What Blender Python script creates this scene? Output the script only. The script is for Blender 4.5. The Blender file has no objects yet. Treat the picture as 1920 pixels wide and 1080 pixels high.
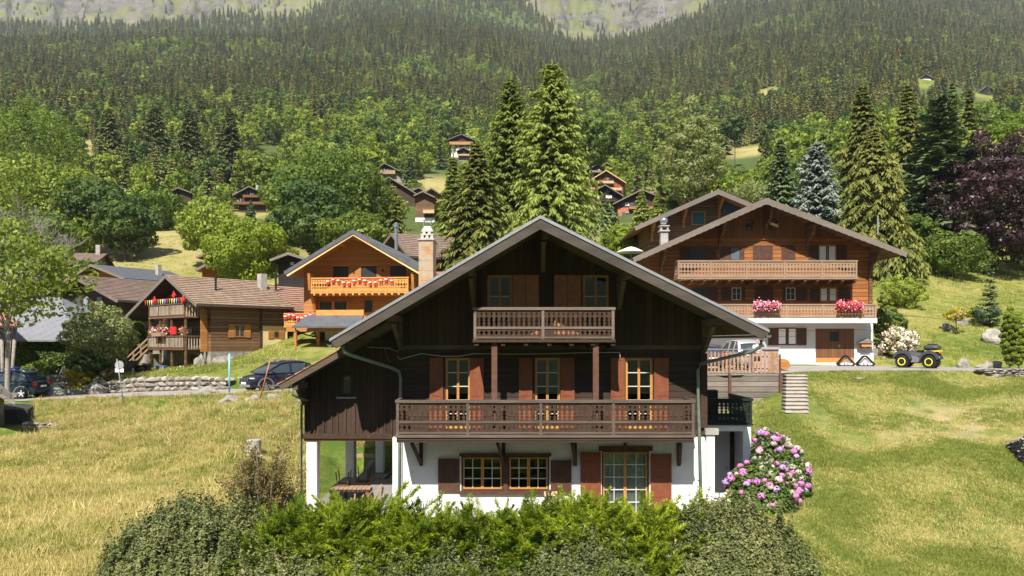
import bpy, bmesh, math, random
import numpy as np
from mathutils import Vector, Matrix, Euler

# ---------------------------------------------------------------- camera, light, sky
S = bpy.context.scene
COL = S.collection
F, HY = 1400.0, 640.0          # focal length in pixels of a 1920 wide picture, horizon row
cam_d = bpy.data.cameras.new("camera")
cam_d.sensor_width = 36.0
cam_d.lens = 36.0 * F / 1920.0
cam_d.shift_y = (HY - 540.0) / 1920.0
cam_d.clip_start = 0.2
cam_d.clip_end = 9000.0
cam = bpy.data.objects.new("camera", cam_d)
COL.objects.link(cam)
cam.location = (0, 0, 0)
cam.rotation_euler = (math.radians(90), 0, 0)
S.camera = cam

SUN_DIR = Vector((0.32, 1.40, -1.64)).normalized()      # the way the light travels
SUN_EL = math.asin(-SUN_DIR.z)
SUN_AZ = math.atan2(-SUN_DIR.x, -SUN_DIR.y)             # compass angle from +Y of the direction to the sun
w = bpy.data.worlds.new("World")
S.world = w
w.use_nodes = True
wn = w.node_tree.nodes; wl = w.node_tree.links
wn.clear()
sky = wn.new("ShaderNodeTexSky"); sky.sky_type = 'NISHITA'; sky.sun_disc = False
sky.sun_elevation = SUN_EL; sky.sun_rotation = SUN_AZ
sky.altitude = 1000; sky.air_density = 1.0; sky.dust_density = 0.6; sky.ozone_density = 1.0
bg = wn.new("ShaderNodeBackground"); bg.inputs['Strength'].default_value = 0.085
wo = wn.new("ShaderNodeOutputWorld")
wl.new(sky.outputs[0], bg.inputs[0]); wl.new(bg.outputs[0], wo.inputs[0])
sd = bpy.data.lights.new("sun", 'SUN'); sd.energy = 5.0; sd.angle = math.radians(0.5); sd.color = (1.0, 0.94, 0.84)
so = bpy.data.objects.new("sun", sd); COL.objects.link(so)
so.rotation_euler = SUN_DIR.to_track_quat('-Z', 'Y').to_euler()
so.location = (-20, -60, 90)
S.view_settings.view_transform = 'Standard'
S.view_settings.look = 'None'
S.view_settings.exposure = 1.06
S.view_settings.gamma = 1.0
try:
    S.cycles.max_bounces = 6; S.cycles.diffuse_bounces = 3; S.cycles.glossy_bounces = 3
    S.cycles.transmission_bounces = 3; S.cycles.transparent_max_bounces = 12; S.cycles.volume_bounces = 0
    S.cycles.use_denoising = True
    S.cycles.sample_clamp_indirect = 4.0
except Exception:
    pass

# ---------------------------------------------------------------- helpers
def XP(px, Y): return (px - 960.0) * Y / F
def ZP(py, Y): return (HY - py) * Y / F
def P(px, py, Y): return Vector((XP(px, Y), Y, ZP(py, Y)))
R = math.radians

def sstep(a, b, x):
    t = np.clip((np.asarray(x, float) - a) / (b - a), 0, 1)
    return t * t * (3 - 2 * t)

_vn = np.random.RandomState(5).rand(256, 256)
def vnoise(x, y):
    x = np.asarray(x, float); y = np.asarray(y, float)
    xi = np.floor(x).astype(int); yi = np.floor(y).astype(int)
    fx = x - xi; fy = y - yi
    fx = fx * fx * (3 - 2 * fx); fy = fy * fy * (3 - 2 * fy)
    a = _vn[xi % 256, yi % 256]; b = _vn[(xi + 1) % 256, yi % 256]
    c = _vn[xi % 256, (yi + 1) % 256]; d = _vn[(xi + 1) % 256, (yi + 1) % 256]
    return (a * (1 - fx) + b * fx) * (1 - fy) + (c * (1 - fx) + d * fx) * fy
def fbm(x, y, o=4):
    v = 0; a = 0.5; s = 0
    for i in range(o):
        v = v + a * vnoise(x * 2 ** i + 17.3 * i, y * 2 ** i + 9.1 * i); s += a; a *= 0.5
    return v / s

# ---------------------------------------------------------------- materials
def newmat(name):
    m = bpy.data.materials.new(name); m.use_nodes = True
    nt = m.node_tree; nt.nodes.clear()
    return m, nt
def N(nt, t, **kw):
    n = nt.nodes.new(t)
    for k, v in kw.items():
        if k.startswith('i_'):
            key = k[2:]
            key = int(key) if key.isdigit() else key
            n.inputs[key].default_value = v
        else: setattr(n, k, v)
    return n
def L(nt, a, b): nt.links.new(a, b)
def c4(c): return (c[0], c[1], c[2], 1.0)
def out(nt, sh):
    o = N(nt, 'ShaderNodeOutputMaterial'); L(nt, sh, o.inputs[0])
def mixc(nt, fac, a, b, mode='MIX'):
    n = nt.nodes.new('ShaderNodeMix'); n.data_type = 'RGBA'; n.blend_type = mode
    if hasattr(fac, 'links') or hasattr(fac, 'is_output'): L(nt, fac, n.inputs[0])
    else: n.inputs[0].default_value = fac
    for s, v in ((n.inputs[6], a), (n.inputs[7], b)):
        if isinstance(v, (tuple, list)): s.default_value = c4(v)
        else: L(nt, v, s)
    return n.outputs[2]
def math_(nt, op, a, b=None, c=None, clamp=False):
    n = N(nt, 'ShaderNodeMath', operation=op); n.use_clamp = clamp
    for i, v in enumerate((a, b, c)):
        if v is None: continue
        if isinstance(v, (int, float)): n.inputs[i].default_value = v
        else: L(nt, v, n.inputs[i])
    return n.outputs[0]
def coords(nt, scale=(1, 1, 1), rot=(0, 0, 0)):
    tc = N(nt, 'ShaderNodeTexCoord'); mp = N(nt, 'ShaderNodeMapping')
    mp.inputs['Scale'].default_value = scale; mp.inputs['Rotation'].default_value = rot
    L(nt, tc.outputs['Object'], mp.inputs[0])
    return mp.outputs[0]
def noise(nt, vec, scale, detail=4, rough=0.6):
    n = N(nt, 'ShaderNodeTexNoise'); n.inputs['Scale'].default_value = scale
    n.inputs['Detail'].default_value = detail; n.inputs['Roughness'].default_value = rough
    L(nt, vec, n.inputs['Vector']); return n.outputs[0]
def ramp(nt, fac, stops):
    r = N(nt, 'ShaderNodeValToRGB'); L(nt, fac, r.inputs[0])
    el = r.color_ramp.elements
    while len(el) < len(stops): el.new(0.5)
    for e, (p, c) in zip(el, stops):
        e.position = p; e.color = c4(c) if len(c) == 3 else c
    return r.outputs[0]
def bump(nt, h, strength=0.5, dist=0.02):
    b = N(nt, 'ShaderNodeBump'); b.inputs['Strength'].default_value = strength; b.inputs['Distance'].default_value = dist
    L(nt, h, b.inputs['Height']); return b.outputs[0]
def principled(nt, color, rough=0.8, spec=0.3, metal=0.0, normal=None):
    p = N(nt, 'ShaderNodeBsdfPrincipled')
    if isinstance(color, (tuple, list)): p.inputs['Base Color'].default_value = c4(color)
    else: L(nt, color, p.inputs['Base Color'])
    if isinstance(rough, (int, float)): p.inputs['Roughness'].default_value = rough
    else: L(nt, rough, p.inputs['Roughness'])
    p.inputs['Specular IOR Level'].default_value = spec
    p.inputs['Metallic'].default_value = metal
    if normal is not None: L(nt, normal, p.inputs['Normal'])
    return p
def m_plain(name, col, rough=0.7, spec=0.3, metal=0.0, var=0.15, scale=6.0, bmp=0.0):
    m, nt = newmat(name); v = coords(nt)
    n = noise(nt, v, scale, 5, 0.65)
    c = ramp(nt, n, [(0.3, tuple(x * (1 - var) for x in col)), (0.7, tuple(min(1, x * (1 + var)) for x in col))])
    nr = bump(nt, noise(nt, v, scale * 5, 5, 0.7), bmp, 0.02) if bmp else None
    out(nt, principled(nt, c, rough, spec, metal, nr).outputs[0]); return m
def m_wood(name, c1, c2, axis='z', plank=0.2, gap=0.05, gapcol=0.35, rough=0.75, gr=1.0, offset=0.0):
    """boards stacked along `axis`, grain running the other way, each board its own tone"""
    m, nt = newmat(name)
    tc = N(nt, 'ShaderNodeTexCoord'); sx = N(nt, 'ShaderNodeSeparateXYZ'); L(nt, tc.outputs['Object'], sx.inputs[0])
    a = {'x': 0, 'y': 1, 'z': 2}[axis]
    t = math_(nt, 'ADD', math_(nt, 'DIVIDE', sx.outputs[a], plank), offset + 100.0)
    fl = math_(nt, 'FLOOR', t); fr = math_(nt, 'FRACT', t)
    wn_ = N(nt, 'ShaderNodeTexWhiteNoise', noise_dimensions='1D'); L(nt, fl, wn_.inputs['W'])
    sc = [14.0, 14.0, 14.0]
    g = {'z': (1.6, 1.6, 14.0), 'x': (14.0, 14.0, 1.2), 'y': (1.5, 14.0, 14.0)}[axis]
    cb = N(nt, 'ShaderNodeCombineXYZ')
    for i in range(3):
        q = math_(nt, 'MULTIPLY', sx.outputs[i], g[i] * gr)
        q2 = math_(nt, 'ADD', q, math_(nt, 'MULTIPLY', fl, 3.71))
        L(nt, q2, cb.inputs[i])
    gn = noise(nt, cb.outputs[0], 1.0, 5, 0.65)
    big = noise(nt, tc.outputs['Object'], 0.9, 4, 0.6)
    f = math_(nt, 'ADD', math_(nt, 'MULTIPLY', wn_.outputs[0], 0.45), math_(nt, 'MULTIPLY', gn, 0.75), None)
    f = math_(nt, 'ADD', f, math_(nt, 'MULTIPLY', big, 0.5)); f = math_(nt, 'SUBTRACT', f, 0.35, None, True)
    c = mixc(nt, f, c1, c2)
    e = math_(nt, 'ABSOLUTE', math_(nt, 'SUBTRACT', fr, 0.5)); e = math_(nt, 'GREATER_THAN', e, 0.5 - gap)
    c = mixc(nt, e, c, tuple(x * gapcol for x in c1))
    h = math_(nt, 'SUBTRACT', math_(nt, 'MULTIPLY', gn, 0.35), e)
    out(nt, principled(nt, c, rough, 0.25, 0, bump(nt, h, 0.6, 0.02)).outputs[0]); return m
def m_plaster(name, col, dirt=(0.45, 0.43, 0.38), amt=0.25):
    m, nt = newmat(name); v = coords(nt)
    n = noise(nt, v, 1.1, 6, 0.7); f = noise(nt, v, 34.0, 4, 0.7)
    c = mixc(nt, math_(nt, 'MULTIPLY', ramp(nt, n, [(0.5, (0, 0, 0)), (0.8, (1, 1, 1))]), amt), col, dirt)
    out(nt, principled(nt, c, 0.9, 0.15, 0, bump(nt, f, 0.75, 0.03)).outputs[0]); return m
def m_tile(name, ca, cb_, row=0.3, wid=0.22):
    m, nt = newmat(name)
    at = N(nt, 'ShaderNodeAttribute', attribute_name='tuv'); sx = N(nt, 'ShaderNodeSeparateXYZ'); L(nt, at.outputs['Vector'], sx.inputs[0])
    b = N(nt, 'ShaderNodeTexBrick'); L(nt, at.outputs['Vector'], b.inputs['Vector'])
    b.inputs['Scale'].default_value = 1.0; b.inputs['Brick Width'].default_value = wid; b.inputs['Row Height'].default_value = row
    b.inputs['Mortar Size'].default_value = 0.012; b.inputs['Mortar Smooth'].default_value = 0.3
    b.inputs['Color1'].default_value = (0, 0, 0, 1); b.inputs['Color2'].default_value = (1, 1, 1, 1)
    b.inputs['Mortar'].default_value = (0.3, 0.3, 0.3, 1)
    v = coords(nt); n = noise(nt, v, 0.7, 5, 0.7); n2 = noise(nt, v, 9, 4, 0.7)
    f = math_(nt, 'ADD', math_(nt, 'MULTIPLY', b.outputs[0], 0.45), math_(nt, 'MULTIPLY', n, 0.8))
    f = math_(nt, 'ADD', f, math_(nt, 'MULTIPLY', n2, 0.35)); f = math_(nt, 'SUBTRACT', f, 0.35, None, True)
    c = mixc(nt, f, ca, cb_)
    c = mixc(nt, math_(nt, 'MULTIPLY', b.outputs['Fac'], 0.7), c, tuple(x * 0.3 for x in ca))
    out(nt, principled(nt, c, 0.85, 0.2, 0, bump(nt, b.outputs['Fac'], -0.5, 0.02)).outputs[0]); return m
def m_glass(name='window_glass', tint=(0.8, 0.84, 0.83), see=0.75):
    m, nt = newmat(name)
    g = N(nt, 'ShaderNodeBsdfGlossy'); g.inputs['Roughness'].default_value = 0.02; g.inputs['Color'].default_value = (0.9, 0.95, 1, 1)
    tr = N(nt, 'ShaderNodeBsdfTransparent'); tr.inputs[0].default_value = c4(tint)
    fr = N(nt, 'ShaderNodeFresnel'); fr.inputs[0].default_value = 1.6
    nb = bump(nt, noise(nt, coords(nt), 1.3, 2, 0.5), 0.25, 0.05)
    L(nt, nb, g.inputs['Normal'])
    f = math_(nt, 'ADD', math_(nt, 'MULTIPLY', fr.outputs[0], 0.8), 0.02, None, True)
    mx = N(nt, 'ShaderNodeMixShader'); L(nt, f, mx.inputs[0]); L(nt, tr.outputs[0], mx.inputs[1]); L(nt, g.outputs[0], mx.inputs[2])
    out(nt, mx.outputs[0]); return m
def m_leaf(name, c1, c2, c3=None, trans=0.35, rough=0.55, spec=0.25, objvar=0.5):
    """leaf colour from a per-leaf attribute and a per-tree random number; c3 for a few odd leaves"""
    m, nt = newmat(name)
    at = N(nt, 'ShaderNodeAttribute', attribute_name='v')
    oi = N(nt, 'ShaderNodeObjectInfo')
    r = math_(nt, 'MULTIPLY', math_(nt, 'SUBTRACT', oi.outputs['Random'], 0.5), objvar)
    f = math_(nt, 'ADD', at.outputs['Fac'], r, None, True)
    c = mixc(nt, f, c1, c2)
    if c3: c = mixc(nt, ramp(nt, at.outputs['Fac'], [(0.82, (0, 0, 0)), (0.95, (0.8, 0.8, 0.8))]), c, c3)
    p = principled(nt, c, rough, spec)
    t = N(nt, 'ShaderNodeBsdfTranslucent'); L(nt, mixc(nt, 1.0, c, (1.0, 1.0, 0.45), 'MULTIPLY'), t.inputs[0])
    mx = N(nt, 'ShaderNodeMixShader'); mx.inputs[0].default_value = trans
    L(nt, p.outputs[0], mx.inputs[1]); L(nt, t.outputs[0], mx.inputs[2])
    out(nt, mx.outputs[0]); return m

# ---------------------------------------------------------------- objects
def tag(o, label=None, cat=None, group=None, kind=None):
    if label: o['label'] = label
    if cat: o['category'] = cat
    if group: o['group'] = group
    if kind: o['kind'] = kind
    return o
def empty(name, loc, rz=0, label=None, cat=None, group=None):
    o = bpy.data.objects.new(name, None); COL.objects.link(o)
    o.location = loc; o.rotation_euler = (0, 0, rz); o.empty_display_size = 0.2
    return tag(o, label, cat, group)
def copy_tree(o, parent=None):
    c = o.copy(); COL.objects.link(c); c.parent = parent
    for ch in list(o.children): copy_tree(ch, c)
    return c
ORG = [Vector((0, 0, 0))]
class MB:
    def __init__(s): s.v = []; s.f = []; s.mi = []; s.uv = None
    def add(s, vs, fs, mi=0):
        b = len(s.v); s.v += [tuple(v) for v in vs]; s.f += [tuple(i + b for i in f) for f in fs]; s.mi += [mi] * len(fs)
    def box(s, x0, x1, y0, y1, z0, z1, mi=0):
        s.add([(x0, y0, z0), (x1, y0, z0), (x1, y1, z0), (x0, y1, z0), (x0, y0, z1), (x1, y0, z1), (x1, y1, z1), (x0, y1, z1)],
              [(0, 3, 2, 1), (4, 5, 6, 7), (0, 1, 5, 4), (1, 2, 6, 5), (2, 3, 7, 6), (3, 0, 4, 7)], mi); return s
    def prism(s, pts, y0, y1, mi=0):
        """polygon of (x, z) points run from y0 to y1"""
        n = len(pts); s.add([(x, y0, z) for x, z in pts] + [(x, y1, z) for x, z in pts],
              [tuple(range(n))] + [tuple(range(2 * n - 1, n - 1, -1))] + [((i + 1) % n, i, i + n, (i + 1) % n + n) for i in range(n)], mi); return s
    def prismx(s, pts, x0, x1, mi=0):
        n = len(pts); s.add([(x0, y, z) for y, z in pts] + [(x1, y, z) for y, z in pts],
              [tuple(range(n))] + [tuple(range(2 * n - 1, n - 1, -1))] + [((i + 1) % n, i, i + n, (i + 1) % n + n) for i in range(n)], mi); return s
    def prismz(s, pts, z0, z1, mi=0):
        n = len(pts); s.add([(x, y, z0) for x, y in pts] + [(x, y, z1) for x, y in pts],
              [tuple(range(n))] + [tuple(range(2 * n - 1, n - 1, -1))] + [((i + 1) % n, i, i + n, (i + 1) % n + n) for i in range(n)], mi); return s
    def beam(s, p, q, w_, h_, up=(0, 0, 1), mi=0):
        p = Vector(p); q = Vector(q); d = (q - p).normalized(); up = Vector(up)
        if abs(d.dot(up)) > 0.98: up = Vector((0, 1, 0))
        a = d.cross(up).normalized() * (w_ / 2); b = a.cross(d).normalized() * (h_ / 2)
        vs = [p - a - b, p + a - b, p + a + b, p - a + b, q - a - b, q + a - b, q + a + b, q - a + b]
        s.add(vs, [(0, 1, 2, 3), (7, 6, 5, 4), (0, 4, 5, 1), (1, 5, 6, 2), (2, 6, 7, 3), (3, 7, 4, 0)], mi); return s
    def tube(s, pts, r, n=8, mi=0, r1=None):
        pts = [Vector(p) for p in pts]; k = len(pts); rings = []
        for i, p in enumerate(pts):
            d = (pts[min(i + 1, k - 1)] - pts[max(i - 1, 0)]).normalized()
            u = Vector((0, 0, 1)) if abs(d.z) < 0.9 else Vector((1, 0, 0))
            a = d.cross(u).normalized(); b = a.cross(d).normalized()
            rr = r if r1 is None else r + (r1 - r) * i / max(1, k - 1)
            rings.append([p + (a * math.cos(t) + b * math.sin(t)) * rr for t in [2 * math.pi * j / n for j in range(n)]])
        vs = [v for rg in rings for v in rg]; fs = []
        for i in range(k - 1):
            for j in range(n): fs.append((i * n + j, (i + 1) * n + j, (i + 1) * n + (j + 1) % n, i * n + (j + 1) % n))
        fs.append(tuple(range(n))); fs.append(tuple(range(k * n - 1, (k - 1) * n - 1, -1)))
        s.add(vs, fs, mi); return s
    def lathe(s, prof, cx, cy, cz, n=14, mi=0, axis='z'):
        vs = []; fs = []
        for r, z in prof:
            for j in range(n):
                t = 2 * math.pi * j / n; a, b = r * math.cos(t), r * math.sin(t)
                vs.append({'z': (cx + a, cy + b, cz + z), 'y': (cx + a, cy + z, cz - b), 'x': (cx + z, cy + a, cz + b)}[axis])
        for i in range(len(prof) - 1):
            for j in range(n): fs.append((i * n + j, i * n + (j + 1) % n, (i + 1) * n + (j + 1) % n, (i + 1) * n + j))
        fs.append(tuple(range(n - 1, -1, -1))); k = len(prof)
        fs.append(tuple(range((k - 1) * n, k * n)))
        s.add(vs, fs, mi); return s
    def rock(s, c, rx, ry, rz, seed=0, mi=0, lvl=2, rough=0.22):
        bm = bmesh.new(); bmesh.ops.create_icosphere(bm, subdivisions=lvl, radius=1.0)
        rd = random.Random(seed); ph = [rd.uniform(0, 6) for _ in range(6)]
        pl = [(Vector((rd.uniform(-1, 1), rd.uniform(-1, 1), rd.uniform(-0.6, 1))).normalized(), rd.uniform(0.55, 0.85)) for _ in range(7)]
        vs = []
        for v in bm.verts:
            p = v.co.copy()
            for n_, d in pl:
                q = p.dot(n_) - d
                if q > 0: p -= n_ * q * 0.9
            k = 1 + rough * (math.sin(p.x * 3 + ph[0]) * math.sin(p.y * 4 + ph[1]) + 0.5 * math.sin(p.z * 6 + ph[2] + p.x * 5))
            vs.append((c[0] + p.x * rx * k, c[1] + p.y * ry * k, c[2] + p.z * rz * k))
        s.add(vs, [tuple(x.index for x in f.verts) for f in bm.faces], mi); bm.free(); return s
    def build(s, name, mat, parent=None, smooth=False, bevel=0.0, label=None):
        me = bpy.data.meshes.new(name)
        if parent is not None:
            o3 = ORG[0]; me.from_pydata([(v[0] - o3[0], v[1] - o3[1], v[2] - o3[2]) for v in s.v], [], s.f); loc = None
        else:
            a = np.array(s.v); c = Vector(((a[:, 0].min() + a[:, 0].max()) / 2, (a[:, 1].min() + a[:, 1].max()) / 2, a[:, 2].min()))
            me.from_pydata([(v[0] - c[0], v[1] - c[1], v[2] - c[2]) for v in s.v], [], s.f); loc = c
        for mt in (mat if isinstance(mat, (list, tuple)) else [mat]): me.materials.append(mt)
        if any(s.mi): me.polygons.foreach_set('material_index', s.mi)
        if s.uv is not None:
            at = me.attributes.new('tuv', 'FLOAT_VECTOR', 'POINT'); at.data.foreach_set('vector', np.array(s.uv, dtype=np.float32).ravel())
        if smooth: me.polygons.foreach_set('use_smooth', [True] * len(me.polygons))
        o = bpy.data.objects.new(name, me); COL.objects.link(o)
        if loc is not None: o.location = loc
        if parent is not None: o.parent = parent
        if bevel > 0:
            b = o.modifiers.new('bevel', 'BEVEL'); b.width = bevel; b.segments = 1; b.limit_method = 'ANGLE'
        if label: o['label'] = label
        return o
def B(x0, x1, y0, y1, z0, z1): return MB().box(x0, x1, y0, y1, z0, z1)

def np_mesh(name, V, Q, vattr=None, mats=(), mi=None, smooth=False):
    """mesh from numpy vertices and quads/tris (faces all of one size)"""
    me = bpy.data.meshes.new(name); nf, k = Q.shape
    me.vertices.add(len(V)); me.vertices.foreach_set('co', V.astype(np.float32).ravel())
    me.loops.add(nf * k); me.loops.foreach_set('vertex_index', Q.astype(np.int32).ravel())
    me.polygons.add(nf); me.polygons.foreach_set('loop_start', (np.arange(nf) * k).astype(np.int32))
    for m in mats: me.materials.append(m)
    if mi is not None: me.polygons.foreach_set('material_index', mi.astype(np.int32))
    if smooth: me.polygons.foreach_set('use_smooth', np.ones(nf, dtype=bool))
    me.update(calc_edges=True)
    if vattr is not None:
        at = me.attributes.new('v', 'FLOAT', 'FACE'); at.data.foreach_set('value', vattr.astype(np.float32))
    return me
# ---------------------------------------------------------------- terrain
def _road_line():
    pts = [(-900, 47, -3.9), (-100, 45.2, -3.55), (40, 45, -3.45), (250, 43.7, -3.05), (470, 41.3, -2.72), (600, 41, -2.5), (760, 42, -2.2),
           (1000, 43, -1.95), (1330, 43.5, -1.68), (1500, 45.5, -1.6), (1700, 46, -1.62), (1920, 46.5, -1.75), (2300, 48, -2.0)]
    hw = [2.6, 2.5, 2.3, 2.3, 2.3, 2.4, 2.6, 3.5, 6.0, 4.2, 4.0, 3.6, 3.0]
    x = np.array([XP(p, y) for p, y, z in pts]); y = np.array([p[1] for p in pts]); z = np.array([p[2] for p in pts])
    return x, y, z, np.array(hw)
RX, RY, RZ, RH = _road_line()
_xs = np.linspace(RX[0], RX[-1], 400)
def _sm(a):
    k = np.ones(15) / 15; return np.convolve(np.pad(a, 7, mode='edge'), k, 'valid')
_ys, _zs, _hs = _sm(np.interp(_xs, RX, RY)), _sm(np.interp(_xs, RX, RZ)), _sm(np.interp(_xs, RX, RH))
def road_y(x): return np.interp(x, _xs, _ys)
def road_z(x): return np.interp(x, _xs, _zs)
def road_h(x): return np.interp(x, _xs, _hs)

CP = []   # (px, Y, Z)
for px in (-900, 0, 960, 1900, 2800): CP += [(px, 9, -8.6), (px, 13, -8.1)]
CP += [(-900, 17, -7.7), (0, 17, -7.35), (500, 17, -7.4), (960, 17, -7.5), (1500, 17, -7.5), (1900, 17, -7.6), (2800, 17, -7.5)]
CP += [(-900, 21, -6.9), (0, 21, -6.7), (400, 21, -6.75), (700, 21, -6.6), (960, 21, -6.6), (1300, 21, -6.6), (1700, 21, -6.9), (2200, 21, -6.6)]
CP += [(-200, 25, -6.1), (200, 25, -6.0), (450, 25, -6.0), (600, 24, -5.9), (800, 23, -5.9), (1100, 23, -5.9), (1400, 25, -5.95), (1500, 25, -6.0), (1750, 25, -5.95), (2200, 25, -5.6)]
CP += [(600, 28, -5.75), (850, 27, -5.85), (1250, 27, -5.85), (1430, 28, -5.6), (850, 32, -5.7), (1200, 32, -5.7)]
CP += [(0, 30, -5.3), (300, 30, -5.2), (480, 30, -5.1), (640, 33, -5.4), (1550, 30, -4.8), (1750, 30, -4.6), (2100, 30, -4.3)]
CP += [(0, 36, -4.4), (300, 36, -4.25), (520, 36, -4.0), (700, 37, -4.2), (1390, 36.5, -3.6), (1500, 34, -3.35), (1600, 36, -3.2), (1800, 36, -3.1), (2100, 36, -3.0)]
CP += [(0, 41, -3.8), (300, 40.5, -3.4), (520, 38.4, -2.9), (800, 39, -3.2), (1500, 40, -2.0), (1700, 41, -1.85), (1900, 41.5, -2.0), (2300, 43, -2.1)]
CP += [(-300, 50, -3.2), (0, 50, -3.0), (160, 49, -2.5), (300, 48.5, -2.15), (420, 47, -1.9), (560, 48, -1.4), (760, 50, -1.2), (1100, 52, -0.8), (1450, 52, -1.1), (1660, 50.5, -1.35), (1900, 51, -1.4), (2300, 52, -1.6)]
CP += [(100, 56, -2.5), (300, 56, -1.95), (450, 56, -0.75), (560, 56, 0.05), (700, 58, 0.6), (1300, 58, 0.6), (1640, 55, 0.0), (1760, 60, 1.5), (1950, 60, 1.2)]
CP += [(100, 64, -1.2), (300, 64, 0.0), (560, 64, 1.6), (1000, 66, 2.3), (1750, 68, 3.9), (1950, 68, 3.4)]
CP += [(-300, 80, 1.5), (50, 80, 2.0), (300, 80, 3.4), (700, 80, 5.0), (1000, 80, 5.5), (1500, 80, 7.0), (1650, 78, 6.9), (1800, 78, 6.2), (1950, 78, 5.0), (2300, 80, 4.5)]
CP += [(0, 100, 7), (250, 100, 8.0), (700, 100, 10), (1000, 100, 10), (1500, 100, 13), (1900, 100, 12.5), (2400, 100, 12)]
CP += [(0, 130, 15), (280, 130, 18.3), (560, 130, 17), (800, 130, 18), (1100, 130, 19), (1500, 130, 24), (1900, 130, 22)]
CP += [(-300, 200, 33), (200, 200, 38), (480, 200, 34.5), (740, 230, 49), (820, 215, 42), (1130, 200, 35), (1300, 200, 40), (1500, 200, 46), (1900, 200, 46), (2400, 200, 46)]
CP += [(100, 300, 78), (500, 300, 75), (865, 300, 74), (1100, 300, 72), (1370, 330, 82), (1900, 300, 84)]
CP += [(-400, 560, 190), (200, 560, 185), (700, 560, 178), (1100, 560, 168), (1400, 560, 182), (1735, 560, 194), (1850, 560, 182), (2400, 560, 190)]
CP += [(-400, 1000, 385), (100, 1000, 385), (500, 1000, 392), (900, 1000, 385), (1110, 1000, 352), (1400, 1000, 400), (1900, 1000, 402), (2500, 1000, 400)]
CP += [(-400, 1600, 668), (0, 1600, 662), (300, 1600, 668), (560, 1600, 692), (900, 1600, 715), (1100, 1600, 650), (1250, 1600, 690), (1450, 1600, 735), (1900, 1600, 745), (2500, 1600, 740)]
CP += [(-400, 2300, 1250), (500, 2300, 1260), (1100, 2300, 1150), (1500, 2300, 1240), (2400, 2300, 1300)]
_cp = np.array(CP, float)
def _uv(px, Y): return np.stack([(px - 960) / 500.0, np.log(Y) * 1.6], -1)
def _tps_fit(p, v, lam=2e-4):
    d = np.linalg.norm(p[:, None] - p[None], axis=-1); K = np.where(d > 0, d * d * np.log(d + 1e-12), 0)
    n = len(p); A = np.zeros((n + 3, n + 3)); A[:n, :n] = K + lam * np.eye(n)
    A[:n, n] = 1; A[:n, n + 1:] = p; A[n, :n] = 1; A[n + 1:, :n] = p.T
    return np.linalg.solve(A, np.concatenate([v, np.zeros(3)]))
_pu = _uv(_cp[:, 0], _cp[:, 1]); _wt = _tps_fit(_pu, _cp[:, 2] / _cp[:, 1])
def base_z(x, y):
    x = np.atleast_1d(np.asarray(x, float)); y = np.atleast_1d(np.asarray(y, float))
    yc = np.clip(y, 9, 2600); px = np.clip(960 + F * x / yc, -1200, 3200)
    q = _uv(px, yc).reshape(-1, 2); r = np.zeros(len(q))
    for i in range(0, len(q), 20000):
        d = np.linalg.norm(q[i:i + 20000, None] - _pu[None], axis=-1)
        K = d * d * np.log(d + 1e-12); r[i:i + 20000] = K @ _wt[:-3] + _wt[-3] + q[i:i + 20000] @ _wt[-2:]
    return r.reshape(x.shape) * yc
_lp = np.array([-900, 0, 300, 480, 600, 680, 780, 950, 1010, 1070, 1250, 1320, 1400, 1500, 1900, 2600], float)
_ly = np.array([1620, 1620, 1560, 1600, 1700, 1950, 1950, 1850, 1620, 1520, 1480, 1600, 1950, 2050, 2080, 2080], float)
def tree_limit(x, y): return np.interp(960 + F * x / np.maximum(y, 9), _lp, _ly)
def cliff_mask(x, y):
    l = tree_limit(x, y) + 160 * (fbm(x * 0.01, y * 0.01, 3) - 0.5)
    return sstep(-30, 140, y - l)
def terrain(x, y):
    x = np.atleast_1d(np.asarray(x, float)); y = np.atleast_1d(np.asarray(y, float))
    z = base_z(x, y)
    k = sstep(20, 60, y)
    z = z + (fbm(x * 0.35, y * 0.35, 3) - 0.5) * (0.30 + 0.15 * k) + (fbm(x * .12 + 8, y * .3, 3) - .5) * .8 * (x < -8) * sstep(-8, -11, x * 1.0) * (y < 39)
    z = z + (fbm(x * 0.012 + 3, y * 0.012, 4) - 0.5) * 14 * sstep(150, 500, y)
    z = z + (fbm(x * 0.004 + 7, y * 0.004, 3) - 0.5) * 60 * sstep(500, 1100, y)
    cl = cliff_mask(x, y)
    rid = np.abs(fbm(x * 0.012 + 30, y * 0.008, 5) - 0.5) * 2
    z = z + cl * (rid * 130 - 30 + (fbm(x * 0.06, y * 0.06, 4) - 0.5) * 45)
    # house pad
    d = np.maximum(np.maximum(-7.4 - x, x - 8.6), np.maximum(22.2 - y, y - 33.5))
    z = np.where(True, z + ( -5.87 - z) * (1 - sstep(0.0, 1.2, d)), z)
    # road platform
    dr = np.abs(y - road_y(x)) - road_h(x)
    dr = np.where((x > 9.3) & (x < 15) & (y < road_y(x)), dr + 1.2 * sstep(9.3, 10, x) * (1 - sstep(13.6, 14.4, x)), dr)
    t = 1 - sstep(0.0, 0.9, dr)
    z = z + (road_z(x) - 0.05 - z) * t
    return z
def tz(x, y): return float(terrain(x, y)[0])
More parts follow.
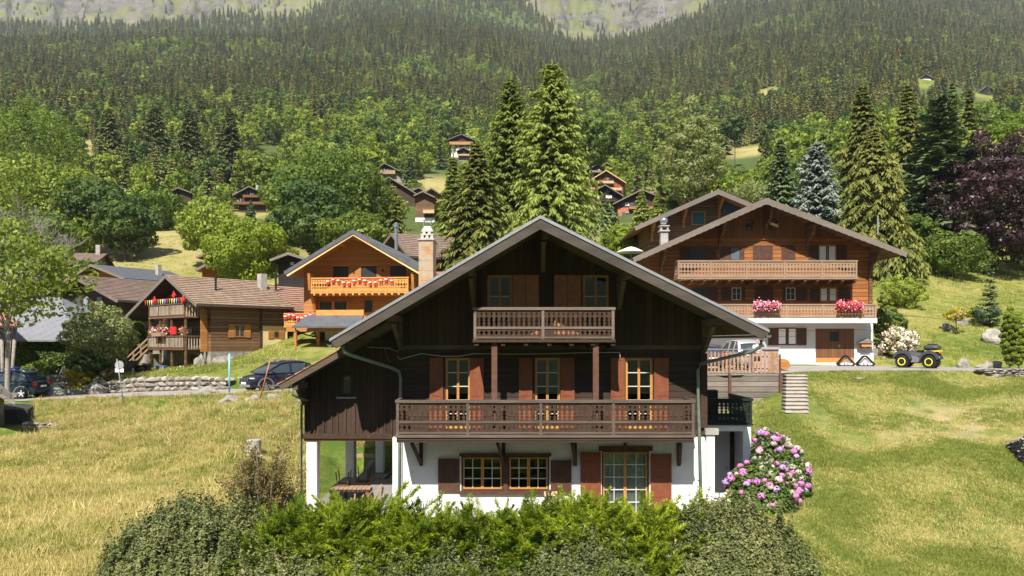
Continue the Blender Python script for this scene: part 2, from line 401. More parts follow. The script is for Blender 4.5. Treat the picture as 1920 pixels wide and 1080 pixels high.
# ---------------------------------------------------------------- the ground as one sheet
def _ground():
    nu, nv = 520, 620
    yy = np.concatenate([np.exp(np.linspace(np.log(9.0), np.log(60.0), 330)), np.exp(np.linspace(np.log(60.0), np.log(2600.0), nv - 329))[1:]])
    uu = np.linspace(-1, 1, nu); uu = np.sign(uu) * (np.abs(uu) ** 1.15)
    Ym, Um = np.meshgrid(yy, uu, indexing='ij')
    X = Um * (Ym * 0.95 + 14)
    Z = terrain(X.ravel(), Ym.ravel()).reshape(X.shape)
    V = np.stack([X, Ym, Z], -1).reshape(-1, 3)
    i = np.arange(nv - 0 - 1)[:, None] * nu + np.arange(nu - 1)[None]
    i = i.ravel(); Q = np.stack([i, i + 1, i + nu + 1, i + nu], -1)
    me = np_mesh('ground', V, Q, smooth=True)
    x, y = V[:, 0], V[:, 1]; px = 960 + F * x / y
    dry = np.clip(0.5 + 0.0 * x, 0, 1)
    left = 1 - sstep(560, 760, px)
    n = fbm(x * 0.16 + 5, y * 0.16, 4)
    dn = np.where(left > 0.5, 0.35 + 0.55 * (1 - sstep(28, 38, y - 1.2 * (n - .5) * 14)) * sstep(2, 9, np.maximum(y - 13, 0)), 0.30 + 0.9 * (n - 0.4))
    bare = np.exp(-(((px - 1770) / 170) ** 2 + ((y - 33.8) / 2.6) ** 2)) * 0.9 * sstep(.38, .6, fbm(x * .9, y * .9, 3))
    dn = dn + bare * 0.35
    dn = np.where((px > 560) & (px < 760) & (y < 42), 0.15, dn)
    up = sstep(46, 60, y)
    dn = dn * (1 - up) + up * (0.45 + 1.0 * (n - 0.5))
    dn = dn + sstep(60, 110, y) * 0.35 * (px < 1500)
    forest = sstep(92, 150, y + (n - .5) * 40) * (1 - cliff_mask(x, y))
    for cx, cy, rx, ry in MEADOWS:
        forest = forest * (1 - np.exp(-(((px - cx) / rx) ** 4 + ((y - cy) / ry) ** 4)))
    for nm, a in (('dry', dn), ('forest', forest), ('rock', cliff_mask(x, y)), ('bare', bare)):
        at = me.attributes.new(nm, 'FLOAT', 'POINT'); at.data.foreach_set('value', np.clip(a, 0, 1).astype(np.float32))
    m, nt = newmat('ground_cover')
    v = coords(nt)
    n1 = noise(nt, v, 0.9, 6, 0.7); n2 = noise(nt, v, 7.0, 6, 0.75); n3 = noise(nt, v, 0.22, 4, 0.6)
    A = lambda k: N(nt, 'ShaderNodeAttribute', attribute_name=k).outputs['Fac']
    d = math_(nt, 'ADD', A('dry'), math_(nt, 'MULTIPLY', math_(nt, 'SUBTRACT', n1, 0.5), 1.5))
    d = math_(nt, 'ADD', d, math_(nt, 'MULTIPLY', math_(nt, 'SUBTRACT', n2, 0.5), 0.9))
    d = math_(nt, 'ADD', d, math_(nt, 'MULTIPLY', math_(nt, 'SUBTRACT', n3, 0.5), 0.7))
    gr = ramp(nt, d, [(0.05, (0.075, 0.12, 0.02)), (0.35, (0.15, 0.18, 0.035)), (0.6, (0.25, 0.235, 0.065)), (0.95, (0.34, 0.28, 0.125))])
    gr = mixc(nt, math_(nt, 'MULTIPLY', A('bare'), n2), gr, (0.48, 0.38, 0.26))
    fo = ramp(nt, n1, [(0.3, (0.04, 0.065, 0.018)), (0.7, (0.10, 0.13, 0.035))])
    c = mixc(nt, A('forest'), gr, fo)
    vr = coords(nt, (0.02, 0.02, 0.05)); r1 = noise(nt, vr, 1.0, 8, 0.72); r2 = noise(nt, vr, 9.0, 6, 0.75)
    rk = ramp(nt, math_(nt, 'ADD', math_(nt, 'MULTIPLY', r1, 0.6), math_(nt, 'MULTIPLY', r2, 0.4)), [(0.38, (0.03, 0.03, 0.03)), (0.47, (0.085, 0.08, 0.072)), (0.55, (0.16, 0.145, 0.12)), (0.62, (0.075, 0.085, 0.035))])
    tcx = N(nt, 'ShaderNodeSeparateXYZ'); gm = N(nt, 'ShaderNodeNewGeometry'); L(nt, gm.outputs['Normal'], tcx.inputs[0])
    flat = ramp(nt, math_(nt, 'ADD', tcx.outputs[2], math_(nt, 'MULTIPLY', math_(nt, 'SUBTRACT', r2, 0.5), 0.35)), [(0.80, (0, 0, 0)), (0.86, (1, 1, 1))])
    rk = mixc(nt, math_(nt, 'MULTIPLY', flat, 0.8), rk, (0.11, 0.12, 0.035)); gp = noise(nt, coords(nt, (0.012, 0.012, 0.02)), 1.0, 6, 0.7); rk = mixc(nt, ramp(nt, gp, [(0.50, (0, 0, 0)), (0.56, (.85, .85, .85))]), rk, (0.13, 0.14, 0.04))
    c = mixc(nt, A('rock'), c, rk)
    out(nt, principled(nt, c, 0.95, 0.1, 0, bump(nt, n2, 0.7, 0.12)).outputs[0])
    me.materials.append(m)
    o = bpy.data.objects.new('ground', me); COL.objects.link(o); tag(o, kind='structure')
    # the opposite side of the valley, behind the camera (the windows mirror it)
    nx, ny = 120, 60
    X, T = np.meshgrid(np.linspace(-2600, 2600, nx), np.linspace(0, 1, ny), indexing='ij')
    Y = 9 - T * 2600
    Z = -9 - 60 * np.minimum(T * 6, 1) + sstep(0.12, 1, T) * 1150 + (fbm(X * 0.004, Y * 0.004, 5) - .5) * 260 * sstep(0.1, 0.4, T)
    V = np.stack([X, Y, Z], -1).reshape(-1, 3); i = (np.arange(nx - 1)[:, None] * ny + np.arange(ny - 1)[None]).ravel()
    me = np_mesh('hills', V, np.stack([i, i + 1, i + ny + 1, i + ny], -1), smooth=True)
    m, nt = newmat('wooded_hill'); v = coords(nt)
    c = ramp(nt, noise(nt, v, 0.02, 8, 0.75), [(0.35, (0.02, 0.035, 0.012)), (0.6, (0.06, 0.085, 0.025)), (0.8, (0.14, 0.16, 0.05))])
    out(nt, principled(nt, c, 0.95, 0.05).outputs[0]); me.materials.append(m)
    o = bpy.data.objects.new('hills', me); COL.objects.link(o); tag(o, kind='structure')
MEADOWS = [(280, 130, 150, 26), (820, 222, 60, 22), (1420, 335, 60, 25), (1215, 215, 40, 26), (480, 195, 50, 10), (1735, 545, 22, 16), (1850, 545, 30, 14), (1440, 590, 16, 18), (1130, 196, 70, 8), (1420, 205, 90, 20), (165, 300, 14, 20)]
_ground()
def _road():
    xs = np.concatenate([np.linspace(-120, -60, 12), np.linspace(-58, 60, 140), np.linspace(62, 90, 10)])
    v = []; f = []
    for x in xs:
        yc, zc, h = float(road_y(x)), float(road_z(x)), float(road_h(x))
        for k in (-1, -0.33, 0.33, 1): v.append((x, yc + h * k + (0.12 * math.sin(x * 2.1) + 0.08 * math.sin(x * 5.3) if abs(k) == 1 else 0), zc + (0.0 if abs(k) < 1 else -0.02)))
    for i in range(len(xs) - 1):
        for k in range(3): a = i * 4 + k; f.append((a, a + 4, a + 5, a + 1))
    mb = MB(); mb.add(v, f)
    m, nt = newmat('old_asphalt'); vv = coords(nt)
    n = noise(nt, vv, 0.8, 6, 0.7); n2 = noise(nt, vv, 25, 4, 0.8)
    c = ramp(nt, math_(nt, 'ADD', math_(nt, 'MULTIPLY', n, .7), math_(nt, 'MULTIPLY', n2, .3)), [(0.35, (0.24, 0.215, 0.20)), (0.6, (0.34, 0.31, 0.285)), (0.75, (0.44, 0.40, 0.36))])
    out(nt, principled(nt, c, 0.9, 0.2, 0, bump(nt, n2, 0.3, 0.01)).outputs[0])
    o = mb.build('road', m); tag(o, kind='structure')
_road()
# ---------------------------------------------------------------- foliage
def trunk_arr(h, r, lean=(0, 0), n=7, k=6, seed=0, z0=-0.4, rt=0.25):
    rd = np.random.RandomState(seed); V = []; 
    for i in range(k + 1):
        t = i / k; rr = r * (1 - t * (1 - rt)); cx, cy = lean[0] * t * t * h + rd.uniform(-1, 1) * r * 0.4 * t, lean[1] * t * t * h
        a = np.arange(n) * 2 * np.pi / n
        V.append(np.stack([cx + rr * np.cos(a), cy + rr * np.sin(a), np.full(n, z0 + (h - z0) * t)], -1))
    V = np.concatenate(V); i = np.arange(k)[:, None] * n; j = np.arange(n)[None]
    Q = np.stack([i + j, i + (j + 1) % n, i + n + (j + 1) % n, i + n + j], -1).reshape(-1, 4)
    return V, Q
def limb_arr(p, q, r0, r1, n=5, sag=0.0, k=4):
    p = np.array(p, float); q = np.array(q, float); V = []
    for i in range(k + 1):
        t = i / k; c = p + (q - p) * t; c[2] += sag * math.sin(math.pi * t); rr = r0 + (r1 - r0) * t
        d = (q - p) / (np.linalg.norm(q - p) + 1e-9); u = np.cross(d, [0, 0, 1.0]) if abs(d[2]) < 0.95 else np.array([1.0, 0, 0]); u /= np.linalg.norm(u); w_ = np.cross(d, u)
        a = np.arange(n) * 2 * np.pi / n
        V.append(c + rr * (np.cos(a)[:, None] * u + np.sin(a)[:, None] * w_))
    V = np.concatenate(V); i = np.arange(k)[:, None] * n; j = np.arange(n)[None]
    return V, np.stack([i + j, i + (j + 1) % n, i + n + (j + 1) % n, i + n + j], -1).reshape(-1, 4)
def cat_(parts):
    V = []; Q = []; b = 0
    for v, q in parts: V.append(v); Q.append(q + b); b += len(v)
    return np.concatenate(V), np.concatenate(Q)
def leaves(C, D, U, l, w_, tip=0.35):
    """quads: centre C, pointing D, side U, length l, width w_"""
    l = np.asarray(l)[:, None]; w_ = np.asarray(w_)[:, None]
    a = C - U * w_ / 2; b = C + U * w_ / 2; t1 = C + D * l + U * w_ / 2 * tip; t0 = C + D * l - U * w_ / 2 * tip
    V = np.stack([a, b, t1, t0], 1).reshape(-1, 3); n = len(C)
    return V, np.arange(n * 4).reshape(n, 4)
def unit(a): return a / (np.linalg.norm(a, axis=-1, keepdims=True) + 1e-9)
def spruce_arr(h=22, r=3.6, lev=26, nb=9, seg=6, lw=0.5, droop=0.45, seed=0, base=0.08, power=0.85, jag=0.3, up=0.12, ll=0.42, hang=0.35, vv=1.0):
    rd = np.random.RandomState(seed); Cs = []; Ds = []; Us = []; ls = []; ws = []; vs = []
    for i in range(lev):
        t = base + (1 - base) * (i + rd.rand() * 0.6) / lev
        if t > 0.985: continue
        z = h * t; n = max(4, int(nb * (0.55 + 0.6 * (1 - t))))
        a = rd.rand(n) * 0.5 + np.arange(n) * 2 * np.pi / n + rd.rand() * 6
        Rb = (r * (1 - t) ** power + 0.03 * r) * (1 + .22 * np.sin(a * 2 + t * 9 + seed) * np.sin(a * 3 - t * 5 + seed * 2)) * (1 - jag * rd.rand(n)) * (0.6 + 0.4 * min(1, t / max(base, 0.01) / 1.6))
        s = np.linspace(0.12, 1, seg)[None] + rd.uniform(-0.06, 0.06, (n, seg))
        Rr = Rb[:, None]; dr = droop * (0.5 + 0.8 * (1 - t))
        rad = Rr * s; zz = z + rd.uniform(-.55, .55, (n, 1)) * h * (1 - base) / lev * min(1, 1.6 * (1 - t) + .2) + Rr * (up * s * 2 - dr * s * s + 0.18 * np.maximum(s - 0.75, 0) * 2)
        ca, sa = np.cos(a)[:, None], np.sin(a)[:, None]
        p = np.stack([ca * rad, sa * rad, zz], -1)
        f = np.stack([ca * np.ones_like(s), sa * np.ones_like(s), 2 * up - 2 * dr * s], -1); f = unit(f)
        side = np.stack([-sa * np.ones_like(s), ca * np.ones_like(s), np.zeros_like(s)], -1)
        cl = rd.rand(n)[:, None] * 0.5
        for sg in (-1, 1, 0):
            if sg == 0: d = f * 0.9 + np.array([0, 0, -hang * 0.5])
            else: d = side * sg * 0.75 + f * 0.7 + np.array([0, 0, -hang])
            d = unit(d + rd.normal(0, 0.14, d.shape))
            l = Rr * ll * (1.15 - 0.6 * s) + lw * 0.4; l = np.minimum(l, lw * 2.6) * rd.uniform(0.7, 1.2, s.shape)
            u = unit(np.cross(d, np.array([0, 0, 1.0]) + rd.normal(0, 0.5, d.shape)))
            Cs.append(p.reshape(-1, 3)); Ds.append(d.reshape(-1, 3)); Us.append(u.reshape(-1, 3)); ls.append(l.ravel())
            ws.append((lw * rd.uniform(0.6, 1.1, s.shape)).ravel()); vs.append(np.clip(0.2 + cl * (.4 + .6 * vv) + vv * rd.uniform(-0.2, 0.3, s.shape) + 0.15 * s, 0, 1).ravel())
    # leader
    C = np.array([[0, 0, h * 0.955]] * 4) + rd.normal(0, 0.02, (4, 3)); D = unit(np.array([[0.1, 0, 1], [-0.1, 0, 1], [0, 0.1, 1], [0, -0.1, 1.0]])); U = np.array([[0, 1.0, 0], [0, 1, 0], [1, 0, 0], [1, 0, 0]])
    Cs.append(C); Ds.append(D); Us.append(U); ls.append(np.full(4, h * 0.06)); ws.append(np.full(4, lw * 0.7)); vs.append(np.full(4, 0.7))
    V, Q = leaves(np.concatenate(Cs), np.concatenate(Ds), np.concatenate(Us), np.concatenate(ls), np.concatenate(ws), 0.3)
    return V, Q, np.concatenate(vs)
def crown_arr(h=12, r=4.5, base=0.25, blobs=34, per=60, lw=0.45, seed=0, shape='round', rough=0.25, bs=0.30, tips=None):
    rd = np.random.RandomState(seed); hc = h * (1 - base); c0 = np.array([0, 0, h * base + hc / 2]); C = []; NN = []; v = []
    k = np.arange(blobs) + 0.5; ph = np.arccos(1 - 2 * k / blobs); th = np.pi * (1 + 5 ** 0.5) * k + rd.rand() * 6
    dirs = np.stack([np.cos(th) * np.sin(ph), np.sin(th) * np.sin(ph), np.cos(ph)], -1)
    cents = []
    for d in dirs:
        q = rd.uniform(0.72, 0.93) * (1 + rough * rd.uniform(-1, 0.55))
        zz = d[2]; rr = r
        if shape == 'cone': rr = r * (1.0 - 0.55 * max(zz, 0)) 
        if shape == 'col': rr = r * (1.0 - 0.35 * abs(zz))
        c = c0 + np.array([d[0] * rr * q, d[1] * rr * q, zz * hc / 2 * q]); cents.append(c)
        br = r * bs * rd.uniform(0.75, 1.3); n = int(per * rd.uniform(0.8, 1.2)); u = unit(rd.normal(0, 1, (n, 3))); u = unit(u + d * 0.5)
        rad = br * rd.uniform(0.55, 1.05, (n, 1)) ** 0.5
        C.append(c + u * rad * np.array([1, 1, 0.72])); NN.append(unit(u + rd.normal(0, 0.45, (n, 3)))); v.append(np.clip(rd.uniform(0.1, 0.6) + rd.uniform(-0.25, 0.35, n), 0, 1))
    C = np.concatenate(C); Nn = np.concatenate(NN); v = np.concatenate(v)
    D = unit(np.cross(Nn, rd.normal(0, 1, Nn.shape)) + np.array([0, 0, -0.25])); U = unit(np.cross(Nn, D))
    s = lw * rd.uniform(0.6, 1.25, len(C))
    V, Q = leaves(C - D * s[:, None] / 2, D, U, s, s * 0.75, 0.45)
    return V, Q, v, cents
def bark(h, r, cents, base, seed=0, lim=0.35, nl=12, tr=0.75):
    parts = [trunk_arr(h * tr, r, seed=seed, rt=0.3)]; rd = random.Random(seed)
    cs = [c for i, c in enumerate(cents) if i % max(1, len(cents) // nl) == 0]
    for c in cs:
        z = h * base * rd.uniform(0.7, 1.1) + 0.35 * max(0, (c[2] - h * base)) 
        parts.append(limb_arr((0, 0, min(z, h * tr * 0.95)), c, r * lim, r * 0.08, sag=0.15))
    return cat_(parts)
M_BARK = m_plain('bark', (0.11, 0.085, 0.065), 0.95, 0.1, 0, 0.4, 8, 0.5)
M_BARKG = m_plain('pale_bark', (0.30, 0.27, 0.23), 0.95, 0.1, 0, 0.4, 8, 0.5)
LF = {
 'spruce': m_leaf('spruce_needles', (0.038, 0.063, 0.019), (0.162, 0.186, 0.049), (0.228, 0.199, 0.085), 0.15),
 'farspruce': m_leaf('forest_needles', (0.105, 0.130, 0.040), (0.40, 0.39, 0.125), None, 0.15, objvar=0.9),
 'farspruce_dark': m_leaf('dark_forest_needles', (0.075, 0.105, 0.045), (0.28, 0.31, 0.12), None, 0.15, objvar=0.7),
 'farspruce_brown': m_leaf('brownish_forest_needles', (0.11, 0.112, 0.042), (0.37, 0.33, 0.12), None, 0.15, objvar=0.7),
 'litspruce': m_leaf('bright_needles', (0.055, 0.085, 0.016), (0.23, 0.245, 0.055), (0.30, 0.27, 0.075), 0.25),
 'larch': m_leaf('larch_needles', (0.120, 0.168, 0.036), (0.36, 0.42, 0.10), None, 0.35),
 'blue': m_leaf('blue_needles', (0.10, 0.135, 0.105), (0.29, 0.34, 0.285), None, 0.15),
 'fir': m_leaf('fir_needles', (0.045, 0.090, 0.040), (0.162, 0.216, 0.090), None, 0.15),
 'green': m_leaf('green_leaves', (0.095, 0.15, 0.022), (0.36, 0.43, 0.065), (0.44, 0.47, 0.11), 0.38, objvar=0.9),
 'bright': m_leaf('bright_leaves', (0.108, 0.176, 0.016), (0.324, 0.392, 0.041), None, 0.42),
 'dark': m_leaf('dark_leaves', (0.04, 0.085, 0.02), (0.17, 0.23, 0.045), None, 0.3, objvar=0.7),
 'pale': m_leaf('pale_leaves', (0.132, 0.165, 0.050), (0.330, 0.352, 0.132), None, 0.35),
 'purple': m_leaf('copper_leaves', (0.016, 0.007, 0.010), (0.075, 0.032, 0.038), (0.15, 0.085, 0.09), 0.2, 0.45, 0.35),
 'yellow': m_leaf('yellow_leaves', (0.275, 0.264, 0.033), (0.605, 0.462, 0.033), None, 0.35),
 'rust': m_leaf('rusty_leaves', (0.098, 0.098, 0.028), (0.308, 0.196, 0.070), None, 0.25),
 'juniper': m_leaf('juniper_scales', (0.085, 0.145, 0.010), (0.40, 0.48, 0.030), (0.52, 0.54, 0.06), 0.35),
 'cotone': m_leaf('small_dull_leaves', (0.085, 0.11, 0.035), (0.30, 0.31, 0.12), (0.46, 0.33, 0.16), 0.25),
 'thuja': m_leaf('thuja_scales', (0.11, 0.16, 0.015), (0.34, 0.40, 0.04), None, 0.3),
}
def tree(name, label, cat, loc, crown, trunk, leaf, bark_m=None, rz=0.0, group=None, cname='crown', tname='trunk'):
    """loc: base; crown=(V,Q,v); trunk=(V,Q)"""
    e = empty(name, loc, rz, label, cat, group)
    me = np_mesh(cname, crown[0], crown[1], crown[2], [leaf]); o = bpy.data.objects.new(cname, me); COL.objects.link(o); o.parent = e
    if trunk is not None:
        me = np_mesh(tname, trunk[0], trunk[1], None, [bark_m or M_BARK], smooth=True); o = bpy.data.objects.new(tname, me); COL.objects.link(o); o.parent = e
    return e
def one_mesh(name, crown, trunk, leaf, bm=None):
    V = np.concatenate([crown[0], trunk[0]]); Q = np.concatenate([crown[1], trunk[1] + len(crown[0])])
    return np_mesh(name, V, Q, np.concatenate([crown[2], np.full(len(trunk[1]), 0.5)]), [leaf, bm or M_BARK], np.concatenate([np.zeros(len(crown[1])), np.ones(len(trunk[1]))]))
def inst_stuff(name, pts, scl, rot, idx, protos, kind_props, mat_attr=None):
    """one object: copies of the prototype meshes on many points"""
    me = bpy.data.meshes.new(name); me.vertices.add(len(pts)); me.vertices.foreach_set('co', np.asarray(pts, np.float32).ravel())
    for nm, a, ty in (('scl', scl, 'FLOAT'), ('rot', rot, 'FLOAT'), ('idx', idx, 'INT')):
        at = me.attributes.new(nm, ty, 'POINT'); at.data.foreach_set('value', np.asarray(a, np.int32 if ty == 'INT' else np.float32))
    o = bpy.data.objects.new(name, me); COL.objects.link(o)
    pc = bpy.data.collections.new(name + '_kinds')
    for i, pm in enumerate(protos):
        po = bpy.data.objects.new('%s_%02d' % (pm.name, i), pm); pc.objects.link(po)
    ng = bpy.data.node_groups.new(name, 'GeometryNodeTree')
    ng.interface.new_socket('Geometry', in_out='INPUT', socket_type='NodeSocketGeometry'); ng.interface.new_socket('Geometry', in_out='OUTPUT', socket_type='NodeSocketGeometry')
    gi = ng.nodes.new('NodeGroupInput'); go = ng.nodes.new('NodeGroupOutput'); ip = ng.nodes.new('GeometryNodeInstanceOnPoints')
    ci = ng.nodes.new('GeometryNodeCollectionInfo'); ci.inputs[0].default_value = pc; ci.inputs['Separate Children'].default_value = True; ci.inputs['Reset Children'].default_value = True
    def na(nm, ty):
        n = ng.nodes.new('GeometryNodeInputNamedAttribute'); n.data_type = ty; n.inputs[0].default_value = nm; return n.outputs[0]
    ng.links.new(gi.outputs[0], ip.inputs['Points']); ng.links.new(ci.outputs[0], ip.inputs['Instance']); ip.inputs['Pick Instance'].default_value = True
    ng.links.new(na('idx', 'INT'), ip.inputs['Instance Index']); ng.links.new(na('scl', 'FLOAT'), ip.inputs['Scale'])
    cx = ng.nodes.new('ShaderNodeCombineXYZ'); ng.links.new(na('rot', 'FLOAT'), cx.inputs[2]); ng.links.new(cx.outputs[0], ip.inputs['Rotation'])
    ng.links.new(ip.outputs[0], go.inputs[0])
    md = o.modifiers.new('copies', 'NODES'); md.node_group = ng
    tag(o, **kind_props); return o
# ---------------------------------------------------------------- woods on the slope
# windows kept open: the picture area of a thing standing at distance Y, nothing may stand in front of it
CLEAR = []
def clear(px0, px1, py0, py1, Y): CLEAR.append((px0, px1, py0, py1, Y))
for c in [(195, 370, 450, 530, 128), (795, 830, 320, 360, 222), (430, 505, 345, 412, 200), (700, 765, 303, 345, 230), (838, 894, 250, 300, 300),
          (852, 886, 280, 302, 285), (1094, 1150, 300, 330, 225), (1096, 1176, 318, 372, 205), (1100, 1172, 345, 392, 190), (1148, 1262, 355, 425, 170),
          (1345, 1385, 280, 300, 330), (1725, 1750, 138, 160, 560), (1780, 1806, 150, 172, 560), (1828, 1860, 158, 188, 560),
          (775, 817, 350, 412, 165), (720, 785, 328, 362, 190), (200, 245, 342, 365, 190), (296, 365, 348, 372, 200), (1380, 1420, 290, 312, 330), (488, 526, 275, 285, 330),
          (1425, 1460, 155, 166, 600), (160, 172, 240, 300, 300), (650, 760, 400, 470, 100), (370, 425, 455, 500, 100), (1085, 1150, 395, 440, 130), (1105, 1180, 380, 430, 150)]: clear(*c)
def blocked(px, Y, hp, wp, base_py):
    for a, b, c, d, Yh in CLEAR:
        if Y < Yh and px + wp > a and px - wp < b and base_py > c and base_py - hp < d: return True
        if Yh <= Y < Yh + 12 and a < px < b and Yh < 140: return True
    return False
def _forest():
    SP = [one_mesh('forest_spruce', spruce_arr(22 + (i - 2) * 1.5, 3.5 + 0.5 * (i % 3), 17, 9, 4, 1.0, 0.45, i + 1, jag=0.5, power=0.68, hang=0.3, vv=.35), trunk_arr(20, 0.3, k=2, n=4, seed=i), LF[('farspruce', 'farspruce_dark', 'farspruce', 'farspruce_brown', 'farspruce_dark')[i]]) for i in range(5)]
    BL = []
    for i in range(5):
        c = crown_arr(11 + i, 4.6 - 0.2 * i, 0.16, 26, 36, 0.85, 40 + i, rough=0.4, bs=0.33)
        BL.append(one_mesh('slope_tree', c[:3], bark(11 + i, 0.22, c[3], 0.3, i, nl=5), LF['green' if i not in (1, 3) else ('bright' if i == 1 else 'dark')]))
    rd = np.random.RandomState(11)
    # candidate points, denser near
    pts = []
    for y0, y1, sp in ((90, 330, 5.4), (330, 700, 6.0), (700, 1300, 8.6), (1300, 2050, 11.0)):
        y = np.arange(y0, y1, sp)
        for yy in y:
            half = 0.72 * yy + 15
            x = np.arange(-half, half, sp); x = x + rd.uniform(-0.5, 0.5, len(x)) * sp; q = yy + rd.uniform(-0.5, 0.5, len(x)) * sp
            pts.append(np.stack([x, q], -1))
    p = np.concatenate(pts); x, y = p[:, 0], p[:, 1]; px = 960 + F * x / y
    z = terrain(x, y); py = HY - F * z / y
    cm = cliff_mask(x, y)
    keep = rd.rand(len(x)) > cm * 0.80
    keep &= ~((cm > 0.2) & (px > 1020) & (px < 1360) & (fbm(x * 0.02, y * 0.03, 3) < 0.5))
    keep &= ~((cm > 0.4) & (px < 640) & (rd.rand(len(x)) < 0.8))
    for cx, cy, rx, ry in MEADOWS: keep &= ~(((px - cx) / rx) ** 2 + ((y - cy) / ry) ** 2 < 1)
    # belt of leafy trees and gaps low down
    n = fbm(x * 0.018 + 40, y * 0.014, 3); n2 = fbm(x * 0.05, y * 0.05 + 9, 3)
    left = px < 470
    leafy = np.where(y < 360, 0.9, np.where(y < 470, 0.6, 0.03))
    leafy = np.where(left & (y > 190), np.where(y < 360, 0.55, .12), leafy) 
    leafy = np.where((px > 1350) & (y > 330), 0.06, leafy)
    leafy = np.where((np.abs(px - 1110 - 20 * np.sin(y / 60)) < 26) & (y > 300) & (y < 900), 0.95, leafy)
    leafy = np.where((y > 420) & (fbm(x * .012, y * .012 + 9, 3) > 0.56), 0.75, leafy); leafy = np.where((y > 420), np.maximum(leafy, .11), leafy)
    leafy = np.clip(leafy + (n - 0.45) * 0.9 * (y < 520), 0, 1)
    isb = rd.rand(len(x)) < leafy
    keep &= ~(isb & (rd.rand(len(x)) < 0.25))
    keep &= ~((y < 330) & (n2 < 0.34) & (rd.rand(len(x)) < 0.4)); keep &= ~((y < 120) & (px > 560) & (px < 1560)); keep &= ~((y < 126) & (px < 150))
    # houses and open lawns near the village
    keep &= ~((y < 150) & (px > 850) & (px < 1100))
    keep &= ~((y < 142) & (px > 1560) & (px < 1700)) 
    idx = np.where(keep)[0]
    H = np.where(isb, 12.0, 22.0); sc = np.where(isb, rd.uniform(0.55, 1.1, len(x)), rd.uniform(0.5, 1.2, len(x)) ** 1.0)
    sc = sc * np.where((~isb) & (y < 330), 0.8, 1.0) * np.where(cm > 0.3, 0.75, 1.0) * np.where(isb, 1.0, .72 + 0.36 * sstep(350, 1200, y))
    good = []
    for i in idx:
        hp = H[i] * sc[i] * F / y[i]; wp = (3.6 if isb[i] else 2.6) * sc[i] * F / y[i]
        if blocked(px[i], y[i], hp, wp, py[i]):
            sc[i] *= .5
            if y[i] > 420 or blocked(px[i], y[i], hp * .5, wp * .5, py[i]): continue
        good.append(i)
    good = np.array(good); good = good[np.argsort(y[good])]
    v = rd.randint(0, 5, len(x)); v[(v == 3) & isb & (n > 0.5)] = 0; rt = rd.rand(len(x)) * 6.28
    inview = (px > -30) & (px < 1950) & (py - 30 * F / y < 1000)
    for flag, protos, name, lab, cat, grp in ((False, SP, 'spruce', 'dark narrow spruce standing in the closed forest on the lower mountainside', 'spruce', 'spruces along the lower edge of the mountain forest'),
                                         (True, BL, 'leafy_tree', 'round leafy tree in the green belt between the village and the forest', 'tree', 'leafy trees on the slope above the village')):
        g = [i for i in good if isb[i] == flag]; near = [i for i in g if inview[i]][:298]; ns = set(near)
        for i in near:
            o = bpy.data.objects.new(name, protos[v[i]]); COL.objects.link(o); o.location = (x[i], y[i], z[i] - 0.3); o.scale = (sc[i],) * 3; o.rotation_euler = (0, 0, rt[i])
            zn = 0 if px[i] < 480 else 1 if px[i] < 850 else 2 if px[i] < 1200 else 3 if px[i] < 1560 else 4
            where = (('in the dark wood above the left roofs', 'above the dry meadow left of the larches', 'behind the tall larches', 'above the roof of the red-brown chalet', 'above the conifer group at right') if not flag else ('in the green belt behind the left roofs', 'between the dry meadow and the forest', 'around the hillside chalets behind the larches', 'on the slope above the red-brown chalet', 'behind the conifers at right'))[zn]
            tag(o, ('dark narrow spruce ' if not flag else 'round leafy tree ') + where, cat, grp + ', ' + where)
        rest = np.array([i for i in g if i not in ns])
        inst_stuff('spruce_forest' if not flag else 'leafy_woods', np.stack([x, y, z - 0.3], -1)[rest], sc[rest], rt[rest], v[rest], protos,
                   dict(label='dense dark spruce forest covering the mountainside' if not flag else 'patches of lighter leafy woodland among the spruces', cat='forest', kind='stuff'))
        print(name, len(near), len(rest))
_forest()
# ---------------------------------------------------------------- building helpers
W_DARK = m_wood('black_brown_boards', (0.018, 0.012, 0.009), (0.092, 0.058, 0.040), 'z', 0.21, 0.04, 0.3)
W_DARKV = m_wood('black_brown_upright_boards', (0.018, 0.012, 0.009), (0.098, 0.060, 0.040), 'x', 0.24, 0.03, 0.3)
W_ANNEX = m_wood('brown_upright_boards', (0.018, 0.012, 0.009), (0.085, 0.052, 0.036), 'x', 0.27, 0.02, 0.4)
W_BALC = m_plain('balcony_wood', (0.060, 0.035, 0.023), 0.8, 0.2, 0, 0.4, 9, 0.4)
W_RAIL = m_wood('weathered_rail_wood', (0.055, 0.040, 0.030), (0.22, 0.17, 0.135), 'z', 3.0, 0.0)
W_BEAM = m_wood('old_beam_wood', (0.06, 0.045, 0.032), (0.20, 0.15, 0.105), 'z', 3.0, 0.0)
W_SOFF = m_wood('soffit_boards', (0.035, 0.026, 0.016), (0.15, 0.11, 0.065), 'y', 0.17, 0.06, 0.3)
W_SHUT = m_plain('red_brown_shutter_wood', (0.20, 0.062, 0.027), 0.6, 0.35, 0, 0.22, 5, 0.2)
W_SHUTD = m_plain('dark_brown_shutter_wood', (0.085, 0.040, 0.026), 0.65, 0.3, 0, 0.3, 5, 0.2)
W_SHUTL = m_plain('paler_shutter_wood', (0.36, 0.145, 0.065), 0.6, 0.35, 0, 0.22, 5, 0.2)  # paler tone of the shutter wood, for the upper storey
W_ORANGE = m_plain('varnished_window_wood', (0.50, 0.24, 0.065), 0.5, 0.4, 0, 0.15, 6)
W_WHITE = m_plain('cream_painted_bars', (0.62, 0.58, 0.50), 0.6, 0.3, 0, 0.06, 8)
PLASTER = m_plaster('white_roughcast', (0.80, 0.79, 0.77), (0.45, 0.42, 0.36), 0.6)
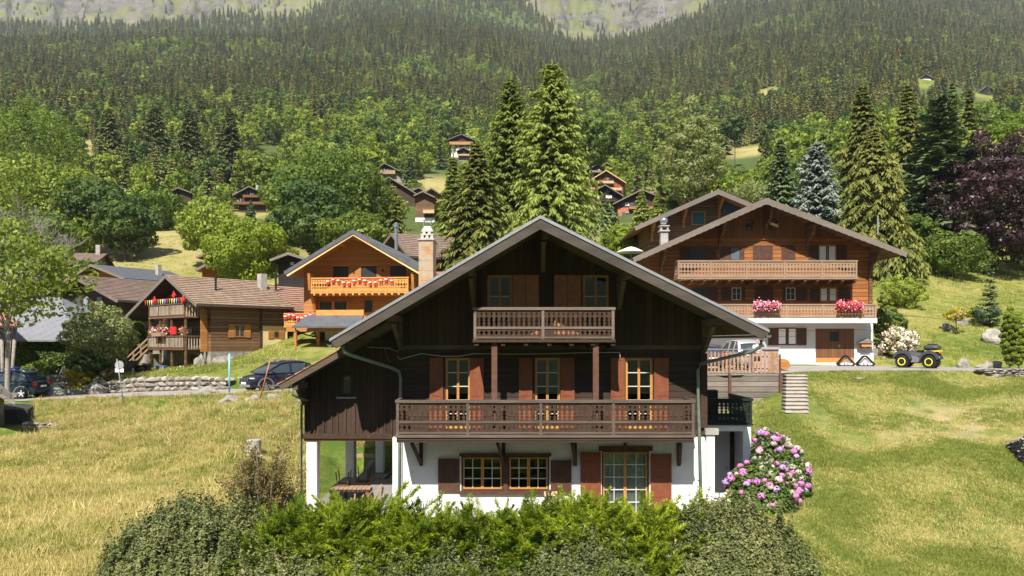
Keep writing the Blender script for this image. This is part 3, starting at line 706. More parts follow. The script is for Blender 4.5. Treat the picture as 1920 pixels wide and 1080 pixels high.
METAL = m_plain('grey_flashing', (0.30, 0.30, 0.32), 0.45, 0.5, 0.35, 0.15, 3)
GREENP = m_plain('verdigris_pipe', (0.17, 0.22, 0.175), 0.5, 0.4, 0.2, 0.25, 5)
BLACK = m_plain('black_paint', (0.012, 0.012, 0.013), 0.5, 0.4)
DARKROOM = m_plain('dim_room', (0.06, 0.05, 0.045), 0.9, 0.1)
CURTAIN = m_plain('sheer_curtain', (0.82, 0.82, 0.80), 0.9, 0.1, 0, 0.1, 20)
GLASS = m_glass()
FARGLASS = m_plain('dark_window_glass', (0.03, 0.035, 0.04), 0.12, 0.6)
TILE = m_tile('brown_roof_tiles', (0.16, 0.095, 0.07), (0.34, 0.22, 0.17))
TILEGREY = m_tile('grey_roof_tiles', (0.12, 0.10, 0.09), (0.28, 0.25, 0.23))
CONC = m_plain('concrete', (0.36, 0.34, 0.31), 0.9, 0.15, 0, 0.2, 3, 0.4)

def wall(mb, x0, x1, z0, top, brk, y0, y1, holes=()):
    xs = sorted({x0, x1, *[b for b in brk if x0 < b < x1], *[h for q in holes for h in q[:2] if x0 < h < x1]})
    for a, b in zip(xs, xs[1:]):
        if b - a < 1e-5: continue
        m = (a + b) / 2; hs = sorted([(q[2], q[3]) for q in holes if q[0] <= m <= q[1]]); z = z0
        for lo, hi in hs:
            if lo > z + 1e-5: mb.box(a, b, y0, y1, z, lo)
            z = max(z, hi)
        ta, tb = top(a + 1e-6), top(b - 1e-6)
        if max(ta, tb) > z: mb.prism([(a, z), (b, z), (b, max(tb, z + .001)), (a, max(ta, z + .001))], y0, y1)
    return mb
def window(par, x0, x1, z0, z1, y, cas=2, cols=1, rows=3, fm=None, mm=None, cm=None, fw=0.055, outer=None, name='window', curtain=False, glass=None, sw=0.05, lab=None):
    """framed window whose outer face is at y (set in a hole); cas casements each with cols x rows panes"""
    fm = fm or W_ORANGE; mm = mm or W_WHITE; cm = cm or fm
    f = MB(); f.box(x0, x0 + fw, y, y + .09, z0, z1); f.box(x1 - fw, x1, y, y + .09, z0, z1)
    f.box(x0 + fw, x1 - fw, y, y + .09, z1 - fw, z1); f.box(x0 + fw, x1 - fw, y, y + .09, z0, z0 + fw)
    W = f.build(name, outer or fm, par, label=lab)
    a0 = x0 + fw; cw = (x1 - fw - a0) / cas; c = MB(); g = MB()
    for k in range(cas):
        a = a0 + cw * k; b = a + cw; zz0, zz1 = z0 + fw, z1 - fw
        c.box(a + .003, a + sw, y + .015, y + .07, zz0, zz1); c.box(b - sw, b - .003, y + .015, y + .07, zz0, zz1)
        c.box(a + sw, b - sw, y + .015, y + .07, zz1 - .04, zz1 - .002); c.box(a + sw, b - sw, y + .015, y + .07, zz0 + .002, zz0 + .05)
        for i in range(1, cols): xm = a + sw + (cw - 2 * sw) * i / cols; c.box(xm - .013, xm + .013, y + .02, y + .06, zz0 + .05, zz1 - .04, 1)
        for i in range(1, rows): zm = zz0 + (zz1 - zz0) * i / rows; c.box(a + sw, b - sw, y + .018, y + .062, zm - .014, zm + .014, 1)
        g.box(a + sw, b - sw, y + .04, y + .046, zz0 + .05, zz1 - .04)
    c.build('casement', [cm, mm], W)
    g.build('pane', glass or GLASS, W)
    if curtain:
        q = MB(); n = 36; vs = []
        for i in range(n + 1):
            x = x0 + (x1 - x0) * i / n; yy = y + .115 + .02 * math.sin(i * 1.7) + .012 * math.sin(i * 0.6)
            vs += [(x, yy, z0), (x, yy, z1)]
        q.add(vs, [(2 * i, 2 * i + 2, 2 * i + 3, 2 * i + 1) for i in range(n)]); q.build('curtain', CURTAIN, W)
    return W
def shutter(par, x0, x1, z0, z1, y, mat, panels=(0.5,), t=0.045, lab=None):
    s = MB(); st = min(0.07, (x1 - x0) * .2); s.box(x0 + st, x1 - st, y + .015, y + t - .01, z0 + .06, z1 - .06)
    s.box(x0, x0 + st, y, y + t, z0, z1); s.box(x1 - st, x1, y, y + t, z0, z1)
    s.box(x0 + st, x1 - st, y, y + t, z0, z0 + .09); s.box(x0 + st, x1 - st, y, y + t, z1 - .09, z1)
    for p in panels: zm = z0 + (z1 - z0) * p; s.box(x0 + st, x1 - st, y + .002, y + t - .002, zm - .05, zm + .05)
    return s.build('shutter', mat, par, label=lab)
BALU = [(0, .5), (.14, .5), (.17, .38), (.22, .14), (.28, .42), (.30, .5), (.43, .5), (.46, .30), (.50, .12), (.535, .36), (.56, .28), (.60, .05), (.64, .32), (.665, .30), (.71, .12), (.75, .36), (.78, .5), (.82, .5), (.84, .32), (.89, .32), (.91, .5), (1, .5)]
BALU2 = [(0, .5), (.22, .5), (.28, .22), (.36, .10), (.42, .30), (.46, .30), (.52, .08), (.60, .22), (.66, .5), (.74, .5), (.78, .34), (.84, .34), (.88, .5), (1, .5)]
PICK = [(0, .33), (1, .33)]
def balusters(mb, p, q, z0, z1, sp, prof, t=.024):
    p = Vector(p); q = Vector(q); d = q - p; n = max(1, round(d.length / sp)); sp = d.length / n; d.normalize(); nn = Vector((d.y, -d.x, 0)) * (t / 2)
    for i in range(n):
        c = p + d * (sp * (i + .5)); vs = []; k = len(prof)
        for zt, w_ in prof:
            z = z0 + (z1 - z0) * zt; h = d * ((w_ * sp) - (.0015 if w_ > .49 else 0))
            for s, o in ((-1, -1), (1, -1), (1, 1), (-1, 1)): a = c + h * s + nn * o; vs.append((a.x, a.y, z))
        fs = [(0, 1, 2, 3), (4 * k - 1, 4 * k - 2, 4 * k - 3, 4 * k - 4)]
        for j in range(k - 1):
            for m in range(4): a = 4 * j + m; b = 4 * j + (m + 1) % 4; fs.append((b, a, a + 4, b + 4))
        mb.add(vs, fs)
def balcony(par, x0, x1, yf, yb, zf, zt, posts, sp=.16, prof=BALU, mp=None, mr=None, mf=None, mid=.36, ends=(1, 1), ft=.09, fascia=None, pw=.09, floor=True, name='balcony', lab=None, toplip=.0):
    mp = mp or W_BALC; mr = mr or W_RAIL; mf = mf or mr
    Bc = MB()
    if floor: Bc.box(x0 - .03, x1 + .03, yf - .04, yb, zf - ft, zf)
    else: Bc.box(x0, x1, yf + .01, yf + .05, zf - ft, zf - .01)
    Bo = Bc.build(name, mf, par, label=lab)
    if fascia: MB().box(x0 + .01, x1 - .01, yf + .0, yf + .14, zf - ft - fascia[0], zf - ft - .002).build('edge_beam', fascia[1], Bo)
    tr = MB(); tr.box(x0 - .03 - toplip, x1 + .03 + toplip, yf - .05, yf + .07, zt - .09, zt)
    for e, xx in zip(ends, (x0, x1)):
        if e: tr.box(xx - .04, xx + .06 if xx == x0 else xx + .04, yf + .072, yb, zt - .09, zt - .003)
    tr.build('top_rail', mr, Bo)
    zm = zf + (zt - zf) * mid; m_ = MB(); m_.box(x0 + pw, x1 - pw, yf - .022, yf + .0, zm - .035, zm + .035); m_.box(x0 + pw, x1 - pw, yf - .022, yf + .0, zf + .03, zf + .085)
    m_.build('rail', mr, Bo)
    for xx in posts: MB().box(xx - pw / 2, xx + pw / 2, yf - .03, yf + .06, zf, zt - .092).build('rail_post', mr, Bo)
    b = MB(); xs = [x0 + pw / 2] + sorted(p for p in posts if x0 + .2 < p < x1 - .2) + [x1 - pw / 2]
    for a, c in zip(xs, xs[1:]): balusters(b, (a + pw / 2, yf + .014, 0), (c - pw / 2, yf + .014, 0), zf + .012, zt - .092, sp, prof)
    for e, xx in zip(ends, (x0 + .02, x1 - .02)):
        if e: balusters(b, (xx, yf + .08, 0), (xx, yb - .02, 0), zf + .012, zt - .094, sp, prof)
    b.build('balusters', mp, Bo)
    return Bo
def slope_courses(mb, A, Bp, C, D, rows, t=.065, uw=0.22, wav=0.0):
    """tile courses on the plane A(low, start) B(low, end) C(high, end) D(high, start); fills mb.uv"""
    A, Bp, C, D = map(Vector, (A, Bp, C, D)); n = (Bp - A).cross(D - A).normalized()
    if n.z < 0: n = -n
    if mb.uv is None: mb.uv = []
    Lw = (Bp - A).length; Ls = (D - A).length; rh = Ls / rows
    for i in range(rows):
        a0, a1 = i / rows, (i + 1) / rows + 0.15 / rows; a1 = min(a1, 1)
        p0 = A.lerp(D, a0); q0 = Bp.lerp(C, a0); p1 = A.lerp(D, a1); q1 = Bp.lerp(C, a1)
        vs = [p0, q0, q0 + n * t, p0 + n * t, p1 + n * 0.004, q1 + n * 0.004]
        mb.add(vs, [(0, 1, 2, 3), (3, 2, 5, 4), (0, 3, 4), (1, 5, 2)])
        off = (i % 2) * uw / 2; v0 = i * 0.3 + 0.02
        mb.uv += [(off, v0, 0), (off + Lw, v0, 0), (off + Lw, v0 + .03, 0), (off, v0 + .03, 0), (off, v0 + .29, 0), (off + Lw, v0 + .29, 0)]
# ---------------------------------------------------------------- the dark chalet in front
def main_chalet():
    ORG[0] = Vector((1.35, 25.0, -5.87))
    H = empty('chalet', ORG[0], 0, 'large black-brown timber chalet on a white ground floor, nearest to the viewer in the centre', 'chalet')
    Yw = 25.0; xr, zr = 0.856, 3.794; xl, zl = -5.49, 0.08; xR, zR = 7.75, 0.355; yf = 22.6; yb = 35.5
    ml = (zr - zl) / (xr - xl); mr = (zr - zR) / (xR - xr)
    top = lambda x: (zr - ml * (xr - x) if x < xr else zr - mr * (x - xr))
    X = lambda px: XP(px, Yw); Zz = lambda py: ZP(py, Yw)
    # ground floor
    gh = [(X(865), X(1030), Zz(920), Zz(855)), (X(1128), X(1217), -5.87, Zz(845))]
    g = wall(MB(), X(737), X(1335), -6.6, lambda x: -3.2, [], Yw - .04, Yw + .3, gh)
    g.box(X(737), X(737) + .3, Yw + .3, 34.6, -6.6, -3.2); g.box(X(1335) - .3, X(1335), Yw + .3, 34.6, -6.6, -3.2); g.box(X(737), X(1335), 34.6, 34.9, -6.6, -3.2)
    gw = g.build('ground_floor_wall', PLASTER, H)
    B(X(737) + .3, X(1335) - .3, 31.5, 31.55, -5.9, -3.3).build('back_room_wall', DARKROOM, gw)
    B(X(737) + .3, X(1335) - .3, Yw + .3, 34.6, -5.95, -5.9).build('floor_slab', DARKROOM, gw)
    # timber storeys
    fh = [(X(a), X(b), -2.93, Zz(671)) for a, b in ((835, 882), (1003, 1050), (1173, 1224))]
    zb = Zz(655)
    lw = wall(MB(), X(750), X(1322), -3.2, lambda x: zb, [], Yw, Yw + .2, fh)
    lw.box(X(750), X(750) + .2, Yw + .2, 34.5, -3.2, 0.6); lw.box(X(1322) - .2, X(1322), Yw + .2, 34.5, -3.2, 0.8)
    wl_ = lw.build('log_wall', W_DARK, H)
    uh = [(X(a), X(b), .12, Zz(516)) for a, b in ((914, 960), (1092, 1141))]
    wall(MB(), X(750), X(1322), zb + .14, lambda x: top(x) - .2, [xr], Yw - .05, Yw + .12, uh).build('gable_wall', W_DARKV, H)
    B(X(748), X(1324), Yw - .09, Yw + .05, zb, zb + .138).build('gable_beam', W_BEAM, H)
    wall(MB(), X(750), X(1322), -3.2, lambda x: top(x) - .25, [xr], 34.5, 34.7).build('rear_wall', W_DARK, H)
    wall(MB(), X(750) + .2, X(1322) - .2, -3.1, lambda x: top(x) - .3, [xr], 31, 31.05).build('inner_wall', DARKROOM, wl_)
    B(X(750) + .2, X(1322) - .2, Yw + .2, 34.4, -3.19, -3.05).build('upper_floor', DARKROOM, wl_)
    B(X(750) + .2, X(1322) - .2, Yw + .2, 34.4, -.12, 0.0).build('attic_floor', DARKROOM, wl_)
    # roof
    rf = MB(); t0 = .10
    rf.prism([(xr, zr), (xl, zl), (xl, zl - t0), (xr, zr - t0)], yf + .03, yb); rf.prism([(xr, zr), (xr, zr - t0), (xR, zR - t0), (xR, zR)], yf + .03, yb)
    roof = rf.build('roof', m_plain('old_grey_red_roofing', (0.26, 0.20, 0.175), 0.85, 0.2, 0, 0.35, 2.5, 0.3), H)
    so_ = MB(); so_.prism([(xr, zr - t0 - .002), (xl + .05, zl - t0 - .002 + ml * .05), (xl + .05, zl - .16 + ml * .05), (xr, zr - .16)], yf + .06, yb - .05)
    so_.prism([(xr, zr - t0 - .002), (xr, zr - .16), (xR - .05, zR - .16 + mr * .05), (xR - .05, zR - t0 - .002 + mr * .05)], yf + .06, yb - .05)
    so_.build('soffit', W_SOFF, roof)
    fl = MB(); e = .02
    fl.prism([(xr, zr + e), (xl - .03, zl + e - .02), (xl - .03, zl - .09), (xr, zr - .08)], yf - .05, yf + .028); fl.prism([(xr, zr + e), (xr, zr - .08), (xR + .03, zR - .09), (xR + .03, zR + e - .02)], yf - .05, yf + .028)
    fl.build('roof_flashing', METAL, roof)
    fs = MB(); fs.prism([(xr, zr - .082), (xl + .02, zl - .095), (xl + .16, zl - .30), (xr, zr - .40)], yf - .02, yf + .028); fs.prism([(xr, zr - .082), (xr, zr - .40), (xR - .16, zR - .30), (xR - .02, zR - .095)], yf - .02, yf + .028)
    fs.build('barge_board', m_wood('barge_wood', (0.035, 0.028, 0.023), (0.15, 0.122, 0.10), 'y', 9, 0, gr=.35), roof)
    rb = MB()
    for xa, za, m_ in ((xl, zl, ml), (xR, zR, -mr)):
        for k in range(5):
            y = yf + .35 + k * 0.42 if k < 5 else 0
            sgn = 1 if m_ > 0 else -1
            xa2 = xa + .35 * sgn; za2 = za + .35 * abs(m_)
            rb.prism([(xr, zr - .162), (xa2, za2 - .162), (xa2, za2 - .28), (xr, zr - .28)] if sgn > 0 else [(xr, zr - .162), (xr, zr - .28), (xa2, za2 - .28), (xa2, za2 - .162)], y, y + .1)
        y = yf + 2.7
        while y < yb - .4:
            xe = X(750) if m_ > 0 else X(1322); ze = top(xe)
            rb.prism([(xe, ze - .162), (xa2, za2 - .162), (xa2, za2 - .28), (xe, ze - .28)] if m_ > 0 else [(xe, ze - .162), (xe, ze - .28), (xa2, za2 - .28), (xa2, za2 - .162)], y, y + .1); y += .55
    rb.build('rafters', W_BEAM, roof)
    # purlins and struts
    for px, y2 in ((1018, 505), (889, 575), (752, 652), (1160, 575), (1319, 655)):
        x = X(px); zt = top(x) - .29; 
        MB().box(x - .09, x + .09, yf + .22, Yw - .06, zt - .2, zt - .005).build('purlin', W_BEAM, H)
        MB().beam((x, Yw - .12, Zz(y2)), (x - .04, yf + 1.0, zt - .22), .13, .15, (0, 1, 0)).build('roof_strut', W_BEAM, H)
        MB().box(x - .07, x + .07, Yw - .14, Yw - .055, Zz(y2) - .1, zt - .21).build('wall_post', W_BEAM, H)
    # windows and shutters
    for a, b in ((835, 882), (1003, 1050), (1173, 1224)):
        window(H, X(a), X(b), -2.93, Zz(671), Yw + .05, 2, 1, 5, cm=W_ORANGE, name='french_window', sw=.04, fw=.04)
    for a, b in ((806, 831), (881, 907), (973, 998), (1051, 1077), (1145, 1171), (1226, 1253)):
        shutter(H, X(a), X(b), -2.9, Zz(671), Yw - .07, W_SHUT, (.48, .18))
    for a, b in ((914, 960), (1092, 1141)): window(H, X(a), X(b), .12, Zz(516), Yw - .02, 2, 1, 3, cm=W_ORANGE, fw=.045, sw=.04)
    for a, b in ((961, 1010), (1039, 1089)):
        m_ = (X(a) + X(b)) / 2
        for u, v_ in ((X(a), m_ - .01), (m_ + .01, X(b))): shutter(H, u, v_, .12, Zz(516), Yw - .13, W_SHUTL, (.45,))
    # ground floor windows
    xa, xm, xb = X(865), X(948), X(1030); z0, z1 = Zz(920), Zz(855)
    MB().box(xa - .06, xb + .06, Yw - .1, Yw + .06, z1, z1 + .1).build('lintel', W_SHUTD, H)
    MB().box(xa - .06, xb + .06, Yw - .14, Yw + .08, z0 - .1, z0).build('window_sill', W_SHUTD, H)
    MB().box(xm - .07, xm + .07, Yw - .06, Yw + .1, z0, z1).build('window_post', W_SHUTD, H)
    for u, v_ in ((xa, xm - .072), (xm + .072, xb)): window(H, u, v_, z0, z1, Yw - .0, 2, 2, 3, outer=W_SHUTD, cm=W_ORANGE)
    shutter(H, X(822), X(862), Zz(922), Zz(859), Yw - .11, W_SHUTD, (.5,)); shutter(H, X(1032), X(1071), Zz(925), Zz(862), Yw - .11, W_SHUTD, (.5,))
    MB().box(X(1122), X(1223), Yw - .09, Yw + .05, Zz(845), Zz(836)).build('door_lintel', W_SHUTD, H)
    window(H, X(1128), X(1217), -5.87, Zz(845), Yw + .03, 2, 2, 5, outer=W_SHUTD, cm=W_ORANGE, name='glazed_door', curtain=True)
    shutter(H, X(1088), X(1126), -5.82, Zz(847), Yw - .11, W_SHUT, (.6, .33)); shutter(H, X(1219), X(1258), -5.82, Zz(850), Yw - .11, W_SHUT, (.6, .33))
    # balconies
    bl = balcony(H, XP(743, 23.6), XP(1302, 23.6), 23.6, Yw - .05, -2.95, ZP(750, 23.6), [XP(p, 23.6) for p in (877, 1014, 1150)] + [XP(743, 23.6) + .045, XP(1302, 23.6) - .045], .163, BALU, ends=(1, 1), fascia=(.16, W_DARK), lab='long lower balcony with cut-out balusters')
    balcony(H, XP(888, 23.6), XP(1152, 23.6), 23.6, Yw - .06, .06, ZP(576, 23.6), [XP(1018, 23.6), XP(888, 23.6) + .045, XP(1152, 23.6) - .045], .155, BALU, mf=W_BALC, ends=(1, 1), lab='short upper balcony with cut-out balusters')
    for px in (893, 943, 986, 1030, 1072, 1112, 1150):
        x = XP(px, 23.6); MB().prismx([(23.62, -.035), (23.62, -.13), (23.75, -.2), (Yw, -.24), (Yw, -.035)], x - .07, x + .07).build('floor_joist', W_BALC, H)
    for px in (927, 1117): x = XP(px, 23.75); MB().box(x - .09, x + .09, 23.68, 23.86, -2.95, -.035).build('balcony_post', m_plain('red_brown_post', (0.12, 0.058, 0.040), 0.75, 0.2, 0, 0.25, 6, 0.3), H)
    for px in (790, 944, 1078, 1272):
        x = X(px); MB().box(x - .06, x + .06, Yw - .12, Yw - .041, -4.15, -3.21).build('bracket_board', W_DARK, H)
        MB().beam((x - .0, Yw - .14, -4.05), (x - .18, 23.95, -3.26), .1, .12, (0, 1, 0)).build('balcony_strut', W_BALC, H)
    # gutters and downpipes
    for s, xe, ze in ((-1, xl, zl), (1, xR, zR)):
        gm = MB(); n = 8; cx, cz = xe + s * .03, ze - .16; vs = []
        for y in (yf + .02, yb):
            for r in (.085, .075):
                for i in range(n + 1): a = math.pi + math.pi * i / n; vs.append((cx + r * math.cos(a), y, cz + r * math.sin(a)))
        q = n + 1; f_ = []
        for i in range(n): f_ += [(i, i + 1, 2 * q + i + 1, 2 * q + i), (q + i, 3 * q + i, 3 * q + i + 1, q + i + 1), (i, q + i, q + i + 1, i + 1), (2 * q + i, 2 * q + i + 1, 3 * q + i + 1, 3 * q + i)]
        gm.add(vs, f_); gm.build('gutter', GREENP, H)
    dl = [P(642, 648, 22.75), P(645, 660, 22.8), P(655, 665, 22.95), P(735, 690, 24.6), P(748, 697, 24.82), P(751.5, 710, 24.86), (X(750.5), Yw - .14, -2.9), (X(750.5), Yw - .14, -5.85)]
    MB().tube(dl, .055, 10).build('downpipe', GREENP, H, True)
    dr_ = [P(1428, 638, 22.75), P(1425, 650, 22.8), P(1412, 659, 22.95), P(1330, 678, 24.4), P(1314, 682, 24.72), P(1308.5, 694, 24.8), (XP(1311, 24.85), 24.85, -2.9), (XP(1315, 24.85), 24.85, -5.85)]
    MB().tube(dr_, .055, 10).build('downpipe', GREENP, H, True)
    # corner pier right with capping
    px0, px1 = X(1322), X(1337); MB().box(px0, px1, Yw - .2, Yw - .045, -5.9, -3.1).build('corner_pier', PLASTER, H)
    MB().box(px0 - .05, px1 + .12, Yw - .26, Yw - .04, -3.098, -2.9).build('pier_cap', CONC, H)
    MB().box(X(1313), X(1325), Yw - .1, Yw - .005, -2.89, -.4).build('corner_board', W_BALC, H)
    MB().box(X(737), X(755), Yw - .12, Yw - .045, -5.9, -3.22).build('corner_pier', PLASTER, H)
    # lamp, cable, aerial
    lm = MB(); x = X(1170); lm.lathe([(.02, 0), (.09, -.02), (.14, -.06), (.05, -.08)], x, Yw - .25, -3.3, 10); lp = lm.build('porch_lamp', BLACK, H)
    MB().lathe([(.05, -.085), (.07, -.2), (.05, -.28), (.01, -.3)], x, Yw - .25, -3.3, 8).build('lamp_glass', FARGLASS, lp)
    cab = [P(745, 668, 24.9), P(750, 674, 24.9), P(770, 668, 24.9), P(790, 663, 24.9), P(830, 668, 24.9), P(860, 668, 24.9), P(890, 663, 24.9), P(960, 664, 24.9), P(1040, 663, 24.9), P(1110, 661, 24.9), P(1162, 661, 24.9), P(1163, 670, 24.9)]
    MB().tube(cab, .012, 5).build('cable', m_plain('pale_cable', (0.5, 0.5, 0.45)), H)
    an = MB(); an.tube([P(688, 651, 24.6), P(733, 653, 24.6)], .014, 5); an.tube([P(725, 652, 24.6), P(748, 660, 24.95)], .016, 5); an.tube([P(722, 653, 24.6), P(726, 672, 24.7), P(733, 680, 24.85)], .006, 4)
    for q in range(694, 730, 7): an.tube([P(q, 651, 24.45), P(q, 652.5, 24.75)], .007, 4)
    an.build('aerial', METAL, H)
    # chimney
    cx0, cx1, cy = XP(785, 31), XP(812, 31), 31.0
    mst, nt = newmat('stained_chimney_blocks'); v = coords(nt); n = noise(nt, v, 1.6, 5, 0.65)
    c = ramp(nt, n, [(0.34, (0.36, 0.20, 0.10)), (0.45, (0.40, 0.28, 0.17)), (0.56, (0.38, 0.33, 0.26)), (0.7, (0.22, 0.18, 0.14))])
    sx = N(nt, 'ShaderNodeSeparateXYZ'); L(nt, v, sx.inputs[0]); fr = math_(nt, 'GREATER_THAN', math_(nt, 'FRACT', math_(nt, 'DIVIDE', sx.outputs[2], 0.42)), 0.95)
    out(nt, principled(nt, mixc(nt, math_(nt, 'MULTIPLY', fr, .6), c, (0.2, 0.15, 0.1)), 0.9, 0.15, 0, bump(nt, noise(nt, v, 20), .4, .02)).outputs[0])
    ch = MB().box(cx0, cx1, cy, cy + 1.3, 1.1, 4.2).build('chimney', mst, roof)
    MB().box(cx0 - .05, cx1 + .05, cy - .05, cy + 1.35, 4.2, 4.27).build('chimney_slab', CONC, ch)
    cm = (cx0 + cx1) / 2 + .02; cyy = cy + .5; cap = MB()
    cap.prism([(cm - .27, 4.27), (cm + .27, 4.27), (cm + .27, 4.33), (cm - .27, 4.33)], cyy - .27, cyy + .27)
    for a in (-.2, 0, .2):
        for b in (-.2, .2): cap.box(cm + a - .055, cm + a + .055, cyy + b - .055, cyy + b + .055, 4.332, 4.45)
    cap.box(cm - .27, cm + .27, cyy - .27, cyy + .27, 4.452, 4.5)
    for a in (-.19, .03): cap.box(cm + a, cm + a + .12, cyy - .24, cyy + .24, 4.502, 4.6)
    vs = [(cm - .25, cyy - .25, 4.602), (cm + .25, cyy - .25, 4.602), (cm + .25, cyy + .25, 4.602), (cm - .25, cyy + .25, 4.602), (cm - .13, cyy - .13, 4.84), (cm + .13, cyy - .13, 4.84), (cm + .13, cyy + .13, 4.84), (cm - .13, cyy + .13, 4.84)]
    cap.add(vs, [(0, 3, 2, 1), (4, 5, 6, 7), (0, 1, 5, 4), (1, 2, 6, 5), (2, 3, 7, 6), (3, 0, 4, 7)]); cap.build('chimney_cap', m_plain('pale_cement', (0.5, 0.47, 0.42), .9, .1, 0, .15, 4, .3), ch)
    cg = MB()
    for a in (-.16, .16):
        for b in (-.1, .1): cg.beam((cm + a, cyy + b, 4.84), (cm + a * .9, cyy + b, 5.08), .02, .02)
    cg.box(cm - .2, cm + .2, cyy - .13, cyy + .13, 5.08, 5.1); cg.build('chimney_hood', METAL, ch)
    # annex on the left
    xa0 = X(570); xa1 = X(737) - .005; ax, az = XP(522, 23.7), ZP(722, 23.7); am = .568; atop = lambda x: az + am * (x - ax)
    xw = X(750)
    wx0, wx1, wz0, wz1 = X(636), X(663), Zz(744), Zz(700)
    A_ = wall(MB(), xa0, xa1, -3.2, lambda x: atop(x) - .12, [], Yw + .05, Yw + .15, [(wx0, wx1, wz0, wz1)]); A_.prism([(xa1, -3.2), (xw, -3.2), (xw, atop(xw) - .12), (xa1, atop(xa1) - .12)], Yw + .05, Yw + .15)
    A_.prismx([(Yw + .15, -3.2), (33.9, -3.2), (33.9, atop(xa0) - .12), (Yw + .15, atop(xa0) - .12)], xa0, xa0 + .1)
    AN = A_.build('annex_wall', W_ANNEX, H)
    MB().box(xa0 + .1, xw, 33.8, 33.9, -3.2, atop(xa0)).build('annex_back_wall', W_ANNEX, AN)
    bt = MB()
    for px in (573, 590, 606, 622, 633, 648, 665, 678, 693, 708, 722, 734):
        x = X(px); lo = -3.2
        if 636 < px < 663: bt.box(x - .025, x + .025, Yw + .005, Yw + .048, lo, wz0 - .06)
        else: bt.box(x - .025, x + .025, Yw + .005, Yw + .048, lo, atop(x) - .2)
    bt.build('wall_battens', W_BALC, AN)
    MB().box(xa0 - .04, xa1 - .02, Yw - .02, Yw + .04, -3.26, -3.1).build('base_board', W_BALC, AN)
    MB().box(xa0 - .02, xa1 - .02, Yw + .045, 33.9, -3.34, -3.205).build('annex_floor', m_wood('orange_floor_beam', (0.18, 0.08, 0.03), (0.42, 0.2, 0.08), 'y', .2, .03), AN)
    window(AN, wx0 + .04, wx1 - .04, wz0 + .04, wz1 - .03, Yw + .06, 1, 1, 1, fm=W_SHUTD, fw=.04)
    fr_ = MB(); fr_.box(wx0 - .05, wx0 + .035, Yw - .0, Yw + .08, wz0, wz1 + .05); fr_.box(wx1 - .035, wx1 + .05, Yw, Yw + .08, wz0, wz1 + .05); fr_.box(wx0 + .035, wx1 - .035, Yw, Yw + .08, wz1 - .02, wz1 + .05); fr_.build('window_frame', BLACK, AN)
    MB().box(wx0 - .08, wx1 + .08, Yw - .06, Yw + .04, wz0 - .06, wz0 - .002).build('window_sill', METAL, AN)
    MB().box(wx0 + .06, wx1 - .06, Yw + .2, Yw + .24, wz1 - .24, wz1 - .1).build('shelf', W_ORANGE, AN)
    ry0, ry1 = 23.7, 34.5
    ar = MB(); ar.prism([(ax, az), (xw - .01, atop(xw)), (xw - .01, atop(xw) - .05), (ax, az - .05)], ry0 + .05, ry1); AR = ar.build('annex_roof', W_SOFF, H)
    tl = MB(); slope_courses(tl, (ax - .03, ry0 - .03, az + .002), (ax - .03, ry1, az + .002), (xw - .02, ry1, atop(xw) + .002), (xw - .02, ry0 - .03, atop(xw) + .002), 13, .05); tl.build('roof_tiles', m_tile('orange_roof_tiles', (0.28, 0.12, 0.06), (0.50, 0.25, 0.14)), AR)
    bb = MB(); bb.prism([(ax, az), (xw - .01, atop(xw)), (xw - .01, atop(xw) - .22), (ax + .1, az - .16)], ry0, ry0 + .048); bb.build('barge_board', W_BEAM, AR)
    rr = MB()
    for y in (24.1, 24.5): rr.prism([(ax + .2, az + am * .2 - .055), (xw - .01, atop(xw) - .055), (xw - .01, atop(xw) - .2), (ax + .2, az + am * .2 - .2)], y, y + .1)
    rr.build('rafters', W_BEAM, AR)
    MB().box(xa0 - .05, xa0 + .13, ry0 + .1, Yw, atop(xa0) - .42, atop(xa0) - .24).build('purlin', W_BEAM, AR)
    MB().prismx([(ry0 + .3, atop(xa0) - .43), (Yw + .0, atop(xa0) - .43), (Yw + .0, atop(xa0) - 1.0), (Yw - .15, atop(xa0) - 1.0)], xa0 - .0, xa0 + .12).build('roof_strut', W_BALC, AR)
    gt = MB(); gt.box(ax - .13, ax - .01, ry0 + .0, ry1, az - .15, az - .13); gt.box(ax - .14, ax - .13, ry0, ry1, az - .15, az - .05); gt.build('gutter', GREENP, AR)
    MB().tube([P(547, 728, 23.8), P(549, 740, 23.85), P(560, 746, 24.1), P(576, 751, 24.85), (xa0 - .07, 24.95, -2.1), (xa0 - .07, 24.95, -5.85)], .04, 8).build('downpipe', GREENP, AR, True)
    for x0_, x1_, y0_, y1_ in ((X(573), X(593), Yw + .08, Yw + .5), (-6.55, -6.2, 29.3, 29.8), (-6.1, -5.75, 33.4, 33.8)):
        MB().box(x0_, x1_, y0_, y1_, -6.3, -3.345).build('pillar', PLASTER, AN, bevel=.02)
    # small building on the right side under the black balcony
    xa, xb = X(1337) + .005, XP(1408, 27)
    e_ = MB(); e_.box(xa, xb, 27.0, 27.25, -3.25, -3.03); e_.box(xb - .28, xb, 27.0, 27.25, -6.2, -3.252); e_.box(xb - .2, xb, 27.252, 30.0, -6.2, -3.03)
    EX = e_.build('side_porch', PLASTER, H)
    w2 = wall(MB(), xa, xb - .205, -6.2, lambda x: -3.03, [], 28.3, 28.4, [(7.5, 8.28, -5.87, -3.4)]); w2.build('porch_wall', W_DARK, EX)
    d_ = MB().box(7.52, 8.26, 28.32, 28.37, -5.87, -3.42).build('door', m_plain('pale_grey_door', (0.62, 0.60, 0.60), .5, .4, 0, .03), EX)
    hd = MB().box(8.08, 8.2, 28.27, 28.32, -4.8, -4.77).build('door_handle', METAL, EX)
    MB().box(xa, xb, 27.252, 30.0, -3.1, -3.03).build('porch_ceiling', W_DARK, EX)
    GB = m_plain('dark_green_rail', (0.016, 0.024, 0.021), .7, .2)
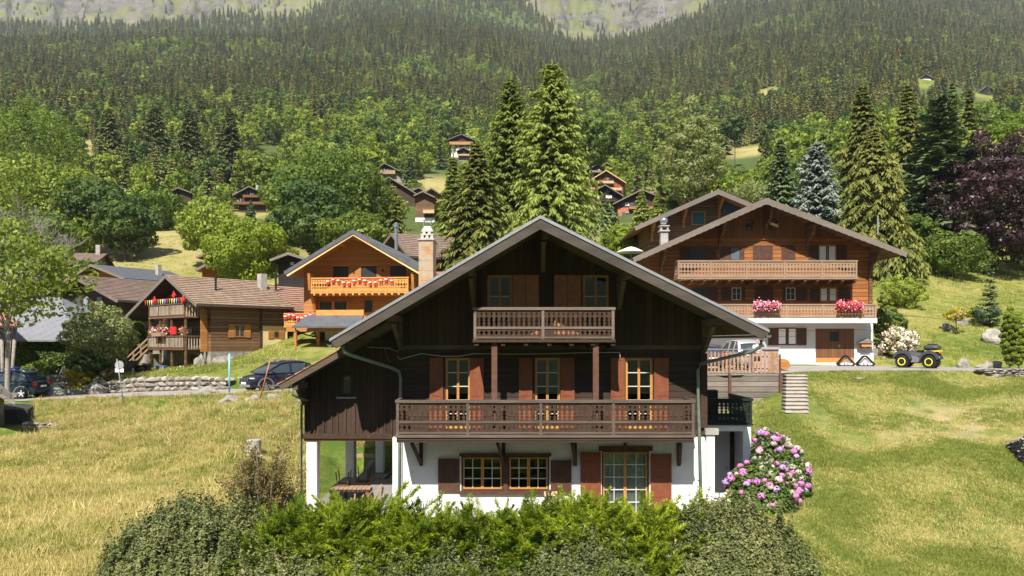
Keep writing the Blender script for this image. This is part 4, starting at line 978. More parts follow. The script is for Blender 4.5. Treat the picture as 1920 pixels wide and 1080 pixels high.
    balcony(H, xa - .1, XP(1410, 27), 26.98, 29.8, -2.98, ZP(747, 27), [XP(1410, 27) - .06], .16, BALU, mp=GB, mr=GB, mf=GB, ends=(0, 1), ft=.045, name='side_balcony', lab='dark side balcony above the white porch')
    MB().box(7.3, 8.0, 29.0, 29.5, -2.97, -1.9).build('storage_box', BLACK, H)
    ORG[0] = Vector((0, 0, 0))
main_chalet()
m_pav = m_plain('terrace_paving', (0.20, 0.18, 0.16), .9, .15, 0, .2, 3, .3)
tag(B(-7.1, 8.25, 22.6, 33.0, -5.95, -5.865).build('terrace', m_pav), kind='structure')
# ---------------------------------------------------------------- the other houses
W_RED = m_wood('red_brown_logs', (0.13, 0.045, 0.016), (0.46, 0.185, 0.055), 'z', 0.26, 0.05, 0.35)
W_REDV = m_wood('red_brown_upright_boards', (0.11, 0.045, 0.02), (0.27, 0.115, 0.045), 'x', 0.28, 0.03, 0.4)
W_MID = m_wood('brown_logs', (0.07, 0.038, 0.02), (0.27, 0.15, 0.075), 'z', 0.22, 0.06, 0.35)
W_HONEY = m_wood('honey_boards', (0.31, 0.125, 0.036), (0.50, 0.225, 0.068), 'z', 0.2, 0.03, 0.6)
W_HONEYR = m_plain('honey_railing', (0.55, 0.26, 0.07), 0.6, 0.3, 0, 0.2, 5)
W_LIGHT = m_wood('pale_balcony_wood', (0.20, 0.125, 0.08), (0.48, 0.33, 0.22), 'z', 5, 0.0)
W_PICK = m_plain('pale_pickets', (0.50, 0.42, 0.33), .8, .2, 0, .3, 9)
W_OLD = m_wood('dark_old_logs', (0.025, 0.015, 0.011), (0.11, 0.062, 0.040), 'z', 0.25, 0.05, 0.4)
W_BLACK = m_wood('black_logs', (0.010, 0.008, 0.008), (0.04, 0.030, 0.027), 'z', 0.25, 0.05, 0.4)
W_GREY = m_wood('silver_grey_boards', (0.12, 0.105, 0.095), (0.36, 0.32, 0.28), 'z', 0.25, 0.04, 0.4)
STONE = m_plain('rubble_stone', (0.27, 0.25, 0.215), 0.9, 0.15, 0, 0.45, 2.2, 0.8)
SLATE = m_plain('slate_roofing', (0.085, 0.09, 0.10), 0.6, 0.4, 0, 0.25, 2)
CREAM = m_plaster('cream_plaster', (0.72, 0.58, 0.30))
TEAL = m_plain('teal_blind', (0.02, 0.10, 0.11), 0.5, 0.4)
RAKEW = m_wood('grey_rake_wood', (0.11, 0.09, 0.075), (0.27, 0.225, 0.185), 'z', 9, 0)
RED = m_plain('red_cloth', (0.65, 0.03, 0.03), .8, .2); WHITEC = m_plain('white_cloth', (0.8, 0.78, 0.75), .8, .2)

def roofing(par, xl, zl, xr, zr, xR, zR, y0, y1, mt, mrk, th=.1, fas=.24, tiles=None, rows=14, soff=None, scal=False):
    m1 = (zr - zl) / (xr - xl); m2 = (zr - zR) / (xR - xr); rf = MB()
    rf.prism([(xr, zr), (xl, zl), (xl, zl - th), (xr, zr - th)], y0 + .04, y1); rf.prism([(xr, zr), (xr, zr - th), (xR, zR - th), (xR, zR)], y0 + .04, y1)
    ro = rf.build('roof', [mt], par)
    if soff:
        s = MB(); s.prism([(xr, zr - th - .002), (xl + .03, zl - th - .002 + m1 * .03), (xl + .03, zl - th - .06 + m1 * .03), (xr, zr - th - .06)], y0 + .045, y1 - .02)
        s.prism([(xr, zr - th - .002), (xr, zr - th - .06), (xR - .03, zR - th - .06 + m2 * .03), (xR - .03, zR - th - .002 + m2 * .03)], y0 + .045, y1 - .02); s.build('soffit', soff, ro)
    if tiles:
        t = MB(); slope_courses(t, (xR, y0 + .02, zR + .004), (xR, y1, zR + .004), (xr, y1, zr + .004), (xr, y0 + .02, zr + .004), rows)
        slope_courses(t, (xl, y1, zl + .004), (xl, y0 + .02, zl + .004), (xr, y0 + .02, zr + .004), (xr, y1, zr + .004), rows); t.build('roof_tiles', tiles, ro)
    f = MB()
    for xa, za, s in ((xl, zl, 1), (xR, zR, -1)):
        pts = [(xr, zr + .015), (xa - .02 * s, za), (xa + .08 * s, za - fas * .8), (xr, zr - fas)]
        if scal:
            n = 44; bot = []
            for i in range(n + 1): a = i / n; bot.append((xa + .08 * s + (xr - xa - .08 * s) * a, za - fas * .8 + (zr - fas - za + fas * .8) * a + (.035 if i % 2 else 0)))
            pts = [(xr, zr + .015), (xa - .02 * s, za)] + bot
        f.prism(pts if s > 0 else pts[::-1], y0, y0 + .036)
    f.build('barge_board', mrk, ro)
    return ro, (lambda x: (zr - m1 * (xr - x) if x < xr else zr - m2 * (x - xr)))
def pane_win(par, x0, x1, z0, z1, y, fm, sh=(), shm=None, glass=None, cur=False, name='window', cols=2, rows=2):
    """simple window on a wall face at y: frame, panes, shutters"""
    f = MB(); w_ = .05; f.box(x0, x0 + w_, y - .05, y + .02, z0, z1); f.box(x1 - w_, x1, y - .05, y + .02, z0, z1); f.box(x0 + w_, x1 - w_, y - .05, y + .02, z1 - w_, z1); f.box(x0 + w_, x1 - w_, y - .05, y + .02, z0, z0 + w_)
    for i in range(1, cols): xm = x0 + (x1 - x0) * i / cols; f.box(xm - .02, xm + .02, y - .045, y + .02, z0 + w_, z1 - w_)
    for i in range(1, rows): zm = z0 + (z1 - z0) * i / rows; f.box(x0 + w_, x1 - w_, y - .04, y + .02, zm - .012, zm + .012)
    W = f.build(name, fm, par); B(x0 + w_, x1 - w_, y - .03, y - .004, z0 + w_, z1 - w_).build('pane', glass or FARGLASS, W)
    if cur:
        for a, b in ((x0 + w_, x0 + (x1 - x0) * .42), (x1 - (x1 - x0) * .42, x1 - w_)): B(a + .01, b - .01, y - .034, y - .031, z0 + w_ + .02, z1 - w_ - .02).build('curtain', CURTAIN, W)
    for a, b in sh: s = shutter(par, a, b, z0 - .03, z1 + .03, y - .06, shm or W_SHUTD, (.5,), .05)
    return W

def right_chalet():
    o = Vector((17.1, 50.0, -1.42)); ORG[0] = o
    H = empty('chalet', o, 0, 'big red-brown chalet with two long balconies, flower boxes and a garage door', 'chalet')
    Y = 50.0; u = lambda a: XP(1160 + a / 3, Y); v = lambda b: ZP(340 + b / 3, Y)
    x0, x1 = XP(1216, Y), XP(1637, Y)
    yr = 48.2; xr, zr = XP(1437, yr), ZP(371, yr); xl, zl = XP(1187, yr), ZP(483, yr); xR, zR = XP(1702, yr), ZP(473, yr)
    roof, top = roofing(H, xl, zl, xr, zr, xR, zR, yr, 62, SLATE, RAKEW, .12, .42, None, soff=W_MID, scal=True)
    gz = v(318)
    g = wall(MB(), x0 + .5, x1, -2.0, lambda x: 1.2, [], Y, Y + .3, [(u(1107), u(1325), -1.4, v(828)), (u(895), u(1000), v(922), v(822))]); g.box(x1 - .3, x1, Y + .3, 61, -2.0, 1.2)
    GW = g.build('ground_floor_wall', m_plaster('pale_plaster', (0.62, 0.59, 0.55)), H); B(x0 + .8, x1 - .3, Y + .31, Y + .36, -1.9, 1.15).build('inner_wall', DARKROOM, GW)
    wall(MB(), x0 + .5, x1 + .01, -1.5, lambda x: -.75, [], Y - .03, Y - .002, [(u(1107), u(1325), -1.5, -.7)]).build('white_plinth', PLASTER, GW)
    B(x0 + .6, XP(1644, 48.6), 48.55, Y + .3, 1.2, 1.5).build('balcony_slab', PLASTER, H)
    wall(MB(), x0, x1, 1.502, lambda x: min(gz, top(x) - .2), [x0 + k * .5 for k in range(1, 12)] + [x1 - k * .5 for k in range(1, 12)], Y, 61).build('log_wall', W_RED, H)
    gw = wall(MB(), xr - (zr - .25 - gz) / ((zr - zl) / (xr - xl)), xr + (zr - .25 - gz) / ((zr - zR) / (xR - xr)), gz + .0, lambda x: max(gz, top(x) - .2), [xr], Y - .03, 61); gw.build('gable_wall', W_REDV, H)
    B(xr - (zr - .5 - gz) / ((zr - zl) / (xr - xl)), xr + (zr - .5 - gz) / ((zr - zR) / (xR - xr)), Y - .1, Y - .032, gz - .12, gz + .08).build('gable_beam', W_RED, H)
    # upper windows
    zt, zb = v(372), v(470)
    pane_win(H, u(400), u(497), zb, zt, Y, W_SHUTD, [(u(345), u(398)), (u(499), u(550))], cols=1, rows=1)
    pane_win(H, u(628), u(682), v(445), zt, Y, W_SHUTD, [(u(570), u(626)), (u(684), u(706))], cols=1, rows=1, glass=m_plain('blue_grey_glass', (0.10, 0.14, 0.17), .1, .6))
    for a, b in ((755, 809), (811, 865), (937, 992)): shutter(H, u(a), u(b), zb, v(360), Y - .06, W_SHUTD, (.35, .65))
    shutter(H, u(915), u(935), zb, v(360), Y - .06, W_SHUTD)
    pane_win(H, u(1125), u(1222), zb, v(360), Y, W_ORANGE, [(u(1068), u(1123)), (u(1224), u(1283))], cur=True, rows=1)
    z2, z3 = v(668), v(598)
    pane_win(H, u(410), u(497), z2, z3, Y, W_SHUTD, [(u(500), u(557))]); pane_win(H, u(635), u(688), z2, z3, Y, W_WHITE, [(u(575), u(633)), (u(690), u(710))])
    MB().prism([(u(765), 1.52), (u(816), 1.52), (u(816), v(588)), (u(790), v(590)), (u(765), v(598))], Y - .07, Y - .01).build('shutter', W_SHUTD, H); MB().prism([(u(818), 1.52), (u(869), 1.52), (u(869), v(598)), (u(844), v(590)), (u(818), v(588))], Y - .07, Y - .01).build('shutter', W_SHUTD, H)
    pane_win(H, u(940), u(992), z2, z3, Y, W_WHITE, [(u(922), u(938)), (u(998), u(1060))])
    pane_win(H, u(1132), u(1225), z2 - .1, z3, Y, W_ORANGE, [(u(1075), u(1130)), (u(1237), u(1300))], cur=True)
    pane_win(GW, u(895), u(1000), v(920), v(824), Y + .02, W_SHUT, cur=True); shutter(GW, u(840), u(893), v(922), v(825), Y - .07, W_SHUTD); shutter(GW, u(1002), u(1055), v(922), v(825), Y - .07, W_SHUTD)
    gd = wall(MB(), u(1107), u(1325), -1.4, lambda x: v(828), [], Y + .02, Y + .1, [(u(1188), u(1238), v(900), v(845))]).build('garage_door', m_wood('garage_boards', (0.11, 0.045, 0.022), (0.26, 0.12, 0.06), 'x', .16, .05), H)
    B(u(1188), u(1238), Y + .05, Y + .07, v(900), v(845)).build('pane', FARGLASS, gd); B(u(1107), u(1325), Y - .01, Y + .018, -1.4, v(993)).build('kick_board', W_ORANGE, gd); B(u(1236), u(1246), Y - .04, Y + .02, v(935), v(918)).build('handle', METAL, gd)
    # balconies
    def bal(px0, px1, zf, zt_, yf_, name, posts):
        return balcony(H, XP(px0, yf_), XP(px1, yf_), yf_, Y - .04, zf, zt_, [XP(p, yf_) for p in posts] + [XP(px0, yf_) + .05, XP(px1, yf_) - .05], .21, BALU2, mp=W_LIGHT, mr=W_LIGHT, mf=W_LIGHT, pw=.11, lab=name)
    bal(1271, 1607, ZP(521, 48.6), ZP(488, 48.6), 48.6, 'long pale upper balcony with cut-out balusters', (1333, 1400, 1471, 1541))
    for k in range(15):
        x = XP(1274 + k * 23.6, 48.6); MB().prismx([(48.62, ZP(521, 48.6) - .09), (48.62, ZP(521, 48.6) - .2), (48.9, ZP(521, 48.6) - .33), (Y, ZP(521, 48.6) - .38), (Y, ZP(521, 48.6) - .09)], x - .08, x + .08).build('floor_joist', W_MID, H)
    b2 = bal(1330, 1643, 1.52, ZP(570, 48.6), 48.6, 'long brown lower balcony on a white slab', (1401, 1474, 1543))
    # struts
    for px, py in ((1240, 510), (1349, 455), (1435, 450), (1513, 455), (1632, 505)):
        x = XP(px, Y); z = top(x) - .2; mb = MB(); mb.box(x - .09, x + .09, yr + .3, Y - .04, z - .28, z - .1); 
        mb.prismx([(Y - .04, z - 1.9), (Y - .04, z - .282), (yr + .5, z - .282), (yr + .7, z - .8), (Y - .3, z - 1.1)], x - .08, x + .08); mb.build('roof_strut', W_MID, H)
    B(XP(1628, Y), XP(1634, Y), Y - .12, Y - .002, 1.5, top(XP(1632, Y)) - 1).build('corner_post', W_MID, H)
    # ibex cut-outs
    def goat(cx, cz, s, m, nm):
        P_ = [(-.5, .1), (-.42, .22), (-.1, .24), (.15, .2), (.24, .42), (.2, .55), (-.02, .66), (-.2, .62), (.02, .74), (.26, .66), (.4, .52), (.52, .4), (.38, .34), (.34, .1), (.3, -.1), (.32, -.5), (.22, -.5), (.18, -.12), (0, -.12), (-.28, -.1), (-.3, -.5), (-.42, -.5), (-.42, -.1)]
        mb = MB(); n = len(P_); mb.prism([(cx + a * s, cz + b * s) for a, b in P_][::-1], Y - .09, Y - .06); mb.build(nm, m, H)
    goat(u(735), v(252), .62, BLACK, 'goat_silhouette'); goat(u(870), v(252), .62, BLACK, 'goat_silhouette')
    MB().prism([(u(848), v(245)), (u(893), v(262)), (u(893), v(245)), (u(850), v(230))][::1], Y - .13, Y - .1).build('pale_plaque', m_plain('pale_wood_plaque', (.75, .62, .4)), H)
    for a in (720,): B(u(a) - .08, u(a) + .08, Y - .06, Y - .004, v(580), v(565)).build('vent', BLACK, H)
    # chimney
    cx, cy = XP(1246, 52), 52.0
    c = MB().box(cx - .26, cx + .26, cy, cy + .5, 6.0, 7.65).build('chimney', CONC, roof); cc = MB(); cc.box(cx - .36, cx + .36, cy - .1, cy + .6, 7.65, 7.75)
    for a in (-.22, .22):
        for b in (.05, .45): cc.box(cx + a - .06, cx + a + .06, cy + b - .06, cy + b + .06, 7.752, 8.0)
    cc.box(cx - .34, cx + .34, cy - .08, cy + .58, 8.002, 8.08); cc.build('chimney_cap', CONC, c)
    MB().lathe([(.03, 0), (.08, .05), (.24, .15), (.29, .32), (.24, .5), (.08, .6)], cx, cy + .25, 8.1, 12).build('chimney_cowl', m_plain('shiny_cowl', (.6, .6, .62), .2, .6, .9), c, True)
    # stair at the right side
    s = MB()
    for k in range(14): s.box(x1 + .35, x1 + 1.5, Y + 1.0 + k * .34, Y + 1.34 + k * .34 + .02, -2.2, -1.42 + (k + 1) * .19)
    s.build('side_stair', STONE, H)
    s = MB(); s.beam((x1 + .3, Y + .8, -1.0), (x1 + .3, Y + 5.8, 1.9), .12, .3); s.beam((x1 + 1.6, Y + .8, -.5), (x1 + 1.6, Y + 5.8, 2.4), .08, .1); s.build('stair_rail', W_OLD, H)
    ORG[0] = Vector((0, 0, 0))
    # things on it
    def fbox(px, seed, lab, cols):
        x = XP(px, 48.4); rd = np.random.RandomState(seed); z = ZP(572, 48.4)
        e = empty('flower_box', (x, 48.42, z - .42), 0, lab, 'flower box', 'flower boxes on the lower balcony of the red-brown chalet')
        MB().box(-.75, .75, -.13, .12, 0, .24).build('planter', W_SHUTD, e)
        n = 900; C = np.stack([rd.uniform(-.85, .85, n), rd.normal(-.08, .14, n), .3 + np.abs(rd.normal(0, .17, n)) - .25 * (rd.rand(n) < .3)], -1); Nn = unit(rd.normal(0, 1, (n, 3)) + np.array([0, -.6, .5]))
        D = unit(np.cross(Nn, rd.normal(0, 1, (n, 3)))); U = np.cross(Nn, D); V, Q = leaves(C, D, U, rd.uniform(.06, .12, n), rd.uniform(.06, .11, n), .8)
        mi = rd.choice([0, 1, 2, 3], n, p=cols)
        me = np_mesh('flowers', V, Q, rd.rand(n), [m_plain('pink_petals', (.85, .22, .40), .7, .2), m_plain('red_petals', (.75, .04, .03), .7, .2), m_plain('pale_pink_petals', (.9, .6, .65), .7, .2), LF['dark']], mi); q = bpy.data.objects.new('flowers', me); COL.objects.link(q); q.parent = e
    fbox(1438, 1, 'window box of pink flowers on the lower balcony above the garage side, the left one', [.42, .12, .28, .18]); fbox(1593, 2, 'window box of bright red flowers near the right end of the lower balcony', [.30, .38, .14, .18])
right_chalet()

def rear_chalet():
    o = Vector((17.5, 62.0, 1.0)); ORG[0] = o; Y = 62.0
    H = empty('chalet', o, 0, 'brown log chalet with a teal blind, standing directly behind the big red-brown one', 'chalet')
    yr = 60.3; xr, zr = XP(1347, yr), ZP(355, yr); xl, zl = XP(1190, yr), ZP(425, yr); xR, zR = XP(1530, yr), ZP(432, yr)
    roof, top = roofing(H, xl, zl, xr, zr, xR, zR, yr, 74, SLATE, RAKEW, .14, .4, None, soff=W_HONEY)
    x0, x1 = XP(1216, Y), XP(1500, Y); wall(MB(), x0, x1, .5, lambda x: top(x) - .2, [xr], Y, 73).build('log_wall', W_MID, H)
    pane_win(H, XP(1297, Y), XP(1322, Y), ZP(422, Y), ZP(396, Y), Y, W_HONEYR, glass=TEAL, cols=1, rows=1)
    g = MB().prism([(XP(1355, Y), ZP(402, Y)), (XP(1400, Y), ZP(402, Y)), (XP(1400, Y), ZP(396, Y)), (XP(1355, Y), ZP(378, Y))], Y - .05, Y - .002); g.build('gable_window', m_plain('blue_glass', (.05, .08, .12), .1, .6), H)
    for px in (1281, 1348, 1222): x = XP(px, Y); z = top(x) - .2; MB().prismx([(Y - .01, z - 1.6), (Y - .01, z - .1), (yr + .4, z - .1), (yr + .5, z - .35), (Y - .25, z - .9)], x - .1, x + .1).build('roof_strut', W_HONEY, H)
    ORG[0] = Vector((0, 0, 0))
rear_chalet()

def honey_chalet():
    o = Vector((-11.2, 55.0, -1.0)); H = empty('chalet', o, R(-6), 'honey-coloured new chalet under a dark slate roof, between two darker chalets', 'chalet')
    # local coordinates: front wall at y=0
    S0 = 1400 / 54.2
    def u(px): return (px - 960) / 1400 * 55 - o.x
    def v(py): return (640 - py) / 1400 * 54.6 - o.z
    yr = -1.8; xr, zr = u(676), v(432) * .985; xl, zl = u(546), v(511) * 1.0; xR, zR = u(826), v(522)
    roof, top = roofing(H, xl, zl, xr, zr, xR, zR, yr, 11, SLATE, SLATE, .14, .30, None, soff=W_HONEY)
    f2 = MB(); f2.prism([(xr, zr - .3), (xl + .15, zl - .24), (xl + .25, zl - .36), (xr, zr - .43)], yr + .06, yr + .1); f2.prism([(xr, zr - .3), (xr, zr - .43), (xR - .25, zR - .36), (xR - .15, zR - .24)], yr + .06, yr + .1); f2.build('inner_barge_board', m_plain('pale_new_wood', (.75, .5, .25)), roof)
    sg = MB()
    for k in range(3):
        for i in range(22): x = xr + (xR - xr) * (.2 + .25 * k); z = top(x); sg.box(x - .02, x + .02, yr + .4 + i * .5, yr + .46 + i * .5, z + .0, z + .09)
    sg.build('snow_guards', METAL, roof)
    xw0, xw1 = u(566), u(800)
    hs = [(u(a), u(b), v(524), v(496)) for a, b in ((623, 653), (677, 707), (733, 763))]
    z1 = v(560); 
    wl = wall(MB(), xw0, xw1, v(600), lambda x: top(x) - .22, [xr], 0, .2, hs); wl.box(xw0, xw0 + .2, .2, 10, v(600), zl); wl.box(xw1 - .2, xw1, .2, 10, v(600), zR)
    WW = wl.build('timber_wall', W_HONEY, H)
    for a, b, c, d in hs: 
        f = B(a, b, .08, .12, c, d).build('window', m_plain('dark_blind', (.03, .032, .037), .4, .4), H); MB().box(a, b, -.02, .08, d - .06, d).build('window_head', W_HONEYR, f)
    for px in (663, 719): MB().lathe([(.05, -.1), (.06, 0), (.05, .12)], u(px), -.08, v(507), 8).build('wall_lamp', BLACK, H)
    B(xw0, xw1, 10, 10.2, v(600), zl + 1).build('rear_wall', W_HONEY, WW)
    # lower storey windows
    B(u(597), u(621), -.04, -.002, v(588), v(566)).build('window', FARGLASS, H); B(u(626), u(650), -.04, -.002, v(588), v(566)).build('window', FARGLASS, H); B(u(684), u(699), -.04, -.002, v(585), v(563)).build('window', FARGLASS, H)
    for a, b in ((595, 597), (621, 626), (650, 652)): B(u(a), u(b), -.07, -.001, v(588), v(564)).build('window_post', W_HONEYR, H)
    # upper balcony
    ba = balcony(H, u(593), u(776), -1.3, -.01, v(549), v(522), [u(632), u(671), u(710), u(751), u(593) + .05, u(776) - .05], .2, BALU2, mp=W_HONEYR, mr=W_HONEYR, mf=W_HONEYR, lab='upper balcony with a string of red and white decorations')
    for k in range(15): x = u(600 + k * 12.2); MB().box(x - .07, x + .07, -1.45, 0, v(549) - .24, v(549) - .092).build('floor_joist', W_HONEYR, H)
    for px in (590, 784): MB().prismx([(0, v(600)), (0, v(520)), (-1.5, v(514)), (-1.3, v(545)), (-.5, v(570))], u(px) - .1, u(px) + .1).build('roof_strut', W_HONEY, H)
    for px in (648, 702): MB().box(u(px) - .12, u(px) + .12, yr + .25, .0, v(462), v(453)).build('purlin', W_HONEYR, H)
    MB().box(u(678) - .14, u(678) + .14, yr + .3, .0, v(452), v(442)).build('purlin', W_HONEYR, H)
    # terrace
    balcony(H, u(548), u(612), -1.9, -.01, v(612), v(588), [u(548) + .05, u(612) - .05, u(580)], .2, BALU2, mp=W_HONEYR, mr=W_HONEYR, mf=W_HONEYR, lab='lower terrace railing hung with red and white decorations')
    B(u(612), u(700), -2.3, -2.2, v(598), v(583)).build('terrace_parapet', W_HONEYR, H); B(u(612), u(720), -2.2, 0, v(612), v(609)).build('terrace_floor', W_HONEY, H)
    rr = MB(); rr.add([(u(578), -3.4, v(613)), (u(700), -3.4, v(613)), (u(700), -2.25, v(592)), (u(596), -2.25, v(592)), (u(578), -3.4, v(616)), (u(700), -3.4, v(616)), (u(700), -2.25, v(596)), (u(596), -2.25, v(596))], [(0, 1, 2, 3), (7, 6, 5, 4), (0, 4, 5, 1), (1, 5, 6, 2), (3, 2, 6, 7), (0, 3, 7, 4)])
    rr.build('porch_roof', SLATE, H); 
    B(u(553), u(700), -2.0, -1.8, v(622), v(613.5)).build('terrace_beam', W_HONEY, H)
    for px in (569, 612): B(u(px) - .1, u(px) + .1, -1.95, -1.8, -.9, v(622)).build('terrace_post', W_HONEY, H)
    ws = wall(MB(), u(592), u(800), -1.2, lambda x: v(601), [], -.3, 0, [(u(600), u(606), v(640), v(622))]); ws.box(u(592), u(592) + .3, 0, 10, -1.2, v(601)); ws.build('basement_wall', PLASTER, H)
    B(u(598), u(610), -.32, -.301, v(640), v(622)).build('window', BLACK, H)
    MB().tube([(u(584), -3.35, v(614)), (u(584), -3.3, v(620)), (u(592), -2.2, v(628)), (u(598), -.5, v(632))], .05, 6).build('downpipe', BLACK, H)
    MB().lathe([(.14, 0), (.14, 1.7), (.2, 1.72), (.2, 2.0), (.05, 2.1)], u(731), 2.0, v(462), 10).build('flue', m_plain('steel_flue', (.4, .42, .45), .3, .5, .8), roof)
    # decoration strings
    for n_, (a, b, z, y, cnt) in enumerate(((626, 745, v(529), -1.42, 13), (551, 606, v(594), -2.0, 8))):
        w_ = MB(); r_ = MB(); x_ = [u(a) + (u(b) - u(a)) * i / (cnt - 1) for i in range(cnt)]
        for i, x in enumerate(x_):
            dz = .12 * math.sin(i * 1.3); w_.lathe([(.02, -.1), (.12, -.04), (.13, .04), (.02, .1)], x, y, z + dz, 8); r_.lathe([(.12, .05), (.09, .12), (.02, .16)], x, y, z + dz, 8); r_.box(x - .11, x + .11, y - .04, y + .04, z + dz - .22, z + dz - .1)
        for i in range(cnt - 1): r_.tube([(x_[i], y, z + .1), (x_[i + 1], y, z + .1)], .02, 4)
        e = empty('decoration_string', Vector(o) , R(-6), 'red and white figures hung on the ' + ('upper balcony' if n_ == 0 else 'lower terrace') + ' of the honey-coloured chalet', 'decoration')
        w_.build('white_figures', WHITEC, e); r_.build('red_caps', RED, e)
honey_chalet()

def small_chalet():
    phi = R(41); o = Vector((-25.1, 54.0, -1.95)); o2 = o + Vector((math.sin(phi) * 1.4, math.cos(phi) * 1.4, 0))
    # local x runs along the gable to the viewer's right, y into the house
    H = empty('chalet', o2, -phi, 'small old brown chalet with a striped tile roof and flower-decked balconies at left', 'chalet')
    ez = lambda z: z + 1.95
    zr = ez(4.82); roof, top = roofing(H, -7.4, ez(1.8), 0, zr, 4.77, ez(2.54), -1.4, 6.2, TILE, RAKEW, .12, .26, m_tile('striped_brown_tiles', (0.20, 0.135, 0.095), (0.42, 0.31, 0.22)), 15, soff=W_OLD)
    xl_, xr_ = -5.2, 4.05
    ft = MB(); ft.uv = None
    wl = wall(MB(), xl_, xr_, 1.2, lambda x: top(x) - .25, [0], 0, .2, [(-2.0, -1.0, 1.3, 3.0), (.3, 1.3, 1.3, 3.0)]); wl.box(xr_ - .2, xr_, .2, 5.8, 1.2, top(xr_) - .25); wl.box(xl_, xl_ + .2, .2, 5.8, 1.2, top(xl_) - .25); wl.box(xl_, xr_, 5.8, 6.0, 1.2, ez(2.5))
    WW = wl.build('log_wall', W_MID, H); wall(MB(), xl_ + .2, xr_ - .2, 0, lambda x: min(5.2, top(x) - .4), [0, 2.0, -2.5], 2.5, 2.55).build('inner_wall', DARKROOM, WW)
    B(xl_, xr_ - .01, -.05, .0, 3.35, 3.6).build('floor_beam', W_OLD, H)
    pane_win(H, .6, 1.15, 4.5, 5.4, .02, W_WHITE, [(0.0, .55), (1.2, 1.5)], W_HONEY); pane_win(H, 1.7, 2.2, 4.4, 5.2, .02, W_WHITE, [(2.25, 2.6)], W_HONEY); pane_win(H, -2, -1, 1.3, 3.0, .02, W_SHUTD); pane_win(H, .3, 1.3, 1.3, 3.0, .02, W_SHUTD)
    st = wall(MB(), xl_, xr_, -.6, lambda x: 1.2, [], -.02, .4, [(.9, 1.9, -.3, 1.0)]); st.box(xr_ - .4, xr_ + .02, .4, 2.4, -.6, 1.2); ST = st.build('stone_base', STONE, H)
    B(xr_ - .3, xr_ + .01, 2.4, 6.0, .1, 1.2).build('stone_side_base', STONE, H)
    B(.9, 1.9, .1, .16, -.3, 1.0).build('cellar_door', W_SHUT, H)
    MB().rock((3.3, -.3, .3), .6, .5, .75, 4).build('base_boulder', STONE, H); MB().rock((4.3, 1.0, .5), .5, .9, .5, 8).build('base_boulder', STONE, H)
    # side wall: local +x face. window and cream annex
    def side(y0, y1, z0, z1, x, m, name, par): return MB().box(x - .03, x + .05, y0, y1, z0, z1).build(name, m, par)
    for y0, y1, z0, z1 in ((1.75, 2.55, 2.25, 3.15),):
        f = MB(); x = xr_; f.box(x, x + .05, y0, y0 + .07, z0, z1); f.box(x, x + .05, y1 - .07, y1, z0, z1); f.box(x, x + .05, y0, y1, z1 - .07, z1 + .001); f.box(x, x + .05, y0, y1, z0 - .001, z0 + .07); f.box(x, x + .05, (y0 + y1) / 2 - .03, (y0 + y1) / 2 + .03, z0, z1)
        W = f.build('window', W_HONEY, H); B(x - .01, x + .02, y0 + .07, y1 - .07, z0 + .07, z1 - .07).build('pane', FARGLASS, W)
        for a, b in ((y0 - .45, y0 - .02), (y1 + .02, y1 + .45)): B(x, x + .06, a, b, z0 - .03, z1 + .03).build('shutter', W_HONEY, H)
    B(xr_ - .02, xr_ + .06, 3.75, 3.95, 1.2, top(xr_) - .3).build('corner_post', W_OLD, H)
    B(xr_ - .5, xr_ + .03, 3.96, 6.05, .1, 3.1).build('cream_wall', CREAM, H)
    for y0, y1, z0, z1 in ((4.85, 5.35, 2.2, 2.75),):
        W = B(xr_, xr_ + .07, y0, y1, z0, z1).build('window', W_HONEY, H); B(xr_ + .05, xr_ + .08, y0 + .08, y1 - .08, z0 + .07, z1 - .07).build('pane', FARGLASS, W)
        for a, b in ((y0 - .42, y0 - .02), (y1 + .02, y1 + .42)): B(xr_, xr_ + .08, a, b, z0 - .04, z1 + .04).build('shutter', W_HONEY, H)
    # lower-roofed rear part
    B(-4.5, xr_ - .3, 6.05, 11.5, .5, 4.6).build('rear_wing_wall', W_OLD, H)
    rw = MB(); slope_courses(rw, (xr_ + .6, 6.05, ez(2.25)), (xr_ + .6, 12.0, ez(2.25)), (-.6, 12.0, ez(4.55)), (-.6, 6.05, ez(4.55)), 12); 
    rw_ = rw.build('rear_wing_tiles', m_tile('reddish_tiles', (0.22, 0.12, 0.085), (0.42, 0.26, 0.19)), H); MB().prism([(xr_ + .6, ez(2.24)), (-.6, ez(4.54)), (-5.2, ez(2.6)), (-5.2, ez(2.5)), (-.6, ez(4.4)), (xr_ + .6, ez(2.12))][::-1], 6.06, 11.95).build('rear_wing_roof', W_OLD, H)
    # chimneys
    for x, y, z, w_, h_ in ((1.5, 5.2, top(1.5), .3, 1.15), ):
        c = B(x - w_, x + w_, y, y + .5, z - .3, z + h_).build('chimney', CONC, roof)
    for x, y, z, h_ in ((2.4, 1.2, top(2.4), .95), (.6, 7.2, ez(4.2), 1.3), (1.6, 10.2, ez(3.6), 1.1)): MB().lathe([(.16, 0), (.08, .05), (.08, h_), (.12, h_), (.1, h_ + .1)], x, y, z - .05, 8).build('vent_pipe', BLACK, roof)
    # balconies
    for zf, x0, x1, pr in ((ez(.28) - .82, -2.6, 3.1, PICK), (ez(2.0) - .25, -2.4, 3.2, PICK)):
        b = balcony(H, x0, x1, -1.5, -.01, zf, zf + .95, [x0 + .05, x1 - .05, 1.0, -.8], .21, [(0, .16), (1, .16)], mp=W_PICK, mr=W_MID, mf=W_MID, mid=.1, lab='flower-decked balcony')
    for x in (-2.55, -.8, 1.0, 3.1): B(x - .07, x + .07, -1.42, -1.3, -.3, 3.7).build('balcony_post', W_MID, H)
    B(3.6, 3.66, -.55, -.05, 1.2, 4.2).build('carved_board', W_HONEY, H)
